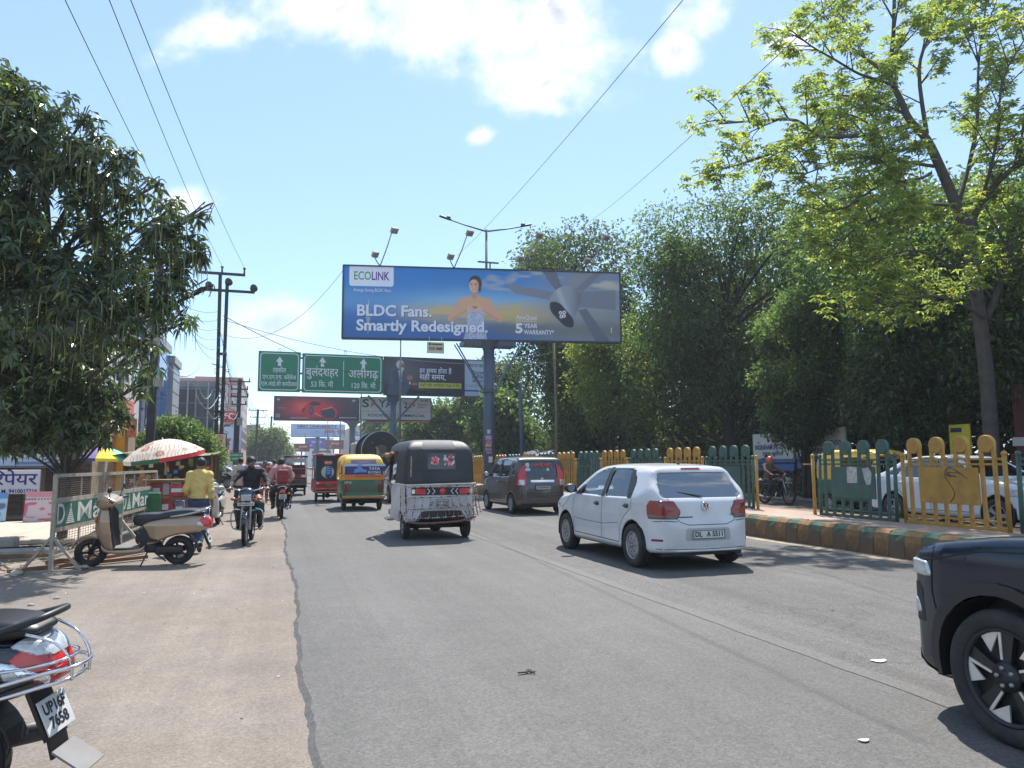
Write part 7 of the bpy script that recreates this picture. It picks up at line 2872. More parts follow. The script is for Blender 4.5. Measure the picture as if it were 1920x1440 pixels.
 S = smax(S + fold,-(cut - st.get("hem",.02)*s),.01)
 nkc = smax(f.cap(nk - up*.05,nk + up*.2,.064*s),-1e3 + 0*f.x,.01)
 S = np.maximum(S,-(f.cap(nk - up*.02,nk + up*.25,.058*s)))
 obj("shirt",f.mesh(S,"shirt"),st["shirt"],t)
 g = Field(nk - .12,nk + .12,.012)
 C_ = np.maximum(np.abs(g.cap(nk - up*.07,nk + up*.06,.066*s,.060*s)) - .007,((g.x - nk[0])*up[0] + (g.y - nk[1])*up[1] + (g.z - nk[2])*up[2]) - .018)
 C_ = np.maximum(C_,-(((g.x - nk[0])*up[0] + (g.y - nk[1])*up[1] + (g.z - nk[2])*up[2]) + .06))
 if h <= .02:
  obj("collar",g.mesh(C_,"collar"),st["shirt"],t)
 T = smin(f.ell(pel,(.160*W,.120*W,.14*s),MT),f.cap(J["hipL"],J["hipR"],.085*s),.05)
 for q in "LR":
  T = smin(T,leg(f,q,st.get("wide",.012),st.get("cuff",.97)),.03)
 T = smax(T + fold*.9,(cut - (st.get("hem",.02) + .012)*s),.01)
 obj("trousers",f.mesh(T,"trousers"),st["trousers"],t)
 if "belt" in st:
  B = np.maximum(smin(f.ell(pel,(.168*W,.128*W,.145*s),MT),f.cap(J["hipL"],J["hipR"],.09*s),.05),np.abs(cut - st.get("hem",.02)*s + .012) - .02)
  obj("belt",f.mesh(B,"belt"),st["belt"],t)
 for q in "LR":
  a,to = J["an" + q],J["toe" + q]
  d = to - a
  d = d/np.linalg.norm(d)
  upf = J.get("sole" + q,vv(0,0,1) + a) - a
  upf = upf - d*(upf @ d)
  upf /= np.linalg.norm(upf)
  k = Field(np.minimum(a,to) - .12,np.maximum(a,to) + .12,min(h,.016))
  base = a - upf*.045*s
  X = smin(k.cap(base - d*.045*s,base + d*.12*s,.042*s,.038*s),k.cap(base + d*.1*s,base + d*.165*s,.040*s,.030*s),.02)
  X = smin(X,k.cap(a,base,.042*s,.045*s),.03)
  hz = (k.x - base[0])*upf[0] + (k.y - base[1])*upf[1] + (k.z - base[2])*upf[2]
  X = smax(X,-(hz + .032*s),.008)
  so_ = obj("shoe",k.mesh(X,"shoe"),st["shoe"],t)
 return t,J,MT
M_YSHIRT = mat("pale_yellow_shirt",(0.60,0.44,0.14),0.85,var=.10,vscale=4,bump=.15,bscale=40)
M_JEANS = mat("blue_jeans",(0.035,0.055,0.105),0.85,var=.25,vscale=9,bump=.2,bscale=120)
M_BLKSHIRT = mat("black_shirt",(0.016,0.017,0.024),0.8,var=.25,vscale=8)
M_OLIVE = mat("grey_olive_trousers",(0.05,0.056,0.052),0.85,var=.2,vscale=8)
M_PINKSH = mat("pink_shirt",(0.55,0.30,0.29),0.85,var=.18,vscale=16)
M_DARKTR = mat("dark_trousers",(0.018,0.018,0.022),0.85,var=.2)
M_SHOE = mat("brown_shoe",(0.06,0.04,0.03),0.6,var=.2)
M_SHOEK = mat("black_shoe",(0.015,0.014,0.014),0.5)
M_BAGRED = mat("maroon_backpack",(0.25,0.035,0.04),0.7,var=.3,vscale=14,bump=.3,bscale=30)
# walking man in yellow, seen from behind, right foot just lifting
sM = .955
JM = dict(pelvis=(0,0,.93),chest=(0.005,.03,1.27),neck=(0,.045,1.46),head=(0.005,.085,1.575),face=(0.03,1.05,1.38),
  shL=(-.165,.03,1.39),elL=(-.225,.0,1.12),wrL=(-.17,.18,1.0),shR=(.165,.02,1.39),elR=(.215,-.05,1.11),wrR=(.225,.05,.88),
  hipL=(-.09,0,.90),knL=(-.10,.16,.50),anL=(-.09,.10,.095),toeL=(-.10,.30,.06),hipR=(.09,0,.90),knR=(.095,.05,.47),anR=(.09,-.30,.20),toeR=(.095,-.18,.05),soleR=(.09,-.12,.30),
  pnL=(-.07,.18,1.0),pnR=(.125,.05,.88))
J2 = {k: tuple(c*sM for c in v) for k,v in JM.items()}
man,Jm,MTm = person("man in a yellow shirt and blue jeans walking away beside the gold scooter",(-1.24,14.2,-.012),R(-6),J2,dict(s=sM,build=.92,shirt=M_YSHIRT,trousers=M_JEANS,shoe=M_SHOE,belt=M_SHOEK,sleeve=.97,hem=.02,wide=.02,cuff=.93,curl=.5),.016)
# rider in black coming towards us
JR = dict(pelvis=(0,.22,.90),chest=(0,.30,1.22),neck=(0,.35,1.40),head=(.01,.40,1.53),face=(-.45,1.2,1.28),
  shL=(-.20,.32,1.355),elL=(-.34,.55,1.16),wrL=(-.345,.80,1.045),shR=(.20,.32,1.355),elR=(.34,.55,1.16),wrR=(.345,.80,1.045),
  hdL=(-.35,.96,1.03),hdR=(.35,.96,1.03),pnL=(-.345,.85,.85),pnR=(.345,.85,.85),thL=(-.2,.85,1.0),thR=(.2,.85,1.0),
  hipL=(-.11,.25,.86),knL=(-.21,.68,.74),anL=(-.20,.46,.36),toeL=(-.21,.64,.29),hipR=(.11,.25,.86),knR=(.21,.68,.74),anR=(.20,.46,.36),toeR=(.21,.64,.29))
person("bearded man in a black shirt riding the dark blue motorcycle towards us",(-.40,16.22,-.012),R(176),JR,dict(shirt=M_BLKSHIRT,trousers=M_OLIVE,shoe=M_SHOEK,sleeve=.75,hem=-.02,beard=True,curl=.8,wide=.02),.016)
# two riders going away
def away(dy,dz,sc=1.0):
 d = dict(pelvis=(0,.22,.90),chest=(0,.27,1.22),neck=(0,.31,1.40),head=(0,.35,1.53),shL=(-.19,.28,1.355),elL=(-.33,.50,1.17),wrL=(-.345,.78,1.05),shR=(.19,.28,1.355),elR=(.33,.50,1.17),wrR=(.345,.78,1.05),
   hdL=(-.35,.94,1.03),hdR=(.35,.94,1.03),pnL=(-.345,.85,.85),pnR=(.345,.85,.85),thL=(-.2,.85,1.0),thR=(.2,.85,1.0),
   hipL=(-.11,.25,.86),knL=(-.20,.66,.74),anL=(-.19,.44,.36),toeL=(-.20,.62,.29),hipR=(.11,.25,.86),knR=(.20,.66,.74),anR=(.19,.44,.36),toeR=(.20,.62,.29))
 return {k: (v[0],v[1] + dy,v[2] + dz) for k,v in d.items()}
jb = away(.12,0.0)
person("front rider in a pink shirt on the black motorcycle going away",(.22,21.75,0),R(3),jb,dict(shirt=M_PINKSH,trousers=M_DARKTR,shoe=M_SHOEK,sleeve=.95,hem=-.02,curl=.8),.02)
jp = away(-.26,.02)
for q,sg in (("L",-1),("R",1)):
 jp["el" + q] = (sg*.27,.12,1.14)
 jp["wr" + q] = (sg*.22,.30,1.0)
 jp["hd" + q] = (sg*.18,.42,.98)
 jp["kn" + q] = (sg*.25,.40,.70)
 jp["an" + q] = (sg*.22,.12,.38)
 jp["toe" + q] = (sg*.24,.30,.31)
jp["head"] = (-.03,.08,1.53)
pp,Jp,MTp = person("pillion rider with a maroon backpack on the black motorcycle going away",(.22,21.75,0),R(3),jp,dict(shirt=M_PINKSH,trousers=M_DARKTR,shoe=M_SHOEK,sleeve=.95,hem=-.02,curl=.5),.02)
bp = thing("backpack","maroon backpack with a glossy pocket on the pillion rider's back","backpack",(.22,21.75,0),R(3))
f = Field((-.2,-.35,.85),(.2,.05,1.42),.018)
F = smin(f.box((0,-.16,1.15),(.15,.075,.20),.06),f.box((0,-.25,1.08),(.11,.05,.10),.045),.02)
obj("bag",f.mesh(F,"bag"),M_BAGRED,bp)
mb = MB()
for s in (-1,1):
 mb.tube(smooth_poly([(s*.10,-.09,1.30),(s*.12,-.02,1.42),(s*.13,.08,1.42),(s*.14,.12,1.25),(s*.15,.0,1.08),(s*.13,-.1,1.0)],False,3),.014,6)
mb.build("strap",M_BAGRED,bp)
mb = MB()
mb.tube(smooth_poly([(-.03,-.24,1.36),(0,-.26,1.40),(.03,-.24,1.36)],False,3),.008,5)
mb.build("carry_loop",M_BAGRED,bp)
# walkers and far riders
def walker(ph=1.0,sc=1.0):
 d = dict(pelvis=(0,0,.93),chest=(0,.02,1.28),neck=(0,.03,1.47),head=(0,.05,1.59),shL=(-.18,.02,1.41),elL=(-.23,-.06*ph,1.14),wrL=(-.22,.04*ph,.90),shR=(.18,.02,1.41),elR=(.23,.05*ph,1.14),wrR=(.22,.18*ph,.94),
   hipL=(-.09,0,.9),knL=(-.09,.14*ph,.5),anL=(-.09,.16*ph,.09),toeL=(-.09,.16*ph + .2,.05),hipR=(.09,0,.9),knR=(.09,.02*ph,.49),anR=(.09,-.22*ph,.14),toeR=(.09,-.22*ph + .17,.05))
 return {k: tuple(c*sc for c in v) for k,v in d.items()}
M_CREAM = mat("cream_kurta",(.52,.46,.36),.9,var=.12)
M_LILAC = mat("lilac_shirt",(.42,.33,.45),.9,var=.12)
M_REDKURTA = mat("rust_red_dress",(.30,.06,.045),.9,var=.25,vscale=12)
M_BLUESH = mat("light_blue_shirt",(.22,.34,.50),.9,var=.15)
M_ORHELM = mat("orange_helmet",(.62,.10,.03),.35,coat=.5)
person("walker in a cream shirt going away, behind the rider in black",(-1.02,25.6,-.012),R(10),walker(),dict(shirt=M_CREAM,trousers=M_OLIVE,shoe=M_SHOEK,sleeve=.6,hem=-.1,loose=True),.024)
lw,Jl,MTl = person("walker in a lilac shirt with a dark shoulder strap, beside the rider in black",(-.62,22.2,-.012),R(175),walker(-1.0),dict(shirt=M_LILAC,trousers=M_DARKTR,shoe=M_SHOEK,sleeve=.9,hem=-.05,beard=False),.02)
mb = MB()
mb.tube(smooth_poly([(.13,-.06,1.47),(.12,.12,1.40),(0,.15,1.2),(-.15,.12,1.0),(-.2,0,.92),(-.12,-.13,1.05),(.05,-.13,1.3),(.13,-.06,1.47)],False,3),.02,6)
mb.build("bag_strap",M_BLKSHIRT,lw)
person("woman in a rust red dress farther up the shoulder",(-.35,31.0,-.012),R(185),walker(.7,.95),dict(shirt=M_REDKURTA,trousers=M_REDKURTA,shoe=M_SHOE,sleeve=.9,hem=-.35,loose=True,long=True,s=.95),.03)
mcC = scooter("dark scooter ridden away by the man in a black jacket",(.22,33.4,0),R(4),M_TANKK,.03)
def srider(dy=0):
 d = away(-.0,-.02)
 for q,sg in (("L",-1),("R",1)):
  d["wr" + q] = (sg*.33,.86,1.05)
  d["hd" + q] = (sg*.33,1.0,1.03)
  d["kn" + q] = (sg*.16,.66,.72)
  d["an" + q] = (sg*.12,.68,.40)
  d["toe" + q] = (sg*.13,.88,.34)
 return d
person("man in a black jacket riding the dark scooter away",(.22,33.4,0),R(4),srider(),dict(shirt=M_BLKSHIRT,trousers=M_DARKTR,shoe=M_SHOEK,sleeve=.97,hem=-.02,build=1.08),.028)
person("man in a light blue shirt standing far up the shoulder",(.35,43.0,0),R(20),walker(.5),dict(shirt=M_BLUESH,trousers=M_DARKTR,shoe=M_SHOEK,sleeve=.2),.04)
person("man in a pink shirt far up the shoulder by the red dressed woman",(.02,38.0,-.012),R(30),walker(.8),dict(shirt=M_PINKSH,trousers=M_DARKTR,shoe=M_SHOEK,sleeve=.2),.04)
# driver of the black hooded rickshaw, his arm out at the side
jd = {k: (v[0]*.9,v[1] + .92,v[2] - .06) for k,v in away(0,0).items()}
jd["elL"],jd["wrL"] = (-.46,1.36,1.2),(-.40,1.62,1.06)
jd["hdL"] = (-.36,1.74,1.04)
for q in "LR":
 jd["an" + q] = (jd["an" + q][0],jd["an" + q][1] + .12,.56)
 jd["toe" + q] = (jd["toe" + q][0],jd["toe" + q][1] + .14,.53)
person("driver in a dark shirt inside the black hooded rickshaw",(3.0,14.9,.022),R(1),jd,dict(shirt=M_BLKSHIRT,trousers=M_DARKTR,shoe=M_SHOEK,sleeve=.2,hem=-.02),.026)
# rider with an orange helmet on the far side, at the railing gap
motorcycle("dark motorcycle under the rider with an orange helmet, far side of the railing",(16.9,23.2,0),R(184),M_TANKK,guard=False,h=.035)
person("rider with an orange helmet seen through the railing gap",(16.9,23.2,0),R(184),away(0,0),dict(shirt=mat("brown_shirt",(.13,.075,.06),.9,var=.2),trousers=M_DARKTR,shoe=M_SHOEK,sleeve=.9,helmet=M_ORHELM,hem=-.02),.028)
# ================================================================ left roadside: barricades, stalls, poles, signs
M_BARR = mat("barricade_cream_paint",(0.34,0.31,0.25),0.6,var=.15,dirt=.6,dirtcol=(.14,.10,.07),dscale=6)
M_BGRN = mat("barricade_green_sheet",(0.012,0.115,0.085),0.5,var=.15,dirt=.25,dirtcol=(.12,.16,.14),dscale=4)
M_BWHT = mat("barricade_white_print",(0.52,0.54,0.50),0.6,var=.2,vscale=12)
M_MESHW = mat("rusty_wire",(0.16,0.12,0.09),0.7,var=.3)
M_WOODL = mat("light_timber",(0.42,0.32,0.21),0.8,var=.25,vscale=5,bump=.3,bscale=30)
M_WOODB = mat("brown_timber",(0.20,0.105,0.05),0.7,var=.3,vscale=6,bump=.3,bscale=30)
def barricade(a,b,label,sx,tear=False):
 a,b = Vector((*a,0)),Vector((*b,0))
 L = (b - a).length
 ang = math.atan2(b.y - a.y,b.x - a.x)
 t = thing("barricade",label,"barricade",(a.x,a.y,-.012),ang,"advertising barricades along the left verge")
 for x in (.03,L - .03):
  mb = MB()
  mb.box((x,0,.69),(.06,.05,1.38))
  mb.build("post",M_BARR,t)
  for s in (-1,1):
   mb = MB()
   mb.beam((x,0,.50),(x,s*.38,.02),.05,.035)
   mb.build("brace_leg",M_BARR,t)
  mb = MB()
  mb.box((x,0,.012),(.05,.80,.024))
  mb.build("foot_bar",M_BARR,t)
 for z,h in ((1.36,.05),(1.0,.07),(.58,.06),(.20,.04)):
  mb = MB()
  mb.box((L/2,0,z),(L - .12,.04,h))
  mb.build("rail",M_BARR,t)
 mb = MB()
 mb.box((L/2,-.012,.79),(L - .13,.012,.35))
 sh = mb.build("sign_sheet",M_BGRN,t)
 for x in (L*.33,L*.66):
  for z0,z1 in ((1.04,1.34),(.22,.55)):
   mb = MB()
   mb.box((x,0,(z0 + z1)/2),(.018,.018,z1 - z0))
   mb.build("upright",M_BARR,t)
 mb = MB()
 for k in range(9):
  mb.box((L/2,0,1.06 + k*.032),(L - .12,.006,.006))
  mb.box((L/2,0,.235 + k*.038),(L - .12,.006,.006))
 for k in range(int(L/.12)):
  mb.box((.1 + k*.12,.004,.38),(.005,.005,.32))
 mb.build("wire_grille",M_MESHW,t)["kind"] = "stuff"
 P = plane_mtx((0,-.0185,.79),(1,0,0),(0,0,1))
 u = L/3.3
 text_on(sh,"D",P,.235*u,0,.42,M_BWHT,.012,fit=.29*u)
 mb = MB()
 for k in range(8):
  w = (.07 + .036*k)*u
  mb.box((.62*u,.06 - k*.028,.004),(w,.018,.004))
 mb.lathe([(0,.006),(.022,.006)],(.62*u,.125,0),(0,0,1),10)
 mb.box((.62*u,.09,.004),(.03,.03,.004))
 mb.build("striped_emblem",M_BWHT,sh,mtx=P)
 text_on(sh,"Mart",P,.86*u,-.01,.42,M_BWHT,.012,"LEFT",fit=1.8*u)
 if tear:
  mb = MB()
  mb.poly([(2.35,-.06,.006),(2.6,-.1,.007),(2.72,.02,.006),(2.58,.15,.007),(2.38,.12,.006)])
  mb.build("torn_patch",M_BWHT,sh,mtx=P)
 return t
barricade((-3.0,12.3),(-2.68,15.62),"nearer advertising barricade with green sheet, behind the gold scooter",1)
barricade((-2.76,15.85),(-2.58,19.0),"farther advertising barricade with torn green sheet, beside the timber crate stand",1,True)
# loose timbers and rubble lying round the barricade foot
for i,(x0,y0,x1,y1,z,w) in enumerate([(-3.5,12.25,-1.9,13.35,.03,.09),(-3.0,12.75,-2.05,14.3,.03,.07),(-3.1,12.55,-2.5,13.6,.09,.06),(-6.6,15.0,-3.3,15.5,.05,.06),(-5.6,14.3,-3.4,14.05,.04,.08)]):
 mb = MB()
 mb.beam((x0,y0,z),(x1,y1,z + .01),w,.05)
 o = mb.build("timber",M_WOODB if i != 3 else M_DARKMETAL)
 tag(o,["long timber lying under the gold scooter's front wheel","timber lying beside the barricade foot bar","short timber lying across the other timbers","thin pole lying on the verge left of the barricade","thick plank on the bare verge left of the barricade"][i],"timber")
rr = random.Random(21)
def stone_mesh(seed,r,sc=(1,1,.6)):
 q = random.Random(seed)
 mb = MB()
 mb.sphere((0,0,0),r,8,6,sc)
 mb.v = [tuple(c*(1 + q.uniform(-.18,.18)) for c in p) for p in mb.v]
 me = mb.mesh("stone")
 me.polygons.foreach_set("use_smooth",[False]*len(me.polygons))
 return me
M_STONE = mat("pale_stone",(.36,.31,.26),.9,var=.3,vscale=9,bump=.4)
M_CONC = mat("broken_concrete",(.40,.36,.31),.9,var=.25,vscale=6,bump=.5)
sv_ = [stone_mesh(i,.09) for i in range(5)]
for m_ in sv_:
 m_.materials.append(M_STONE)
mb = MB()
for k in range(260):
 x,y = rr.uniform(-6.6,-2.3),rr.uniform(9.2,17)
 if x > -3.0 and rr.random() < .7:
  continue
 s = rr.uniform(.008,.035)
 mb.sphere((x,y,-.015 + s*.3),s,5,4,(1.2,1,.6))
o = mb.build("rubble",M_STONE)
o["kind"] = "stuff"
for i,(x,y,s) in enumerate([(-3.35,12.1,.9),(-3.0,12.62,.8),(-2.6,12.5,.6),(-3.9,13.2,.7)]):
 o = obj("stone",sv_[i],None,None,(x,y,.02))
 o.scale = (s,s*1.3,s)
 tag(o,["loose stone left of the barricade's near foot","loose stone between the barricade foot and the gold scooter","smallest loose stone under the gold scooter's front wheel","loose stone on the bare verge behind the near foot"][i],"stone","loose stones at the barricade foot")
# low broken kerb and slabs on the verge
for i,(x,y,w,d,h,rz) in enumerate([(-5.2,15.9,1.5,.5,.22,.05),(-4.6,14.6,2.6,.28,.14,.04),(-6.6,17.6,1.2,.8,.16,-.1)]):
 mb = MB()
 mb.box((0,0,h/2),(w,d,h),None,.03)
 o = mb.build("kerb_slab",M_CONC,None,(x,y,-.03),(0,0,rz))
 tag(o,["concrete slab lying on the verge left of the barricade","long low kerb block behind the barricade's near foot","flat slab near the shop signs at the left edge"][i],"slab")
mb = MB()
mb.box((-5.4,19.6,.02),(3.4,5.6,.10),None,.02)
o = mb.build("shop_platform",mat("pale_cement",(.46,.39,.31),.9,var=.15,vscale=2,bump=.2))
o["kind"] = "structure"
# shop and hoardings at the left edge
M_BEIGE = mat("beige_plaster",(.33,.25,.18),.9,var=.12,vscale=2,dirt=.3)
M_SHUT = mat("brown_shutter",(.10,.07,.055),.6,var=.2,vscale=3)
shop = thing("shop","low beige shop with brown shutter behind the Hindi repair sign","shop",(-8.6,25.2,0))
mb = MB()
mb.box((0,.6,1.5),(7.2,3.0,3.0))
mb.build("wall",M_BEIGE,shop)
for i,x in enumerate((1.35,3.0)):
 for k in range(9):
  mb = MB()
  mb.box((x,-.94,.22 + k*.17),(1.1,.06,.15))
  mb.build("shutter_slat",M_SHUT,shop)
mb = MB()
mb.box((.2,-1.25,2.45),(6.6,.5,.08))
mb.build("awning",mat("grey_sheet",(.24,.25,.26),.5,.4,var=.2),shop)
M_HOARD = mat("pale_hoarding",srgb(206,206,214),.6,var=.06)
M_INDIGO = mat("indigo_print",srgb(44,40,120),.55)
hs = thing("shop_sign","white Hindi repair sign board with indigo letters and phone number","sign",(-6.85,23.05,0))
mb = MB()
mb.box((0,.04,1.06),(1.75,.05,.64),None,.01)
mb.build("panel",M_HOARD,hs)
mb = MB()
for x in (-.7,.7):
 mb.box((x,.10,.55),(.06,.06,1.1))
mb.build("legs",M_WOODB,hs)
Ph = plane_mtx((0,.012,1.06),(1,0,0),(0,0,1))
text_on(hs,"िरपेयर",Ph,.80,.06,.44,M_INDIGO,.012,"RIGHT",fit=1.12)
text_on(hs,"M. 9410015216",Ph,.82,-.245,.15,M_INDIGO,.02,"RIGHT",fit=.82)
bn = thing("banner","pale blue printed banner stretched above the repair sign","banner",(-6.5,23.75,0))
def ad_banner(u,v):
 col = np.repeat(np.array(srgb(190,200,218))[None],len(u),0)
 n = vnoise(u,v,7,4)
 col = lay(col,sstep(n,.62,.78)*(v > .2)*.7,(88,140,180))
 col = lay(col,((v > .06) & (v < .15) & (u > 1.3) & (u < 1.95))*.8,(70,110,160))
 col = lay(col,((u > 1.95) & (np.sin(v*70 + 1.2*np.sin(u*14)) > .1))*.85,(50,56,84))
 col = lay(col,(v < .03)*.8,(60,60,80))
 return col
print_grid("print",2.6,.66,90,24,ad_banner,plane_mtx((-1.6,0,1.45),(1,0,0),(0,0,1)),bn,M_PRINT)
mb = MB()
mb.box((-.3,.03,1.78),(2.66,.04,.70))
for x in (-1.6,1.0):
 mb.box((x,.06,.9),(.05,.05,1.8))
mb.build("frame",M_BARR,bn)
for i,(x,y,w,h,lab) in enumerate([(-6.95,22.2,.95,.74,"sky blue poster board leaning at the left edge below the repair sign"),(-5.72,22.0,.62,.78,"pink and red printed poster board leaning beside the blue one")]):
 t = thing("poster_board",lab,"poster",(x,y,.06))
 t.rotation_euler = (R(-10),0,0)
 mb = MB()
 mb.box((0,.02,h/2),(w,.03,h))
 mb.build("board",M_WOODB,t)
 def pf(u,v,i=i):
  if i == 0:
   col = np.repeat(np.array(srgb(168,196,214))[None],len(u),0)
   col = lay(col,(v > .6)*.9,(70,140,196))
   col = lay(col,m_ell(u,v,.62,.48,.10,.12,.02),(60,64,76))
   col = lay(col,m_cap(u,v,(.45,.3),(.85,.42),.06,.08,.03),(84,110,140))
   col = lay(col,sstep(vnoise(u,v,9,2),.6,.75)*(v < .3),(90,110,110))
  else:
   col = np.repeat(np.array(srgb(206,186,190))[None],len(u),0)
   col = lay(col,(v > .64)*.8,(206,120,130))
   col = lay(col,((v > .56) & (v < .62) & (np.sin(u*90) > -.3))*.8,(66,60,80))
   col = lay(col,sstep(vnoise(u,v*3,5,9),.55,.7)*(v < .5),(196,96,110))
  return col
 print_grid("print",w,h,36,30,pf,plane_mtx((-w/2,0,0),(1,0,0),(0,0,1)),t,M_PRINT)
# brightly painted kiosk wall
kio = thing("kiosk","kiosk painted in orange, yellow and purple panels behind the striped umbrella","kiosk",(-5.45,27.2,0))
cols = [((206,96,60),.26),((222,150,60),.2),((176,172,74),.14),((130,84,160),.18),((150,200,216),.1),((226,120,70),.24),((222,160,50),.26)]
x = -.62
for i,(c,w) in enumerate(cols):
 mb = MB()
 mb.box((x + w/2,.06,1.45),(w - .006,.10,2.9))
 mb.build("panel",mat(f"kiosk_{i}",srgb(*c),.6,var=.12),kio)
 x += w
mb = MB()
mb.box((.1,.75,1.45),(1.5,1.3,2.9))
mb.build("wall",M_BEIGE,kio)
text_on(kio,"Unique",plane_mtx((.36,-.0,2.55),(1,0,0),(0,0,1)),0,0,.24,mat("brown_paint_print",srgb(150,80,30),.6),.01,fit=.5)
mb = MB()
mb.box((.95,.05,2.7),(.28,.06,.62))
mb.build("side_poster",mat("multicolour_poster",srgb(206,120,80),.6,var=.6,vscale=9),kio)
# ---- umbrellas
def umbrella(label,loc,r,hgt,tilt,cols,val,foot,pole_r=.016,pattern=None):
 t = thing("umbrella",label,"umbrella",loc)
 T = Euler(tilt).to_matrix()
 n = len(cols)
 seg = 5
 top = Vector((0,0,hgt))
 for k in range(n):
  a0,a1 = 2*PI*k/n,2*PI*(k + 1)/n
  mb = MB()
  rows = []
  for i in range(seg + 1):
   s = i/seg
   z = -.42*r*s ** 1.9
   row = []
   for j in range(4):
    a = a0 + (a1 - a0)*j/3
    sag = 1 - .045*s*math.sin(PI*j/3)
    p = Vector((r*s*sag*math.cos(a),r*s*sag*math.sin(a),z))
    row.append(top + T @ p)
   rows.append(row)
  for i in range(seg):
   for j in range(3):
    if i == 0:
     mb._add([rows[0][0],rows[1][j],rows[1][j + 1]],[(0,1,2)],True)
    else:
     mb._add([rows[i][j],rows[i + 1][j],rows[i + 1][j + 1],rows[i][j + 1]],[(0,1,2,3)],True)
  mb.build("canopy_panel",cols[k],t)
  mb = MB()
  for j in range(3):
   p,q = rows[seg][j],rows[seg][j + 1]
   d = T @ Vector((0,0,-.11*r))
   mb.quad(p,q,q + d,p + d)
  mb.build("valance",val[k],t)
 mb = MB()
 for k in range(n):
  a = 2*PI*k/n
  mb.tube([top + T @ Vector((0,0,-.30*r)),top + T @ Vector((r*.97*math.cos(a),r*.97*math.sin(a),-.43*r))],.005,4)
 mb.build("ribs",M_STEEL,t)["kind"] = "stuff"
 mb = MB()
 mb.tube([top + Vector((0,0,.04)),top + T @ Vector((0,0,-.5)),Vector(foot)],pole_r,8)
 mb.build("pole",M_STEEL,t)
 return t
fab = lambda n,c,**k: mat(n,srgb(*c),.8,**k)
PUR,YEL,TEAL,GRN_,REDF,BLUF,WHTF = fab("umbrella_purple",(128,112,150)),fab("umbrella_yellow",(232,206,60)),fab("umbrella_teal",(120,196,180)),fab("umbrella_green",(60,120,84)),fab("umbrella_red",(214,70,74)),fab("umbrella_blue",(50,60,150)),fab("umbrella_white",(222,210,200))
umbrella("striped market umbrella with purple, yellow and teal panels",(-4.52,23.4,.0),.72,1.98,(0,R(2),R(-6)),[TEAL,GRN_,YEL,PUR,PUR,PUR,YEL,TEAL],[TEAL,GRN_,YEL,PUR,PUR,fab("umbrella_indigo",(66,60,130)),YEL,TEAL],(0,.1,.05))
# printed cream canopy: rings and scrolls are part of the cloth's print
mp = bpy.data.materials.new("printed_canopy")
mp.use_nodes = True
t_ = mp.node_tree
b_ = t_.nodes["Principled BSDF"]
b_.inputs["Roughness"].default_value = .85
co_ = t_.nodes.new("ShaderNodeTexCoord")
vo_ = t_.nodes.new("ShaderNodeTexVoronoi")
vo_.inputs["Scale"].default_value = 2.6
wv_ = t_.nodes.new("ShaderNodeTexWave")
wv_.inputs["Scale"].default_value = 4.0
wv_.inputs["Distortion"].default_value = 9.0
wv_.inputs["Detail"].default_value = 2
t_.links.new(co_.outputs["Object"],vo_.inputs["Vector"])
t_.links.new(co_.outputs["Object"],wv_.inputs["Vector"])
cr_ = t_.nodes.new("ShaderNodeValToRGB")
cr_.color_ramp.elements[0].color = (*srgb(214,150,130),1)
cr_.color_ramp.elements[0].position = .10
cr_.color_ramp.elements[1].color = (*srgb(216,200,186),1)
cr_.color_ramp.elements[1].position = .34
e_ = cr_.color_ramp.elements.new(.22)
e_.color = (*srgb(150,120,110),1)
t_.links.new(vo_.outputs["Distance"],cr_.inputs[0])
cr2 = t_.nodes.new("ShaderNodeValToRGB")
cr2.color_ramp.elements[0].color = (.62,.55,.5,1)
cr2.color_ramp.elements[0].position = .08
cr2.color_ramp.elements[1].color = (1,1,1,1)
cr2.color_ramp.elements[1].position = .22
t_.links.new(wv_.outputs["Fac"],cr2.inputs[0])
mm_ = t_.nodes.new("ShaderNodeMix")
mm_.data_type = "RGBA"
mm_.blend_type = "MULTIPLY"
mm_.inputs["Factor"].default_value = 1
t_.links.new(cr_.outputs[0],mm_.inputs["A"])
t_.links.new(cr2.outputs[0],mm_.inputs["B"])
t_.links.new(mm_.outputs["Result"],b_.inputs["Base Color"])
umbrella("large cream umbrella printed with rings, red and green edge, tilted over the cart",(-2.66,20.25,.0),.93,2.12,(R(6),R(-9),0),[mp]*8,[BLUF,YEL,WHTF,WHTF,WHTF,GRN_,REDF,REDF],(.18,.1,.92),.02)
# ---- vending cart under it
cart = thing("vending_cart","vending cart covered with white sheeting under the cream umbrella","cart",(-2.75,20.3,0),R(3))
mb = MB()
mb.box((0,0,.72),(1.5,.95,.06))
for x in (-.68,.68):
 for y in (-.42,.42):
  mb.box((x,y,.42),(.06,.06,.62))
mb.build("table",M_WOODB,cart)
for x in (-.5,.5):
 mb = MB()
 mb.torus((x,-.46,.28),(0,1,0),.25,.022,22,6)
 for k in range(6):
  a = PI*k/3
  mb.tube([(x,-.46,.28),(x + .25*math.cos(a),-.46,.28 + .25*math.sin(a))],.008,4)
 mb.build("wheel",M_BLACKPL,cart)
f = Field((-.8,-.55,.70),(.8,.55,1.12),.035)
F = f.box((0,0,.80),(.72,.46,.06),.05)
for c,r in (((-.3,.1,.85),(.3,.25,.16)),((.25,-.1,.86),(.28,.22,.17)),((.5,.2,.84),(.2,.2,.12))):
 F = smin(F,f.ell(c,r),.08)
F = F + np.sin(f.x*14 + f.y*6)*np.sin(f.y*17 + f.z*12)*.012
obj("sheeting",f.mesh(F,"sheeting",False),mat("white_sheeting",(.50,.48,.44),.8,var=.2,bump=.4,bscale=20),cart)
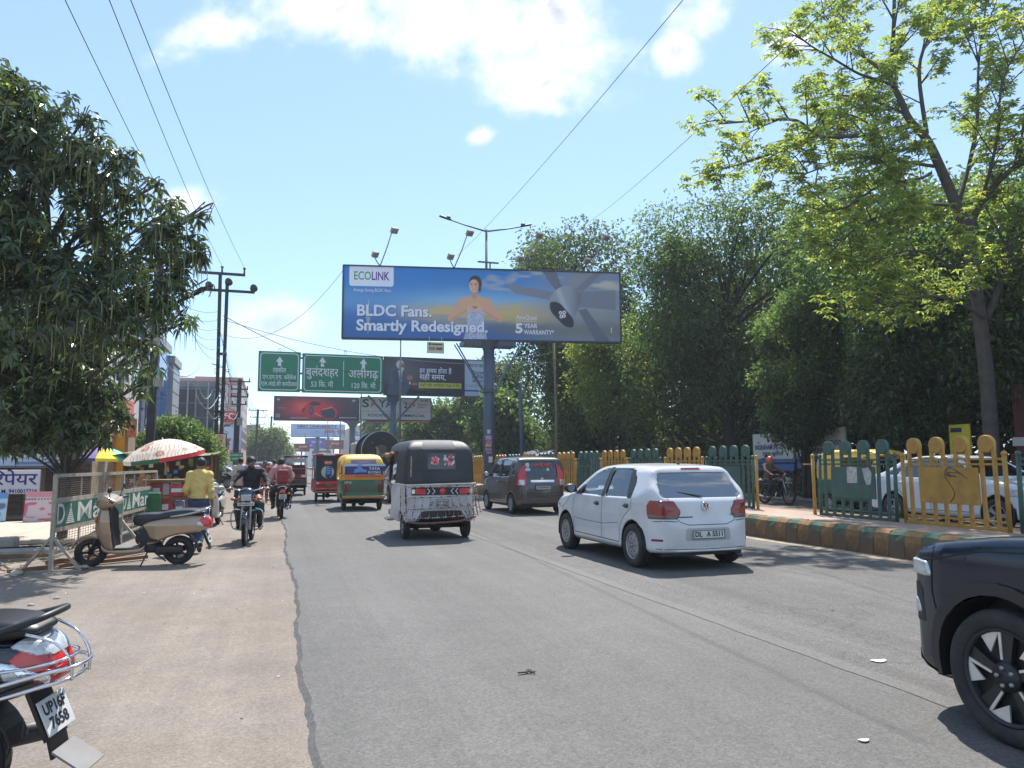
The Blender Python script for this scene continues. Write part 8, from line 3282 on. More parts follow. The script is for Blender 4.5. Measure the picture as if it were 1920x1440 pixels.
for i,(x,y,z,c,s) in enumerate([(-.35,.0,1.03,(180,96,84),(.16,.12,.34)),(.45,-.1,1.04,(96,150,150),(.2,.2,.26)),(.05,.2,1.0,(120,110,100),(.24,.18,.2))]):
 mb = MB()
 if i == 1:
  mb.lathe([(0,0),(.10,0),(.12,.06),(.12,.2),(.06,.25),(.04,.28),(0,.28)],(x,y,z - .12),(0,0,1),14)
 else:
  mb.box((x,y,z),s,Euler((0,R(12) if i == 0 else 0,R(10))).to_matrix(),.01)
 o = mb.build(["carton","water_bottle","basket"][i],mat(f"cart_goods_{i}",srgb(*c),.5,var=.3,vscale=8),None,(-2.75,20.3,0))
 tag(o,["tall reddish carton leaning on the cart","teal plastic water can on the cart","grey basket in the middle of the cart"][i],["carton","bottle","basket"][i])
# dim stall behind: posts, tarpaulin, hanging packets
stall = thing("stall","dark stall with yellow edged tarpaulin behind the cream umbrella","stall",(-2.9,23.6,0))
mb = MB()
for x in (-1.3,1.2):
 for y in (-.5,.9):
  mb.box((x,y,.9),(.06,.06,1.8))
mb.build("posts",M_WOODB,stall)["kind"] = "stuff"
mb = MB()
n = 14
for i in range(n):
 a,b = -1.45 + 2.8*i/n,-1.45 + 2.8*(i + 1)/n
 z = lambda q: 1.78 + .04*math.sin(q*5)
 mb.quad((a,-.7,z(a)),(b,-.7,z(b)),(b,1.1,z(b) + .1),(a,1.1,z(a) + .1))
mb.build("tarpaulin",mat("olive_tarpaulin",(.16,.15,.07),.7,var=.3,vscale=5),stall)
mb = MB()
mb.box((0,1.0,.9),(2.6,.05,1.7))
mb.box((0,.2,.45),(2.3,.7,.9))
mb.build("counter",M_SHUT,stall)
rr = random.Random(33)
packs = [mat(f"packet_{i}",srgb(*c),.4,var=.3) for i,c in enumerate([(180,60,60),(70,110,160),(200,190,170),(90,130,90),(190,150,70)])]
mb = MB()
for k in range(60):
 mb.mat(rr.randrange(5)).box((rr.uniform(-1.2,1.2),rr.uniform(-.3,.9),rr.uniform(.95,1.6)),(rr.uniform(.06,.14),.04,rr.uniform(.08,.16)))
o = mb.build("packets",packs,stall)
o["kind"] = "stuff"
# ---- timber crate stand holding red cartons
cs = thing("crate_stand","brown timber stand with slatted top beside the man in yellow","stand",(-2.32,18.75,0),R(4))
mb = MB()
for i,(x,y) in enumerate(((-.42,-.28),(.42,-.28),(-.42,.28),(.42,.28))):
 mb = MB()
 mb.box((x,y,.57),(.05,.05,1.14))
 mb.build("post",M_WOODB,cs)
for z in (.36,.74,1.12):
 for y in (-.28,.28):
  mb = MB()
  mb.box((0,y,z),(.80,.03,.045))
  mb.build("rail",M_WOODB,cs)
for k in range(5):
 mb = MB()
 mb.box((0,-.26 + k*.13,1.155),(.98,.11,.02))
 mb.build("slat",mat("orange_timber",(.40,.21,.08),.7,var=.25,vscale=6),cs)
mb = MB()
mb.box((0,0,.30),(.80,.54,.03))
mb.build("shelf",M_WOODB,cs)
for i,(x,y,z,sx,sz,c) in enumerate([(-.12,0,.55,.5,.42,(176,60,58)),(.22,-.02,.92,.32,.28,(190,72,70)),(-.24,.02,.93,.3,.3,(166,50,52)),(.28,.05,.50,.2,.36,(120,130,160))]):
 mb = MB()
 mb.box((0,0,0),(sx,.38,sz),None,.01)
 o = mb.build("carton",mat(f"carton_{i}",srgb(*c),.5,var=.4,vscale=7),None,(-2.32 + x,18.75 + y,z),(0,0,R(4)))
 tag(o,["big red carton on the lower shelf of the timber stand","small red carton at the upper right of the timber stand","dark red carton at the upper left of the timber stand","grey blue carton at the lower right of the timber stand"][i],"carton")
 mb = MB()
 mb.box((0,-sz*0 - .193,0),(sx*.7,.004,sz*.3))
 mb.build("printed_band",M_WHITETXT,o)
mb = MB()
mb.box((0,0,.45),(.5,.4,.9),None,.03)
o = mb.build("green_bin",mat("green_plastic",(.03,.13,.06),.5,var=.2),None,(-2.62,18.3,0))
o.name = "plastic_bin"
tag(o,"dark green plastic bin at the left foot of the timber stand","bin")
# ---- utility poles
M_STPOLE = mat("rail_pole_black",(0.035,0.035,0.038),.6,.3,var=.3)
M_INSUL = mat("insulator_brown",(0.07,0.035,0.025),.25,coat=.6)
hp = thing("utility_pole","tall twin steel utility pole with two cross arms and disc insulators","utility pole",(-2.73,41.1,0))
tops = []
for (b,tpt) in (((-.12,0,0),(-.23,.0,11.5)),((.10,.1,0),(.12,.1,11.05))):
 mb = MB()
 mb.beam(b,tpt,.17,.15,(0,1,0))
 mb.build("mast",M_STPOLE,hp)
for z,x0,x1 in ((11.45,-1.2,1.1),(10.55,-1.15,1.6)):
 mb = MB()
 mb.box(((x0 + x1)/2 - .1,.05,z),(x1 - x0,.12,.13))
 mb.build("cross_arm",M_STPOLE,hp)
for x in (-1.2,-.15,.95):
 mb = MB()
 mb.cyl((x,.05,11.5),(x,.05,11.72),.05,8)
 mb.sphere((x,.05,11.8),.08,8,6)
 mb.build("insulator",M_INSUL,hp)
for x,z in ((-.75,10.75),(.20,11.0),(1.45,10.75)):
 mb = MB()
 for k in range(4):
  mb.lathe([(0,0),(.2 - k*.01,0),(.16,.07),(0,.07)],(x,.05 - k*.1,z),(0,-1,.2),14)
 mb.build("disc_insulator",M_STPOLE,hp)
for z in (7.2,4.2,2.4):
 mb = MB()
 mb.box((-.03,.05,z),(.5,.2,.12))
 mb.build("clamp",M_STPOLE,hp)
def pole(label,x,y,H,w=.2,arms=((0,1.2),),lean=(0,0),boxes=(),lamp=False):
 t = thing("utility_pole",label,"utility pole",(x,y,0))
 mb = MB()
 mb.beam((0,0,0),(lean[0],lean[1],H),w,w,(0,1,0))
 mb.build("mast",M_STPOLE,t)
 for dz,L in arms:
  mb = MB()
  mb.box((lean[0],-.02,H - .15 - dz),(L,.1,.1))
  for s in (-.45,0,.45):
   mb.cyl((lean[0] + s*L,-.02,H - .1 - dz),(lean[0] + s*L,-.02,H + .12 - dz),.045,6)
  mb.build("cross_arm",M_STPOLE,t)
 for (bx,bz,bw,bh) in boxes:
  mb = MB()
  mb.box((bx,-.16,bz),(bw,.2,bh),None,.01)
  mb.build("junction_box",mat("pole_box_grey",(.26,.26,.25),.5,var=.2),t)
 if lamp:
  for s in (-1,1):
   mb = MB()
   mb.tube(smooth_poly([(lean[0],0,H - .4),(lean[0] + s*.8,0,H),(lean[0] + s*1.6,0,H + .9)],False,4),.05,6)
   mb.box((lean[0] + s*1.7,0,H + 1.0),(.6,.2,.1))
   mb.build("lamp_arm",M_STPOLE,t)
 return t
p1 = pole("dark utility pole with loops of cable rising behind the cream umbrella",-4.0,27.6,8.4,.26,((.1,1.3),(.7,1.0)),(.05,0),((.2,4.35,.3,.5),(-.02,5.55,.4,.5)))
p2 = pole("dark utility pole beyond the twin pole, ladder of cross arms",-2.85,62.0,8.1,.3,((0,1.6),(.6,1.3),(1.2,1.3),(1.8,1.1)),(.1,0),((.2,4.8,.4,.6),))
pole("far dark utility pole with many short cross arms in front of the far tree",-3.0,126.0,10.2,.34,((0,3.0),(1.1,2.4),(2.2,2.4),(3.3,2.2)),(.3,0))
pole("far dark pole with two raised lamp arms",-1.2,150.0,10.6,.32,(),(.5,0),(),True)
pole("thin dark pole half hidden among the boards behind the cream umbrella",-3.6,75.0,6.0,.22,((0,.8),),(0,0))
# ---- small road signs
np_ = thing("no_parking_sign","framed no parking notice on a slim post before the twin pole","sign",(-2.42,38.2,0))
mb = MB()
mb.beam((.08,0,0),(-.02,0,3.0),.07)
mb.build("post",M_STPOLE,np_)
mb = MB()
mb.box((-.05,-.06,2.62),(.56,.04,.70))
mb.build("frame",M_BLACKPL,np_)
mb = MB()
mb.box((-.05,-.085,2.62),(.47,.02,.61))
pnl = mb.build("panel",mat("cream_sign",srgb(206,184,160),.6),np_)
M_REDPR = mat("red_print2",srgb(190,60,50),.5)
PN = plane_mtx((-.05,-.097,2.62),(1,0,0),(0,0,1))
mb = MB()
mb.torus((0,.14,.0),(0,0,1),.11,.014,20,4)
mb.beam((-.08,.22,0),(.08,.06,0),.02,.004,(0,0,1))
mb.build("ring",M_REDPR,pnl,mtx=PN)
text_on(pnl,"P",PN,0,.14,.15,M_BLACKTXT,.02)
text_on(pnl,"NO",PN,0,-.04,.09,M_REDPR,.02)
text_on(pnl,"PARKING",PN,0,-.16,.10,M_REDPR,.02,fit=.38)
gsn = thing("road_sign","small green road sign with two white lines of Hindi on a post","road sign",(-2.05,45.2,0))
mb = MB()
mb.box((0,0,.95),(.09,.09,1.9))
mb.build("post",mat("blue_post",(.05,.10,.16),.5),gsn)
mb = MB()
mb.box((0,-.06,1.90),(.68,.04,.50),None,.01)
mb.build("panel",M_GSIGN,gsn)
PG = plane_mtx((0,-.082,1.90),(1,0,0),(0,0,1))
text_on(gsn,"नगरपािलका रोड",PG,0,.1,.14,M_SIGNW,.012,fit=.54)
text_on(gsn,"कचहरी रोड",PG,0,-.1,.14,M_SIGNW,.012,fit=.5)
mb = MB()
for s in (-1,1):
 mb.beam((s*.9,0,0),(s*.9,0,1.0),.06)
mb.beam((-.95,0,.95),(.95,0,.95),.05)
mb.beam((-.95,0,.55),(.95,0,.55),.04)
o = mb.build("guard_rail",M_STPOLE,None,(-2.2,30.5,0),(0,0,R(88)))
tag(o,"low dark pipe rail beside the twin pole's foot","railing")
# ---- truck loaded with a cable drum, ahead of the rickshaws
M_TRUCKC = mat("cream_truck_cab",(.45,.40,.30),.45,var=.12,dirt=.3)
trk = thing("truck","cream truck carrying a huge black cable drum, behind the yellow auto rickshaw","truck",(6.1,44.6,0),R(1))
f = Field((-1.15,5.6,.5),(1.15,7.6,3.1),.08)
F = f.box((0,6.6,1.75),(1.05,.9,1.15),.18)
cb = obj("cab",f.mesh(F,"cab"),M_TRUCKC,trk)
mb = MB()
mb.box((-.3,5.69,2.3),(.3,.03,.4))
mb.box((.3,5.69,2.3),(.3,.03,.4))
mb.build("rear_window",M_BLACKPL,cb)
mb = MB()
mb.box((0,2.4,.98),(2.2,6.2,.16))
mb.box((0,3,.75),(.9,7.6,.2))
mb.box((0,-.72,.85),(2.1,.1,.3))
mb.build("flatbed",M_WOODB,trk)
for y in (0.4,6.6):
 for s in (-1,1):
  add_wheel(trk,s*.95,y,.48,.26,.28,"steel")
dr = thing("cable_drum","huge black cable drum with pale metal rims on the truck bed","cable drum",(6.2,46.1,1.07),R(3))
M_DRUM = mat("black_drum",(.02,.02,.023),.55,var=.25,vscale=3)
for y in (0,2.5):
 mb = MB()
 mb.mat(0).lathe([(.40,-.06),(1.18,-.06),(1.18,.06),(.40,.06),(.40,-.06)],(0,y,1.2),(0,-1,0),40,False)
 mb.mat(1).lathe([(1.175,-.075),(1.21,-.075),(1.21,.075),(1.175,.075)],(0,y,1.2),(0,-1,0),40,False)
 mb.build("flange",[M_DRUM,M_ALUM],dr)
mb = MB()
mb.lathe([(.41,0),(.41,-2.5)],(0,0,1.2),(0,-1,0),28)
mb.build("core_tube",M_ALUM,dr)
mb = MB()
mb.lathe([(.95,-.1),(.98,-.3),(.98,-2.2),(.95,-2.4)],(0,0,1.2),(0,-1,0),36)
for k in range(22):
 mb.torus((0,.18 + k*.098,1.2),(0,1,0),.97,.045,32,5)
mb.build("wound_cable",M_DRUM,dr)
mb = MB()
for k in range(6):
 a = PI*k/3 + .3
 mb.sphere((.72*math.cos(a),-.07,1.2 + .72*math.sin(a)),.04,6,4)
mb.build("bolts",M_ALUM,dr)["kind"] = "stuff"
# ================================================================ trees
M_BARK = mat("grey_bark",(.070,.062,.055),.9,var=.3,vscale=5,bump=.6,bscale=16)
M_BARKD = mat("dark_bark",(.045,.038,.032),.9,var=.3,vscale=5,bump=.5,bscale=14)
L_BIG = leaf_mat("broad_leaf",(.060,.092,.046),(.16,.24,.06),rough=.30,tw=.25)
L_FRESH = leaf_mat("fresh_leaf",(.115,.165,.045),(.40,.52,.10),rough=.42,tw=.5)
L_MID = leaf_mat("mid_leaf",(.072,.112,.046),(.20,.32,.07),rough=.40,tw=.40)
L_DARK = leaf_mat("dark_leaf",(.055,.088,.040),(.16,.25,.055),rough=.38,tw=.34)
L_FAR = leaf_mat("far_leaf",(.085,.125,.04),(.24,.34,.07),rough=.5,tw=.4)
def unit(v):
 return v/np.maximum(np.linalg.norm(v,axis=1,keepdims=True),1e-9)
def leaf_arrays(base,d,up,L,w,droop=.15):
 """diamond leaves folded along the midrib: base points, direction, upward hint, lengths, widths -> verts, quads"""
 d = unit(d)
 s = unit(np.cross(d,up))
 n = np.cross(s,d)
 L = L[:,None]
 w = w[:,None]
 mid = base + d*L*.48
 tip = base + d*L - np.array([0,0,1.0])*L*droop
 l = mid - s*w + n*w*.35
 r = mid + s*w + n*w*.35
 V = np.stack([base,r,tip,l],1).reshape(-1,3)
 Q = np.arange(len(V)).reshape(-1,4)
 return V,Q
def leaf_obj(name,parts,cols,m,parent):
 V = np.concatenate([p[0] for p in parts])
 Q,b = [],0
 for p in parts:
  Q.append(p[1] + b)
  b += len(p[0])
 C4 = np.repeat(np.concatenate(cols),4,0)
 o = obj(name,np_mesh(name,V,np.concatenate(Q),False,None,C4),m,parent)
 o["kind"] = "stuff"
 return o
def leaf_cols(rng,n,lo=.6,hi=1.45,warm=.12):
 b = rng.uniform(lo,hi,n)
 y = rng.random(n)
 c = np.stack([b*(1 + .25*(y - .5)),b,b*(1 - .2*(y - .5))],1)
 k = rng.random(n) < warm
 c[k] *= np.array([2.0,1.45,.8])
 return c
def blob_points(rng,blobs,n,shell=.55):
 """points spread through ellipsoidal clumps, denser towards each clump's outside"""
 B = np.array(blobs,float)
 vol = B[:,3] ** 2*(B[:,4] if B.shape[1] > 4 else B[:,3])
 k = rng.choice(len(B),n,p=vol/vol.sum())
 v = unit(rng.normal(size=(n,3)))
 r = (shell + (1 - shell)*rng.random(n) ** .7)
 r = np.where(rng.random(n) < .25,rng.random(n)*shell,r)
 R3 = np.stack([B[k,3],B[k,3],B[k,4] if B.shape[1] > 4 else B[k,3]],1)
 return B[k,:3] + v*r[:,None]*R3,v,k
def sprays(rng,centres,out,per,spread,L,w,tw_dir=.6,droop=.2,lv=.25):
 """small sprays of leaves about twig tips"""
 n = len(centres)
 c = np.repeat(centres,per,0)
 o = np.repeat(out,per,0)
 off = rng.normal(size=(n*per,3))*spread
 d = unit(o*tw_dir + rng.normal(size=(n*per,3))*.8)
 up = unit(rng.normal(size=(n*per,3))*.45 + np.array([0,0,1.0]))
 return leaf_arrays(c + off,d,up,L*rng.uniform(1 - lv,1 + lv,n*per),w*rng.uniform(1 - lv,1 + lv,n*per),droop)
def clump(c,k):
 """smooth pseudo-random field used to open gaps between leaf clumps"""
 x,y,z = c[:,0]*k,c[:,1]*k,c[:,2]*k
 return (np.sin(x + 1.7*np.sin(y*.7 + 1)) + np.sin(y*1.1 + 1.3*np.sin(z*.8)) + np.sin(z*1.2 + 1.5*np.sin(x*.9 + 2)))/3 + .35*np.sin(2.3*x + y)*np.sin(1.9*z - y)
def branch(mb,pts,r0,r1,n=7):
 P = smooth_poly([tuple(p) for p in pts],False,4)
 mb.tube(P,[r0 + (r1 - r0)*i/(len(P) - 1) for i in range(len(P))],n)
 return P
# ---- big broad-leaved tree at the left (long leaves in whorls, thin hanging pods)
LEFT = [(-4.01,13.85,7.03,0.95),(-3.13,13.51,6.62,0.62),(-2.52,13.38,6.01,0.55),(-3.98,13.98,5.69,1.1),(-2.9,13.47,5.36,0.85),(-1.88,13.04,5.32,0.6),(-1.48,13.16,5.03,0.36),(-3.94,14.13,4.27,1.15),(-2.85,13.47,4.2,0.95),(-1.87,13.27,4.22,0.55),(-1.47,13.49,3.92,0.28),(-4.95,17.71,3.4,1.3),(-3.57,16.74,3.44,1.0),(-2.19,13.78,3.35,0.4),(-4.97,18.36,2.32,0.78),(-3.87,17.47,2.46,0.7),(-2.98,16.65,2.58,0.42),(-4.52,18.27,1.89,0.33),(-5.39,18.55,1.87,0.38),(-3.43,17.39,1.98,0.26),(-5.34,14.42,5.7,1.45),(-6.13,16.99,3.8,1.6),(-5.3,14.01,7.38,1.25),(-1.71,13.16,5.69,0.3),(-1.63,13.15,4.57,0.36),(-4.23,17.41,4.05,0.95),(-2.85,14.75,5.06,0.7),(-3.14,13.45,7.2,0.28),(-2.45,13.3,6.53,0.25),(-2.0,13.11,6.05,0.25),(-1.24,13.02,5.65,0.2),(-1.26,13.0,4.91,0.22),(-1.17,13.13,4.37,0.18),(-2.42,15.37,3.0,0.3),(-4.3,13.75,7.73,0.35),(-3.65,13.6,7.29,0.35),(-4.55,16.1,2.52,0.7),(-3.87,15.92,2.22,0.5),(-3.35,15.95,2.32,0.5),(-4.3,16.3,1.95,0.3),(-3.72,16.13,1.9,0.26),(-4.77,16.25,1.9,0.3),(-2.86,16.01,2.33,0.34),(-3.8,15.82,2.91,0.7),(-3.17,15.63,2.86,0.5)]
lt = thing("tree","big dark tree with long drooping leaves overhanging the left verge","tree",(-3.95,16.9,0))
O = np.array([-3.95,16.9,0])
rng = np.random.default_rng(5)
mb = MB()
tr = branch(mb,[(0,0,-.05),(.03,-.05,1.2),(-.08,-.3,2.4),(-.1,-1.2,3.6),(.1,-2.2,5.0),(.1,-2.8,6.4)],.10,.035,10)
mb.build("trunk",M_BARK,lt)
mb = MB()
rb = random.Random(4)
for b in LEFT:
 c = Vector(b[:3]) - Vector(O)
 k = min(range(len(tr)),key=lambda i: abs(tr[i][2] - (c.z - 1.2)))
 s = Vector(tr[max(4,k)])
 m_ = s.lerp(c,.5) + Vector((rb.uniform(-.2,.2),rb.uniform(-.2,.2),rb.uniform(-.1,.35)))
 branch(mb,[s,m_,c],.04,.012,6)
 for q in range(7):
  e = c + Vector((rb.gauss(0,1),rb.gauss(0,1),rb.gauss(0,1))).normalized()*b[3]*.85
  branch(mb,[m_.lerp(c,rb.random()),c.lerp(e,.5) + Vector((0,0,.1)),e],.013,.005,4)
mb.build("branches",M_BARK,lt)["kind"] = "stuff"
n = 6600
ctr,out,kk = blob_points(rng,LEFT,n,.45)
keep = (ctr[:,2] > 1.72) & ((clump(ctr,2.6) > -.33) | (np.array([b[3] for b in LEFT])[kk] < .42))
ctr,out = ctr[keep] - O,out[keep]
n = len(ctr)
per = 7
ax = unit(out*.5 + np.array([0,0,.55]) + rng.normal(size=(n,3))*.35)
parts,cols = [],[]
ang0 = rng.uniform(0,6.28,n)
tone = rng.uniform(.55,1.35,n)
for q in range(per):
 a = ang0 + 2*PI*q/per + rng.normal(size=n)*.2
 e1 = unit(np.cross(ax,np.array([.3,.5,.8])))
 e2 = np.cross(ax,e1)
 d = e1*np.cos(a)[:,None] + e2*np.sin(a)[:,None] + ax*rng.uniform(-.35,.45,n)[:,None] - np.array([0,0,.35])
 parts.append(leaf_arrays(ctr + rng.normal(size=(n,3))*.012,d,ax,rng.uniform(.15,.25,n),rng.uniform(.024,.040,n),.22))
 c = leaf_cols(rng,n,.75,1.25,.03)*tone[:,None]
 cols.append(c)
leaf_obj("crown",parts,cols,L_BIG,lt)
# hanging pods
edge = rng.random(n) < np.clip((ctr[:,0] + .4)/2.2,.12,1)
sel = rng.permutation(np.flatnonzero(edge))[:1500]
sel = sel[(ctr[sel][:,2] > 3.0)]
p0 = ctr[sel]
Lp = rng.uniform(.3,.65,len(sel))
mb = MB()
for p,l in zip(p0,Lp):
 p = Vector(p)
 dx,dy = rb.uniform(-.06,.06),rb.uniform(-.06,.06)
 b = .007
 q1,q2 = p + Vector((dx,dy,-l*.35)),p + Vector((dx*1.3,dy*1.3,-l))
 mb._add([p + Vector((-b,0,0)),p + Vector((b,0,0)),q1 + Vector((b,b,0)),q1 + Vector((-b,-b,0)),q2],[(0,1,2,3),(3,2,4)],False)
pods = mb.build("pods",mat("green_pod",(.22,.27,.12),.6,var=.3),lt)
pods["kind"] = "stuff"
# young shoots of a second tree at the top left, with a lamp arm through them
lt2 = thing("tree","paler young leaves of a nearer tree in the top left corner","tree",(-5.6,13.6,0))
O2 = np.array([-5.6,13.6,0])
mb = MB()
branch(mb,[(0,0,0),(.1,0,2.5),(.2,-.1,5),(.7,-.2,6.6)],.09,.03,8)
mb.build("trunk",M_BARK,lt2)
c2,o2,_ = blob_points(rng,[(-4.36,13.4,7.25,.5),(-4.7,13.4,7.0,.6),(-5.1,13.5,7.5,.9),(-4.5,13.3,7.75,.3)],200,.3)
parts,cols = [],[]
for q in range(7):
 a = rng.uniform(0,6.28,len(c2))
 d = np.stack([np.cos(a),np.sin(a),rng.uniform(-.2,.5,len(c2))],1)
 parts.append(leaf_arrays(c2 - O2,d,np.tile(np.array([0,0,1.0]),(len(c2),1)),rng.uniform(.16,.26,len(c2)),rng.uniform(.02,.03,len(c2)),.2))
 cols.append(leaf_cols(rng,len(c2),.9,1.5,.1))
leaf_obj("crown",parts,cols,L_FRESH,lt2)
la = thing("lamp_arm","dark street lamp arm ending among the pale leaves at the top left corner","street lamp",(-5.6,12.9,0))
mb = MB()
mb.tube([(0,0,0),(0,0,5.6),(.35,0,6.35),(1.28,-.1,7.3)],[.07,.06,.045,.035],8)
mb.build("pole",M_LAMPPOLE,la)
mb = MB()
mb.sphere((1.33,-.1,7.34),.075,10,6,(1.3,1,.7))
mb.build("lamp_head",M_BLACKPL,la)
# ---- small clipped tree behind the cream umbrella
st = thing("tree","small dense round tree behind the cream umbrella","tree",(-2.55,30.4,0))
mb = MB()
branch(mb,[(0,0,0),(-.1,0,.8),(-.3,0,1.6)],.12,.08,8)
mb.build("trunk",M_BARK,st)
bl = [(-3.3,30.5,2.45,.75),(-4.1,30.8,2.2,.8),(-2.6,30.4,2.1,.65),(-3.7,30.4,2.7,.65),(-4.8,31,1.9,.65),(-2.25,30.3,1.75,.5),(-3.2,30.1,1.9,.8),(-3.9,30.1,1.8,.7)]
c,o,_ = blob_points(rng,bl,2600,.75)
v = sprays(rng,c - np.array([-2.55,30.4,0]),o,6,.07,.16,.035,.8)
leaf_obj("crown",[v],[leaf_cols(rng,len(v[1]),.7,1.5,.08)],L_MID,st)
# ---- right side -------------------------------------------------------------
BR = {
 'trunk': [(19.35,16.15,-.05),(19.28,16.07,1.25),(19.03,15.85,3.93),(18.72,15.71,6.02),(18.43,15.61,7.81),(18.12,15.62,8.56),(17.67,15.65,9.61),(17.26,15.69,10.47),(16.78,15.78,11.03),(16.54,15.79,11.55),(16.21,15.82,12.31),(16.28,15.68,13.36),(16.27,15.47,15.28)],
 'r1': [(18.43,15.59,7.9),(18.79,15.39,8.78),(19.45,15.09,9.55),(20.09,14.84,10.04),(20.99,14.47,10.78)],
 'r2': [(18.99,15.69,5.42),(19.39,15.44,6.61),(19.71,15.17,8.1),(20.46,14.78,9.44)],
 'b1': [(16.82,15.78,10.86),(15.75,15.63,10.51),(14.72,15.47,10.18),(13.34,15.41,9.94),(12.44,15.14,10.12),(11.37,15.18,9.99),(10.25,15.24,9.78)],
 'b1b': [(13.34,15.41,9.94),(12.2,15.3,9.42),(10.75,15.3,8.81),(10.16,15.29,8.62)],
 'b2': [(16.39,15.8,11.93),(16.02,15.7,11.96),(14.82,15.46,11.91),(13.87,15.32,12.1),(13.02,15.15,12.22),(12.12,14.98,12.51)],
 'b3': [(17.1,15.75,10.34),(15.45,15.29,9.68),(13.56,14.9,9.09),(12.16,14.78,8.49)],
 'b4': [(17.48,15.7,9.73),(16.86,16.38,10.14),(16.51,16.94,10.82),(16.36,17.42,11.64),(16.09,17.97,12.27)],
 'b5': [(17.89,15.69,8.65),(16.2,15.21,8.3),(14.49,14.76,7.68),(13.48,14.51,7.18),(12.68,14.41,6.54)],
 'b6': [(17.38,15.75,9.53),(16.5,15.44,9.13),(14.85,15.07,8.62),(13.66,14.79,7.9),(12.55,14.55,7.51)],
 'b7': [(17.24,15.67,10.65),(17.48,16.0,12.73),(18.08,16.09,14.03),(18.81,16.11,15.56)],
 'b8': [(16.69,15.79,11.18),(16.58,16.78,12.03),(16.26,17.47,12.49),(15.74,18.22,12.87)],
 'b9': [(16.21,15.82,12.31),(16.09,16.78,13.44),(16.04,17.52,14.53),(15.83,17.91,15.42)],
 'b10': [(18.12,15.62,8.56),(19.45,15.98,11.08),(19.91,16.1,13.38),(20.54,16.19,15.6)],
 'b11': [(18.79,15.39,8.78),(18.23,14.37,10.06),(17.87,13.81,11.37),(18.02,13.13,12.33)],
 'b12': [(18.99,15.69,5.42),(16.69,14.81,5.7),(14.83,14.37,5.49),(13.55,14.1,4.97)],
 'b13': [(18.72,15.71,6.02),(16.96,15.13,6.8),(15.04,14.48,6.76),(13.55,14.18,6.16)],
}
bt_ = thing("tree","tall open tree at the right with long level branches and pale green leaves","tree",(19.35,16.15,0))
O = Vector((19.35,16.15,0))
loc_ = lambda p: tuple(Vector(p) - O)
mb = MB()
branch(mb,[loc_(p) for p in BR["trunk"]],.22,.04,12)
mb.build("trunk",M_BARK,bt_)
rb = random.Random(17)
tips,touts = [],[]
mb = MB()
def grow(pts,r0,depth,dens_):
 P = branch(mb,pts,r0,max(.008,r0*.3),6 if depth == 0 else 4)
 m = len(P)
 L = sum((Vector(P[i + 1]) - Vector(P[i])).length for i in range(m - 1))
 k = max(2,int(L*dens_))
 for q in range(k):
  f = .18 + .82*(q + rb.random()*.8)/k
  i = min(m - 2,int(f*(m - 1)))
  p = Vector(P[i])
  d = (Vector(P[min(m - 1,i + 1)]) - Vector(P[i])).normalized()
  s = d.cross(Vector((rb.gauss(0,1),rb.gauss(0,1),rb.gauss(0,1)))).normalized()
  l = (1.5 if depth == 0 else .55)*rb.uniform(.5,1.15)*(1.1 - .45*f)
  e = p + (d*.75 + s*.8 + Vector((0,0,.12)))*l
  mid = p.lerp(e,.5) + Vector((0,0,rb.uniform(.0,.12)*l))
  if depth < 1:
   grow([p,mid,e],max(.01,r0*.35),depth + 1,3.2)
  else:
   mb.tube([p,mid,e],[.008,.006,.003],3)
   for w in (p.lerp(e,.6),e):
    tips.append(w)
    touts.append((e - p).normalized())
 tips.append(Vector(P[-1]))
 touts.append((Vector(P[-1]) - Vector(P[-2])).normalized())
for k,v in BR.items():
 if k == 'trunk':
  continue
 r = {'r1': .12,'r2': .11,'b1': .07,'b10': .07,'b7': .07}.get(k,.052)
 grow([loc_(p) for p in v],r,0,2.9)
grow([loc_(p) for p in BR['trunk'][9:]],.08,0,2.4)
for s_ in ((20.99,14.47,10.78),(20.46,14.78,9.44),(20.54,16.19,15.6),(18.81,16.11,15.56)):
 e = Vector(s_)
 grow([loc_(e),loc_(e + Vector((1.2,-.4,1.0))),loc_(e + Vector((2.4,-.3,2.4)))],.06,0,2.4)
 grow([loc_(e),loc_(e + Vector((.6,.8,.8))),loc_(e + Vector((1.4,1.6,1.2)))],.05,0,2.4)
mb.build("limbs",M_BARK,bt_)["kind"] = "stuff"
T_ = np.array([tuple(p) for p in tips])
D_ = np.array([tuple(p) for p in touts])
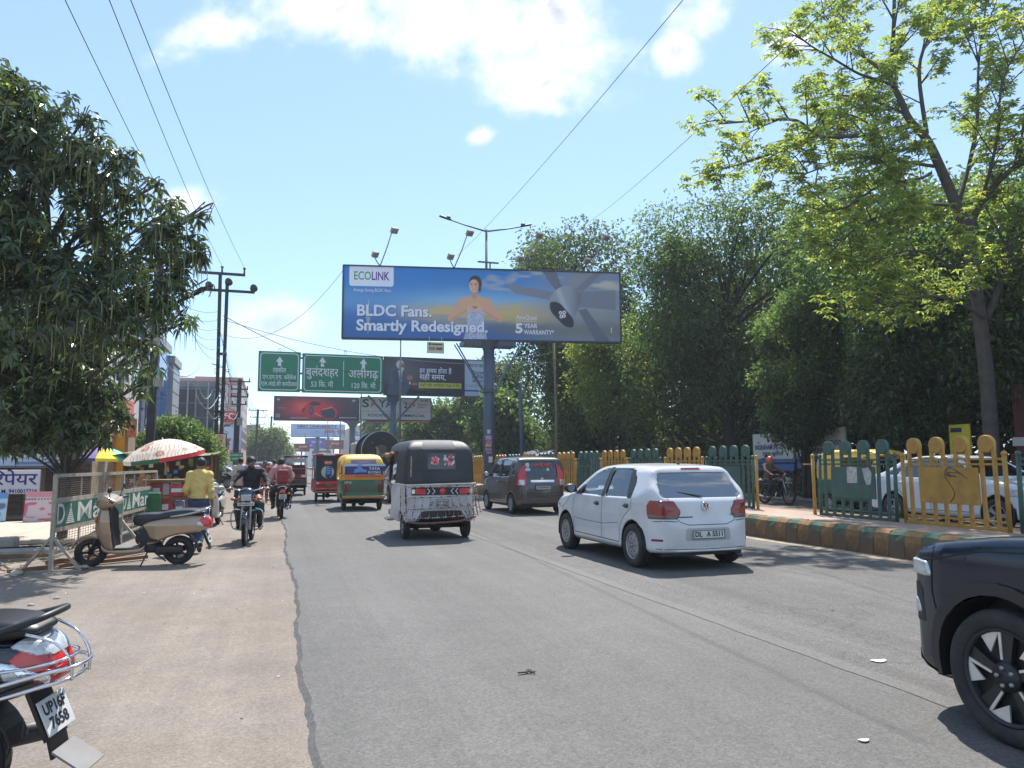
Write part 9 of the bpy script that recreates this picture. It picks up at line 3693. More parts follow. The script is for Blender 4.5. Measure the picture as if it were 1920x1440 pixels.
# palmate clusters: five leaflets from each point
rep = 4
T2 = np.repeat(T_,rep,0) + rng.normal(size=(len(T_)*rep,3))*.09
D2 = np.repeat(D_,rep,0)
parts,cols = [],[]
n = len(T2)
a0 = rng.uniform(0,6.28,n)
tone = rng.uniform(.7,1.3,n)
for q in range(5):
 a = a0 + 2*PI*q/5
 d = np.stack([np.cos(a),np.sin(a),rng.uniform(-.45,.15,n)],1) + D2*.3
 parts.append(leaf_arrays(T2,d,unit(np.array([0,0,1.0]) + rng.normal(size=(n,3))*.3),rng.uniform(.11,.18,n),rng.uniform(.024,.038,n),.2))
 cols.append(leaf_cols(rng,n,.8,1.3,.1)*tone[:,None])
leaf_obj("crown",parts,cols,L_FRESH,bt_)
def mass_tree(label,base,blobs,n,per,L,w,m,spread=.16,trunk_r=.22,shell=.7,lo=.5,hi=1.5,warm=.05,limbs=True,group=None,top=None,seed=1,bark=None,gap=-.55,gapk=1.5):
 t = thing("tree",label,"tree",base,0,group)
 g = np.random.default_rng(seed)
 q = random.Random(seed)
 Ob = np.array(base)
 B = np.array(blobs,float)
 cz = top or float(np.mean(B[:,2]))
 cx,cy = float(np.mean(B[:,0])),float(np.mean(B[:,1]))
 mb = MB()
 tr = branch(mb,[(0,0,-.05),((cx - base[0])*.2,(cy - base[1])*.2,cz*.35),((cx - base[0])*.6,(cy - base[1])*.6,cz*.75),(cx - base[0],cy - base[1],cz)],trunk_r,trunk_r*.3,10)
 mb.build("trunk",bark or M_BARKD,t)
 if limbs:
  mb = MB()
  for b in blobs:
   c = Vector(b[:3]) - Vector(base)
   s = Vector(tr[min(len(tr) - 1,max(3,int(len(tr)*min(.95,max(.25,(c.z - 1.5)/cz*.8)))))])
   branch(mb,[s,s.lerp(c,.5) + Vector((q.uniform(-.3,.3),q.uniform(-.3,.3),q.uniform(0,.5))),c],trunk_r*.35,.02,5)
  mb.build("limbs",bark or M_BARKD,t)["kind"] = "stuff"
 c,o,k = blob_points(g,blobs,n,shell)
 stray = g.random(n) < .07
 c[stray] += o[stray]*g.uniform(.15,.55,stray.sum())[:,None]*float(np.mean(B[:,3]))
 ok = (c[:,2] > .4) & (clump(c,gapk) > gap)
 c,o = c[ok],o[ok]
 v = sprays(g,c - Ob,o,per,spread,L,w,.6,.25)
 tone = np.repeat(g.uniform(.75,1.25,len(c)),per)
 leaf_obj("crown",[v],[leaf_cols(g,len(v[1]),lo,hi,warm)*tone[:,None]],m,t)
 return t
def lump(rng_,cx,cy,cz,rx,ry,rz,k,r0,r1):
 """irregular crown: clumps scattered on an ellipsoid"""
 out = []
 for _ in range(k):
  v = unit(rng_.normal(size=(1,3)))[0]
  s = rng_.uniform(.55,.95)
  out.append((cx + v[0]*rx*s,cy + v[1]*ry*s,cz + v[2]*rz*s,rng_.uniform(r0,r1)))
 return out
g1 = np.random.default_rng(31)
mass_tree("tall dark tree rising behind the fan billboard's right half",(20.6,49.5,0),lump(g1,20.5,49.3,12.0,4.6,4.2,6.6,26,1.3,2.3) + [(17.5,48,15.2,1.4),(22.5,48.5,17.2,1.7),(20.2,48.8,17.6,1.5),(24,49,15.8,1.5)],5200,6,.30,.085,L_DARK,.30,.35,seed=2)
mass_tree("lower dark tree under the fan billboard beside its pole",(19.6,44.0,0),lump(g1,19.6,44,6.2,4.0,3.2,4.6,20,1.1,1.9),4200,6,.26,.07,L_DARK,.26,.25,seed=3)
mass_tree("broad feathery green tree in the middle of the tree wall",(22.4,33.5,0),lump(g1,22.6,33.0,9.0,5.4,4.4,5.6,34,1.3,2.2) + [(18.6,36.5,7.6,1.9),(18.3,35.8,5.0,1.8),(19.2,35.5,3.2,1.5),(24.6,29.6,13.2,1.9),(22.6,31.6,14.2,1.5),(26.0,28.0,11.5,2.2)],9500,7,.25,.05,L_MID,.25,.34,seed=4,warm=.07)
mass_tree("rounded small tree with glinting leaves before the white boards",(20.3,25.0,0),lump(g1,20.0,24.6,5.6,2.1,1.7,2.4,26,.4,.95),6200,6,.17,.040,L_MID,.15,.11,seed=5,lo=.6,hi=1.7)
mass_tree("dark leafy tree at the right behind the open pale tree",(22.6,19.0,0),lump(g1,22.4,18.4,6.8,3.8,3.4,4.4,30,1.1,1.9) + [(20.6,23.6,10.2,1.7),(22.4,22.6,10.8,1.9),(24.2,21.5,10.6,1.8),(20.2,21.8,8.0,1.6),(22.0,20.6,9.6,1.7)],9500,6,.22,.055,L_MID,.22,.30,seed=6,warm=.06)
mass_tree("thick trunked dark tree at the right edge",(21.9,14.2,0),lump(g1,22.8,13.0,6.6,3.4,3.0,4.2,26,1.0,1.8),6000,6,.20,.05,L_DARK,.2,.40,seed=7)
mass_tree("low branching tree between the small tree and the gate arch",(20.7,20.3,0),lump(g1,20.3,19.9,3.9,1.8,1.5,1.5,16,.6,1.0),3600,6,.17,.045,L_DARK,.15,.14,seed=8)
mass_tree("small low tree hanging over the white boards",(20.15,25.1,0),lump(g1,20.0,25.0,3.1,1.3,1.2,.8,12,.5,.8),2200,6,.17,.045,L_DARK,.14,.10,seed=9)
mass_tree("yellow green tree beside the billboard's right end",(18.2,38.8,0),lump(g1,18.0,38.6,6.5,2.2,2.0,2.8,14,.8,1.4),2600,6,.22,.05,L_FRESH,.22,.16,seed=10,lo=.6,hi=1.2)
# the second row that closes the view
row2 = [(26.5,58,7.5,5.0,5.5),(27.5,47,7.5,5.0,5.5),(28.0,38,8.0,5.0,6.0),(28.5,29.5,8.0,5.0,6.0),(28.0,22,7.5,4.6,5.6),(28.0,14.5,7.5,4.4,5.6)]
for i,(x,y,z,r,h) in enumerate(row2):
 mass_tree(["farthest dark tree of the row behind the wall, right of the billboard pole","dark second row tree behind the bare mast","dark second row tree behind the broad feathery tree","dark second row tree behind the white institute boards","dark second row tree behind the gate arch","nearest dark second row tree at the right edge"][i],(x,y,0),lump(g1,x,y,z,r,r*.8,h,22,1.5,2.6),3400,6,.36,.10,L_DARK,.36,.3,seed=20 + i,limbs=False,group="dark second row of trees behind the wall")
# trees along the right side farther down the road
far = [(18.5,62,4.6,3.4,3.8,"mid green tree right of the gantry's pale board"),(17.0,78,5.0,4.0,4.2,"green tree under the gantry's dark advertisement"),(18.0,98,5.5,4.5,4.8,"dark green tree under the white property billboard"),(19.0,128,6.5,6,5.5,"far green tree right of the cable drum"),(23.0,75,8,5.5,6.5,"big dark tree behind the gantry's right end")]
for i,(x,y,z,r,h,lab) in enumerate(far):
 mass_tree(lab,(x,y,0),lump(g1,x,y,z,r*.7,r*.6,h*.6,14,r*.3,r*.5),2600,6,.3 + y*.002,.09 + y*.0006,L_MID if i != 4 else L_DARK,.35,.25,seed=40 + i,limbs=False)
# far trees on the left side of the road
fl = [(-1.4,148,4.9,3.6,4.2,"bright green tree far down the left side of the road"),(-4.6,152,4.0,3.4,3.4,"green tree left of the far bright one"),(1.2,190,4.2,4.2,4.0,"farthest green tree on the left side of the road"),(-8.5,140,3.0,3,2.8,"low green tree before the far pale building")]
for i,(x,y,z,r,h,lab) in enumerate(fl):
 mass_tree(lab,(x,y,0),lump(g1,x,y,z,r*.75,r*.7,h*.7,14,r*.3,r*.5),2600,6,.5,.14,L_FAR,.4,.2,seed=60 + i,limbs=False,bark=M_BARK)
# undergrowth along the wall and by the railing
g = np.random.default_rng(77)
bb_ = []
for k in range(60):
 bb_.append((g.uniform(20.6,22.2),g.uniform(10,60),g.uniform(.3,1.1),g.uniform(.4,.8)))
for k in range(150):
 bb_.append((g.uniform(24.5,32),g.uniform(6,120),g.uniform(.6,4.6),g.uniform(1.3,2.3)))
c,o,_ = blob_points(g,bb_,17000,.6)
v = sprays(g,c,o,5,.22,.34,.10)
o = leaf_obj("undergrowth",[v],[leaf_cols(g,len(v[1]),.5,1.3,.05)],L_DARK,None)
# tall dry grass heads by the railing
mb = MB()
q = random.Random(6)
for k in range(90):
 x,y = q.uniform(18.9,19.9),q.uniform(33,36.5)
 h = q.uniform(1.6,2.9)
 a,b = q.uniform(-.25,.25),q.uniform(-.25,.25)
 mb._add([(x - .012,y,0),(x + .012,y,0),(x + a + .03,y + b,h*.85),(x + a - .03,y + b,h*.85),(x + a*1.2,y + b,h)],[(0,1,2,3),(3,2,4)])
o = mb.build("tall_grass",mat("dry_reed",(.16,.15,.07),.9,var=.3))
o["kind"] = "stuff"
# ================================================================ buildings, far-side wall, wires, litter
M_BLUEGL = mat("blue_facade_glass",(.018,.085,.26),.12,.0,var=.2,vscale=.6,coat=.2,spec=.4)
M_DKGL = mat("dark_facade_glass",(.03,.036,.045),.1,coat=.6,var=.25,vscale=.7)
M_CLAD = mat("grey_cladding",(.34,.36,.38),.5,.2,var=.08)
M_WHITEW = mat("white_wall",(.56,.56,.57),.8,var=.06,vscale=.6,dirt=.25,dirtcol=(.3,.27,.24),dscale=.5)
M_PINKW = mat("pink_wall",(.46,.27,.26),.85,var=.08,vscale=.4)
M_CREAMW = mat("cream_wall",(.46,.42,.36),.85,var=.1,vscale=.5,dirt=.2,dscale=.6)
M_GREYW = mat("grey_roof_sheet",(.17,.18,.19),.6,var=.15)
def bldg(label,x0,x1,y0,y1,h,wall,name="building",z0=0):
 t = thing(name,label,"building",((x0 + x1)/2,y0,0))
 ox,oy = (x0 + x1)/2,y0
 mb = MB()
 mb.box((0,(y1 - y0)/2,(h + z0)/2),(x1 - x0,y1 - y0,h - z0))
 mb.build("wall",wall,t)
 mb = MB()
 mb.box((0,(y1 - y0)/2,h + .25),(x1 - x0 + .3,y1 - y0 + .3,.5))
 mb.build("parapet",wall,t)
 t["hw"] = (x1 - x0)/2
 return t
def windows(t,face,w,h,cols,rows,u0,u1,z0,z1,m,frame=None,name="window",dep=.06):
 """grid of windows on the road side (face 'R', along y) or on the end that faces us (face 'E', along x)"""
 hw = t["hw"]
 for i in range(cols):
  for j in range(rows):
   u = u0 + (u1 - u0)*(i + .5)/cols
   z = z0 + (z1 - z0)*(j + .5)/rows
   if face == "R":
    c,d = (hw + .02,u,z),(dep,w,h)
    fc,fd = (hw + .0,u,z),(dep,w + .14,h + .14)
   else:
    c,d = (u,-.02,z),(w,dep,h)
    fc,fd = (u,0,z),(w + .14,dep,h + .14)
   mb = MB()
   mb.box(fc,fd)
   f = mb.build(name,frame or M_CLAD,t)
   mb = MB()
   mb.box(c,d)
   mb.build("pane",m,f)
b = bldg("white building with big hoardings beside the blue glass block",-15,-7,31,44,7.6,M_WHITEW)
windows(b,"R",1.2,1.3,5,1,.5,12.5,5.6,7.0,M_DKGL)
mb = MB()
mb.box((4.05,4.5,4.1),(.1,4.6,2.4))
mb.build("hoarding",M_HOARD,b)
mb = MB()
mb.box((4.05,10.2,4.1),(.1,4.6,2.6))
h_ = mb.build("hoarding",mat("streaked_hoarding",(.52,.50,.46),.7,var=.25,vscale=2),b)
mb = MB()
mb.box((4.13,9.6,4.2),(.02,2.6,.9))
mb.build("print_block",mat("faded_red_print",srgb(190,110,104),.6,var=.5,vscale=2),h_)
mb = MB()
mb.box((4.1,7.3,4.2),(.2,.7,3.6))
mb.build("dark_gap_strip",M_BLACKPL,b)  # shade of the vertical gap between the hoardings, put in as a black strip
b = bldg("blue glass fronted block left of the twin pole",-17,-7,46,55,9.0,M_CLAD)
windows(b,"R",1.7,1.45,5,6,.1,8.9,.2,9.0,M_BLUEGL,mat("blue_mullion",(.05,.09,.16),.4),"curtain_panel",.08)
windows(b,"E",1.85,1.45,5,6,-4.9,4.9,.2,9.0,M_BLUEGL,None,"curtain_panel",.08)
mb = MB()
mb.box((3.2,2,10.2),(3.4,3.4,1.4),None,.3)
mb.build("roof_room",M_CREAMW,b)
b = bldg("narrow grey clad block beyond the blue glass",-16,-6.8,55.3,59,8.4,M_CLAD)
for k in range(9):
 mb = MB()
 mb.box((4.63,1.85,.6 + k*.9),(.06,3.6,.82))
 mb.build("cladding_panel",M_CLAD,b)
b = bldg("grey and glass shopping block behind the twin pole",-18,-4.5,64,73,7.6,mat("grey_block",(.22,.23,.25),.6,var=.1))
windows(b,"E",1.3,1.05,8,6,-4.8,6.6,.6,7.5,M_DKGL,None,"pane_panel",.08)
windows(b,"R",2.4,1.6,3,3,.6,8.6,2.0,7.4,M_DKGL,None,"pane_panel",.08)
for x in (3.1,4.6,6.1):
 mb = MB()
 mb.box((x,-.3,4.0),(.12,.12,8))
 mb.build("pipe",M_CLAD,b)
b = bldg("pink apartment block with rows of small windows, left of the green signs",-10.5,-4.6,110,135,13.0,M_PINKW)
windows(b,"E",.9,1.1,4,6,-2.6,2.8,3.6,12.6,M_WHITEW,M_DKGL)
windows(b,"R",.9,1.1,8,6,1,24,3.6,12.6,M_DKGL,M_WHITEW)
b = bldg("wide pink flat roofed block behind the glass shopping block",-24,-8.2,114,132,13.2,M_PINKW)
windows(b,"E",1.1,1.0,7,2,-7.5,7.5,9.5,12.8,M_DKGL,M_WHITEW)
b = bldg("restaurant front with a red roof sign between the twin pole and the next pole",-10,-4.9,99,106,8.0,M_CREAMW)
windows(b,"E",1.0,1.4,3,3,-2.2,2.3,1.2,6.6,M_DKGL)
mb = MB()
mb.box((1.3,-.25,7.4),(2.6,.3,1.35))
s_ = mb.build("roof_sign",mat("sign_red",srgb(190,36,40),.45),b)
text_on(s_,"KFC",plane_mtx((1.3,-.41,7.4),(1,0,0),(0,0,1)),.35,0,1.0,M_WHITETXT,.02,fit=1.6)
ho = thing("hoarding","pale blue and white hoarding with dark figures beside the green road sign","billboard",(-4.7,90,0))
mb = MB()
for x in (-.8,.8):
 mb.box((x,.1,1.5),(.1,.1,3))
mb.build("posts",M_STPOLE,ho)["kind"] = "stuff"
def ad_h(u,v):
 col = np.repeat(np.array(srgb(150,176,216))[None],len(u),0)
 col = lay(col,(v > 1.6)*.6,(196,208,226))
 for cx,c in ((.45,(56,60,84)),(.95,(200,200,206)),(1.5,(60,90,150))):
  col = lay(col,m_ell(u,v,cx,.5,.22,.6,.1),c)
  col = lay(col,m_ell(u,v,cx,1.2,.12,.15,.06),(130,96,84))
 col = lay(col,((u > .9) & (v < .4))*.8,(190,70,60))
 return col
print_grid("print",2.1,3.0,40,50,ad_h,plane_mtx((-1.05,-.03,2.7),(1,0,0),(0,0,1)),ho,M_PRINT)
mb = MB()
mb.box((0,.05,4.2),(2.2,.1,3.1))
mb.build("panel",M_CLAD,ho)
b = bldg("pale building with a grey sheet top, left of the far trees",-7.4,-3.4,168,190,6.6,M_CREAMW)
windows(b,"E",.9,1.2,3,2,-1.7,1.7,1.5,6.0,M_DKGL)
mb = MB()
mb.box((0,5,8.3),(4.6,10,3.0))
mb.build("roof_shed",M_GREYW,b)
for i,(x0,x1,y0,y1,h,lab) in enumerate([(-16,-5.5,195,240,7.5,"low pale far building on the left side of the road"),(22,34,150,190,9,"pale far building right of the median boards"),(20,30,200,250,11,"taller grey far building beyond the boards"),(14,24,330,380,12,"hazy far block at the end of the road"),(-12,4,400,440,10,"hazy far block closing the street")]):
 b = bldg(lab,x0,x1,y0,y1,h,M_WHITEW if i % 2 else M_CREAMW)
 windows(b,"E",1.4,1.2,4,3,-(x1 - x0)/2 + .8,(x1 - x0)/2 - .8,1.5,h - .8,M_DKGL)
# low shop fronts along the left between the stall and the poles
for i,(x0,x1,y0,y1,h,c,lab) in enumerate([(-9,-5.4,29.5,31.0,3.0,(120,96,84),"low brown shop behind the small round tree"),(-8.5,-4.6,60,61.5,3.2,(140,150,170),"blue grey shop front under the glass block"),(-8,-4.2,75,78,3.4,(150,130,120),"low cream shop beyond the no parking sign")]):
 b = bldg(lab,x0,x1,y0,y1,h,mat(f"shopwall_{i}",srgb(*c),.8,var=.2),"shop")
 b["category"] = "shop"
 windows(b,"E",.9,1.8,3,1,-1.6,1.6,.1,2.2,M_SHUT,None,"shutter")
# ---- far side of the road: brick wall, boards, gate arch, tarps
M_BRICKW = mat("red_brick_paint",(.11,.035,.028),.9,var=.25,vscale=3,dirt=.3,dirtcol=(.08,.06,.05))
wl = thing("boundary_wall","dark red boundary wall along the far side of the road","wall",(21.4,12,0))
for (y0,y1) in ((-4,8.6),(11.6,40)):
 y = y0
 while y < y1:
  mb = MB()
  L = min(2.9,y1 - y)
  mb.box((0,y + L/2,.72),(.24,L - .02,1.44))
  mb.build("wall_panel",M_BRICKW,wl)
  mb = MB()
  mb.box((0,y + L,.85),(.34,.34,1.7))
  mb.build("pier",M_BRICKW,wl)
  y += 3.0
gh = thing("gatehouse","dark red brick gatehouse with a white band at the right edge","building",(22.6,13.2,0))
mb = MB()
mb.box((0,0,1.9),(2.6,7.5,3.8))
mb.build("wall",M_BRICKW,gh)
mb = MB()
mb.box((-1.32,0,2.05),(.06,7.6,.26))
mb.box((0,-3.77,2.05),(2.7,.06,.26))
mb.build("white_band",M_WHITEW,gh)
M_BOARDW = mat("institute_board",srgb(196,194,182),.7,var=.08,vscale=2,dirt=.2)
def inst(label,y0,y1,z0,z1,l1,l2,l3):
 """board on posts in front of the wall, facing the road"""
 t = thing("institute_board",label,"sign",(20.75,y0,0))
 w = y0 - y1
 P = plane_mtx((0,0,z0),(0,-1,0),(0,0,1))
 mb = MB()
 mb.box((w/2,(z1 - z0)/2,-.05),(w,z1 - z0,.08))
 mb.build("panel",M_BOARDW,t,mtx=P)
 mb = MB()
 mb.box((w/2,.08,.004),(w,.16,.003))
 mb.box((w/2,-.2,-.05),(w,.3,.06))
 mb.build("blue_strip",mat("steel_blue_print",srgb(70,100,150),.6),t,mtx=P)
 mb = MB()
 for x in (.1,w - .1):
  mb.box((.08,-x,z0/2 + .4),(.07,.07,z0 + .8))
 mb.build("posts",M_STPOLE,t)["kind"] = "stuff"
 mb = MB()
 mb.torus((w*.55,(z1 - z0)*.82,.006),(0,0,1),.13,.03,24,4,.1)
 mb.box((w*.55,(z1 - z0)*.82,.006),(.05,.16,.004))
 mb.build("emblem",M_NAVYTXT,t,mtx=P)
 text_on(t,l1,P,w/2,(z1 - z0)*.52,.30,M_INDIGO,.02,fit=w*.88)
 text_on(t,l2,P,w/2,(z1 - z0)*.30,.22,M_INDIGO,.02,fit=w*.5)
 if l3:
  text_on(t,l3,P,w/2,.085,.10,M_WHITETXT,.01,off=.008,fit=w*.8)
 return t
inst("left white institute board with round emblem, under the dark trees",29.2,26.45,1.45,2.72,"INGRAHAM INSTITUTE","ASHA NIWAS",None)
inst("right white institute board with round emblem, behind the green railing",26.25,23.4,1.55,2.80,"INGRAHAM ENGLISH SCHOOL","GHAZIABAD",None)
ga2 = thing("gate_arch","dim metal gate arch with raised letters among the trees","gate",(21.5,22.0,0))
mb = MB()
for y in (-1.5,1.5):
 mb.tube([(0,y,0),(0,y,3.9)],.06,8)
for R0 in (1.95,2.3):
 mb.tube([(0,R0*math.sin(a),2.55 + R0*math.cos(a)*.9) for a in np.linspace(-.85,.85,17)],.035,6)
mb.build("frame",M_DARKMETAL,ga2)
for i,chx in enumerate("INGRAHAM INSTITUTE"):
 if chx == " ":
  continue
 a = .74 - 1.48*i/17
 me = text_mesh(chx,.26,.02)
 M = Matrix.Translation((-.02,2.12*math.sin(a),2.55 + 2.12*math.cos(a)*.9)) @ plane_mtx((0,0,0),(0,-math.cos(a),-math.sin(a)*-1*-1),(0,math.sin(a)*1,math.cos(a)))
 obj("letter",me.copy(),mat("dull_letter",(.22,.23,.25),.6),ga2,mtx=M)
yb = thing("notice_sign","yellow printed notice board at the right under the trees","sign",(20.5,18.5,0))
mb = MB()
mb.box((0,-.36,2.15),(.05,.74,.95))
mb.build("panel",mat("yellow_notice",srgb(206,190,60),.6,var=.12),yb)
mb = MB()
for k in range(5):
 mb.box((-.03,-.36,2.0 - k*.09),(.01,.6,.03))
mb.box((-.03,-.25,2.45),(.01,.4,.14))
mb.build("printed_lines",M_NAVYTXT,yb)["kind"] = "stuff"
mb = MB()
mb.box((0.05,-.36,1.0),(.06,.06,2.0))
mb.build("post",M_STPOLE,yb)
yb2 = thing("notice_sign","pale small notice board left of the yellow one","sign",(20.6,20.9,0))
mb = MB()
mb.box((0,-.2,2.35),(.04,.4,.55))
mb.build("panel",mat("pale_notice",srgb(190,176,176),.6,var=.2,vscale=6),yb2)
mb = MB()
mb.box((0.05,-.2,1.1),(.05,.05,2.2))
mb.build("post",M_STPOLE,yb2)
# roadside stalls under blue tarpaulins
M_TARP = mat("blue_tarpaulin",(.012,.03,.11),.5,var=.25,vscale=3,bump=.3,bscale=6)
for i,(y0,y1,x,z) in enumerate([(40.5,50.5,18.8,2.05),(52,60,18.4,2.1)]):
 t = thing("tarp_stall",["long roadside stall under a blue tarpaulin behind the grey hatchback","farther roadside stall under a blue tarpaulin left of the billboard pole"][i],"stall",(x,y0,0))
 mb = MB()
 n = 16
 for k in range(n):
  a,b_ = (y1 - y0)*k/n,(y1 - y0)*(k + 1)/n
  zz = lambda q: z + .1*math.sin(q*1.7) + .05*math.sin(q*4.1)
  mb.quad((-1.0,a,zz(a) - .35),(1.4,a,zz(a) + .25),(1.4,b_,zz(b_) + .25),(-1.0,b_,zz(b_) - .35))
 mb.build("tarpaulin",M_TARP,t)
 mb = MB()
 for k in range(5):
  for xx,hh in ((-.95,z - .3),(1.35,z + .2)):
   mb.cyl((xx,(y1 - y0)*k/4,0),(xx,(y1 - y0)*k/4,hh),.04,6)
 mb.build("poles",M_WOODB,t)["kind"] = "stuff"
 mb = MB()
 mb.box((1.2,(y1 - y0)/2,.9),(.1,y1 - y0,1.8))
 mb.box((.3,(y1 - y0)/2,.4),(.9,(y1 - y0)*.9,.8))
 mb.build("counter",M_SHUT,t)
 q = random.Random(50 + i)
 mb = MB()
 for k in range(60):
  mb.mat(q.randrange(5)).box((q.uniform(-.5,.9),q.uniform(.3,y1 - y0 - .3),q.uniform(.85,1.3)),(q.uniform(.1,.3),q.uniform(.1,.3),q.uniform(.1,.3)))
 mb.build("goods",packs,t)["kind"] = "stuff"
st_ = thing("standing_poster","pale printed poster board standing at the blue tarpaulin stall","poster",(17.7,39.6,0))
mb = MB()
mb.box((0,0,1.1),(.9,.05,1.9))
mb.build("panel",mat("pale_print_board",srgb(150,170,150),.6,var=.6,vscale=3),st_)
sc1 = scooter("dark parked scooter beside the blue tarpaulin stall",(16.9,41.5,0),R(80),M_TANKK,.04)
copy_tree(sc1,(16.9,43.0,0),R(84),"second dark parked scooter beside the blue tarpaulin stall")
copy_tree(sc1,(16.8,37.6,0),R(75),"dark parked scooter nearest the yellow railing tops")
# thin masts on the far side
for i,(x,y,h,c,lab) in enumerate([(14.6,38.2,8.2,(.20,.17,.13),"bare wooden mast right of the grey hatchback"),(14.0,42.4,6.0,(.07,.11,.17),"plain blue painted mast behind the grey hatchback")]):
 mb = MB()
 mb.tube([(0,0,0),(.06,0,h*.5),(-.05,0,h)],[.085,.075,.06] if i == 0 else [.12,.12,.12],8)
 o = mb.build("mast",mat(f"mast_{i}",c,.7,var=.2),None,(x,y,0))
 tag(o,lab,"mast")
mb = MB()
mb.tube(smooth_poly([(0,.03,3.05),(0,0,3.9),(0,-.1,4.0),(.1,-.9,3.6)],False,4),.035,6)
o = mb.build("broken_branch",M_WOODL,None,(20.0,22.65,0))
tag(o,"pale broken branch hanging straight down among the dark trees","branch")
# ---- overhead wires
M_CABLE = mat("black_cable",(.025,.025,.027),.6)
M_CABLEG = mat("pale_cable",(.30,.31,.32),.5)
def wire(label,a,b,sag,r=.012,m=None,group=None):
 a,b = Vector(a),Vector(b)
 n = 24
 pts = [a.lerp(b,i/n) - Vector((0,0,sag*4*(i/n)*(1 - i/n))) for i in range(n + 1)]
 mb = MB()
 mb.tube(pts,r,5)
 o = mb.build("wire",m or M_CABLE)
 return tag(o,label,"wire",group)
HP = Vector((-2.73,41.1,0))
TW3 = "three power wires that climb to the top left"
labs = ["leftmost of the three power wires climbing to the top edge from the twin pole","middle of the three power wires climbing to the top edge from the twin pole","rightmost of the three power wires climbing to the top edge from the twin pole"]
for i,(x,near) in enumerate(((-1.2,(-3.5,11.86,9.1)),(-.15,(-2.82,11.65,9.1)),(.95,(-2.52,11.56,9.1)))):
 wire(labs[i],HP + Vector((x,.05,11.85)),near,.25,.0085,None,TW3)
wire("single wire slanting past the lamp arm at the top left corner",(-4.4,27.6,8.3),(-4.75,10.2,8.5),.2,.011)
wire("long wire rising from the trees to the top edge right of centre",(20.35,48.66,18.19),(7.75,7.33,8.4),.35,.008)
wire("long wire rising right to the top edge from the billboard lamp",(8.03,33.8,11.3),(5.71,7.97,8.5),.2,.0065)
wire("thin wire from the twin pole to the billboard's left top corner",HP + Vector((.1,0,8.2)),(2.95,35.85,10.8),1.3,.010)
wire("cable from the twin pole sloping down to the gantry",HP + Vector((0,0,9.2)),(9.8,62.2,7.9),.5,.02)
wire("second cable from the twin pole sloping down past the white board",HP + Vector((0,0,9.0)),(14.6,38.2,7.0),.9,.014)
wire("wire crossing between the bare mast and the billboard pole",(14.6,38.2,7.6),(9.8,34.6,7.0),.3,.008)
for k in range(6):
 wire("bundle wire strung between the left utility poles",(-4.0 + .25*k - .6,27.6,8.1 - .12*k),HP + Vector((-.3 + .1*k,0,9.4 - .4*k)),.5 + .15*k,.010,None,"wires strung between the left utility poles")
for k in range(6):
 wire("bundle wire strung between the twin pole and the next pole",HP + Vector((-.3 + .12*k,0,9.0 - .5*k)),(-2.75,62,7.9 - .35*k),.5,.010,None,"wires strung between the twin pole and the next")
for k in range(5):
 wire("far wire strung along the far left poles",(-2.75 + .3*k,62,7.9 - .5*k),(-3.4 + .5*k,126,10.0 - .9*k),.8,.014,None,"wires along the far left poles")
# pale looped service cables
for i,(a,b,s) in enumerate([((-4.9,27.4,6.15),(-4.1,27.5,5.6),.15),((-3.9,27.5,5.5),(-3.0,33,5.6),.75),((-3.1,33,4.9),(-2.9,38,5.0),.55),((-3.4,36,4.6),(-2.8,41,5.1),.7),((-3.1,38,4.2),(-2.8,41,4.0),.35),((-2.7,41.2,6.0),(-2.8,62,5.6),1.3),((-3.9,27.4,5.7),(-3.5,27.5,6.15),.1)]):
 wire("pale looped service cable sagging between the left poles",a,b,s,.022,M_CABLEG,"pale service cables sagging between the left poles")
mb = MB()
q = random.Random(8)
for k in range(26):
 z = q.uniform(3.8,6.3)
 a = Vector((q.uniform(-.15,.15),-.15,z))
 pts = [a + Vector((q.uniform(-.3,.3),q.uniform(-.1,.1),q.uniform(-.35,.25)))*(i*.5) for i in range(4)]
 mb.tube(smooth_poly([tuple(p) for p in pts],False,3),.012,4)
o = mb.build("cable_tangle",M_CABLE,p1)
o["kind"] = "stuff"
mb = MB()
for k in range(34):
 z = q.uniform(2.0,6.5)
 a = Vector((q.uniform(-.2,.2),-.15,z))
 pts = [a + Vector((q.uniform(-.5,.5),q.uniform(-.1,.1),q.uniform(-.5,.3)))*(i*.5) for i in range(4)]
 mb.tube(smooth_poly([tuple(p) for p in pts],False,3),.014,4)
o = mb.build("cable_tangle",M_CABLE,hp)
o["kind"] = "stuff"
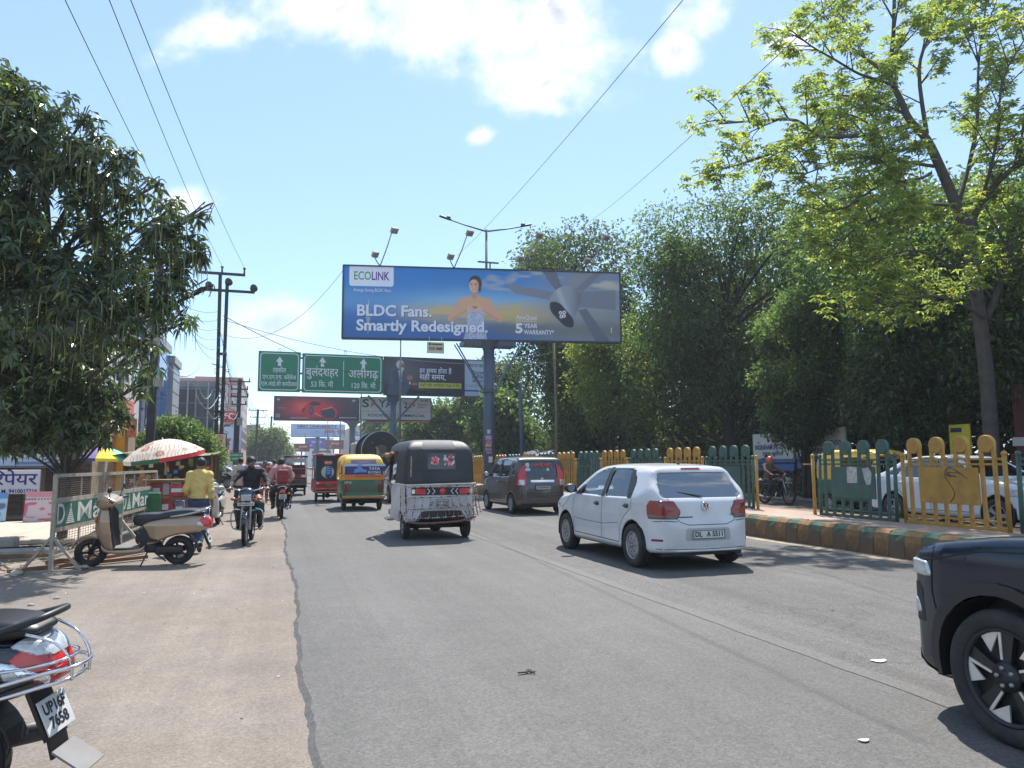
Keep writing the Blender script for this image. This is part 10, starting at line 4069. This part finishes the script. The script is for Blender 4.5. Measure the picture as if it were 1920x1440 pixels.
# ---- a thin veil of dusty air
hz_ = bpy.data.materials.new("thin_haze")
hz_.use_nodes = True
hz_.node_tree.nodes.clear()
ho_ = hz_.node_tree.nodes.new("ShaderNodeOutputMaterial")
hv_ = hz_.node_tree.nodes.new("ShaderNodeVolumePrincipled")
hv_.inputs["Color"].default_value = (.80,.90,1.0,1)
hv_.inputs["Density"].default_value = .0006
hv_.inputs["Anisotropy"].default_value = .25
hz_.node_tree.links.new(hv_.outputs[0],ho_.inputs["Volume"])
mb = MB()
mb.box((0,1400,11.4),(3040,3230,25.0))
tag(mb.build("haze",hz_),kind="stuff")
# ---- litter on the road
lit = [((4.31,4.63),.05,(.62,.60,.55),"flat white scrap on the asphalt left of the SUV"),((3.02,3.38),.025,(.62,.60,.55),"small white scrap on the asphalt below the SUV's shadow")]
for (x,y),r,c,lab in lit:
 mb = MB()
 pts = [(r*(1.3 + .4*math.sin(k*2.1))*math.cos(k*PI/5),r*(.7 + .2*math.cos(k*1.7))*math.sin(k*PI/5)) for k in range(10)]
 mb.prism(pts,(0,0,0),(1,0,0),(0,1,0),.004)
 o = mb.build("paper_scrap",mat("scrap_white",c,.8),None,(x,y,.027))
 tag(o,lab,"litter")
mb = MB()
mb.torus((.03,.01,.006),(0,0,1),.018,.005,12,5)
mb.torus((.03,-.03,.006),(0,0,1),.018,.005,12,5)
mb.beam((.01,.0,.006),(-.07,.004,.006),.012,.008)
mb.beam((.01,-.015,.006),(-.07,.0,.006),.010,.008)
o = mb.build("hair_clip",M_BLACKPL,None,(1.74,5.18,.027),(0,0,.3))
tag(o,"small black clip like a tiny pair of scissors lying on the asphalt","litter")
q = random.Random(91)
mb = MB()
for k in range(70):
 x,y = (q.uniform(-2.6,.15),q.uniform(3.5,24)) if q.random() < .75 else (q.uniform(.4,8.7),q.uniform(4,26))
 z = -.008 if x < .25 else .026
 s = q.uniform(.008,.024)
 a = q.uniform(0,6.28)
 mb.mat(q.choice((0,0,1,2)))._add([(x + s*math.cos(a),y + s*math.sin(a),z + .003),(x - s*.4*math.sin(a),y + s*.4*math.cos(a),z + .009),(x - s*math.cos(a),y - s*math.sin(a),z + .003),(x + s*.4*math.sin(a),y - s*.4*math.cos(a),z)],[(0,1,2,3)])
o = mb.build("litter",[mat("litter_pale",(.55,.52,.46),.8),mat("dry_leaf",(.22,.13,.05),.8),mat("green_leaf_litter",(.10,.18,.05),.7)])
o["kind"] = "stuff"
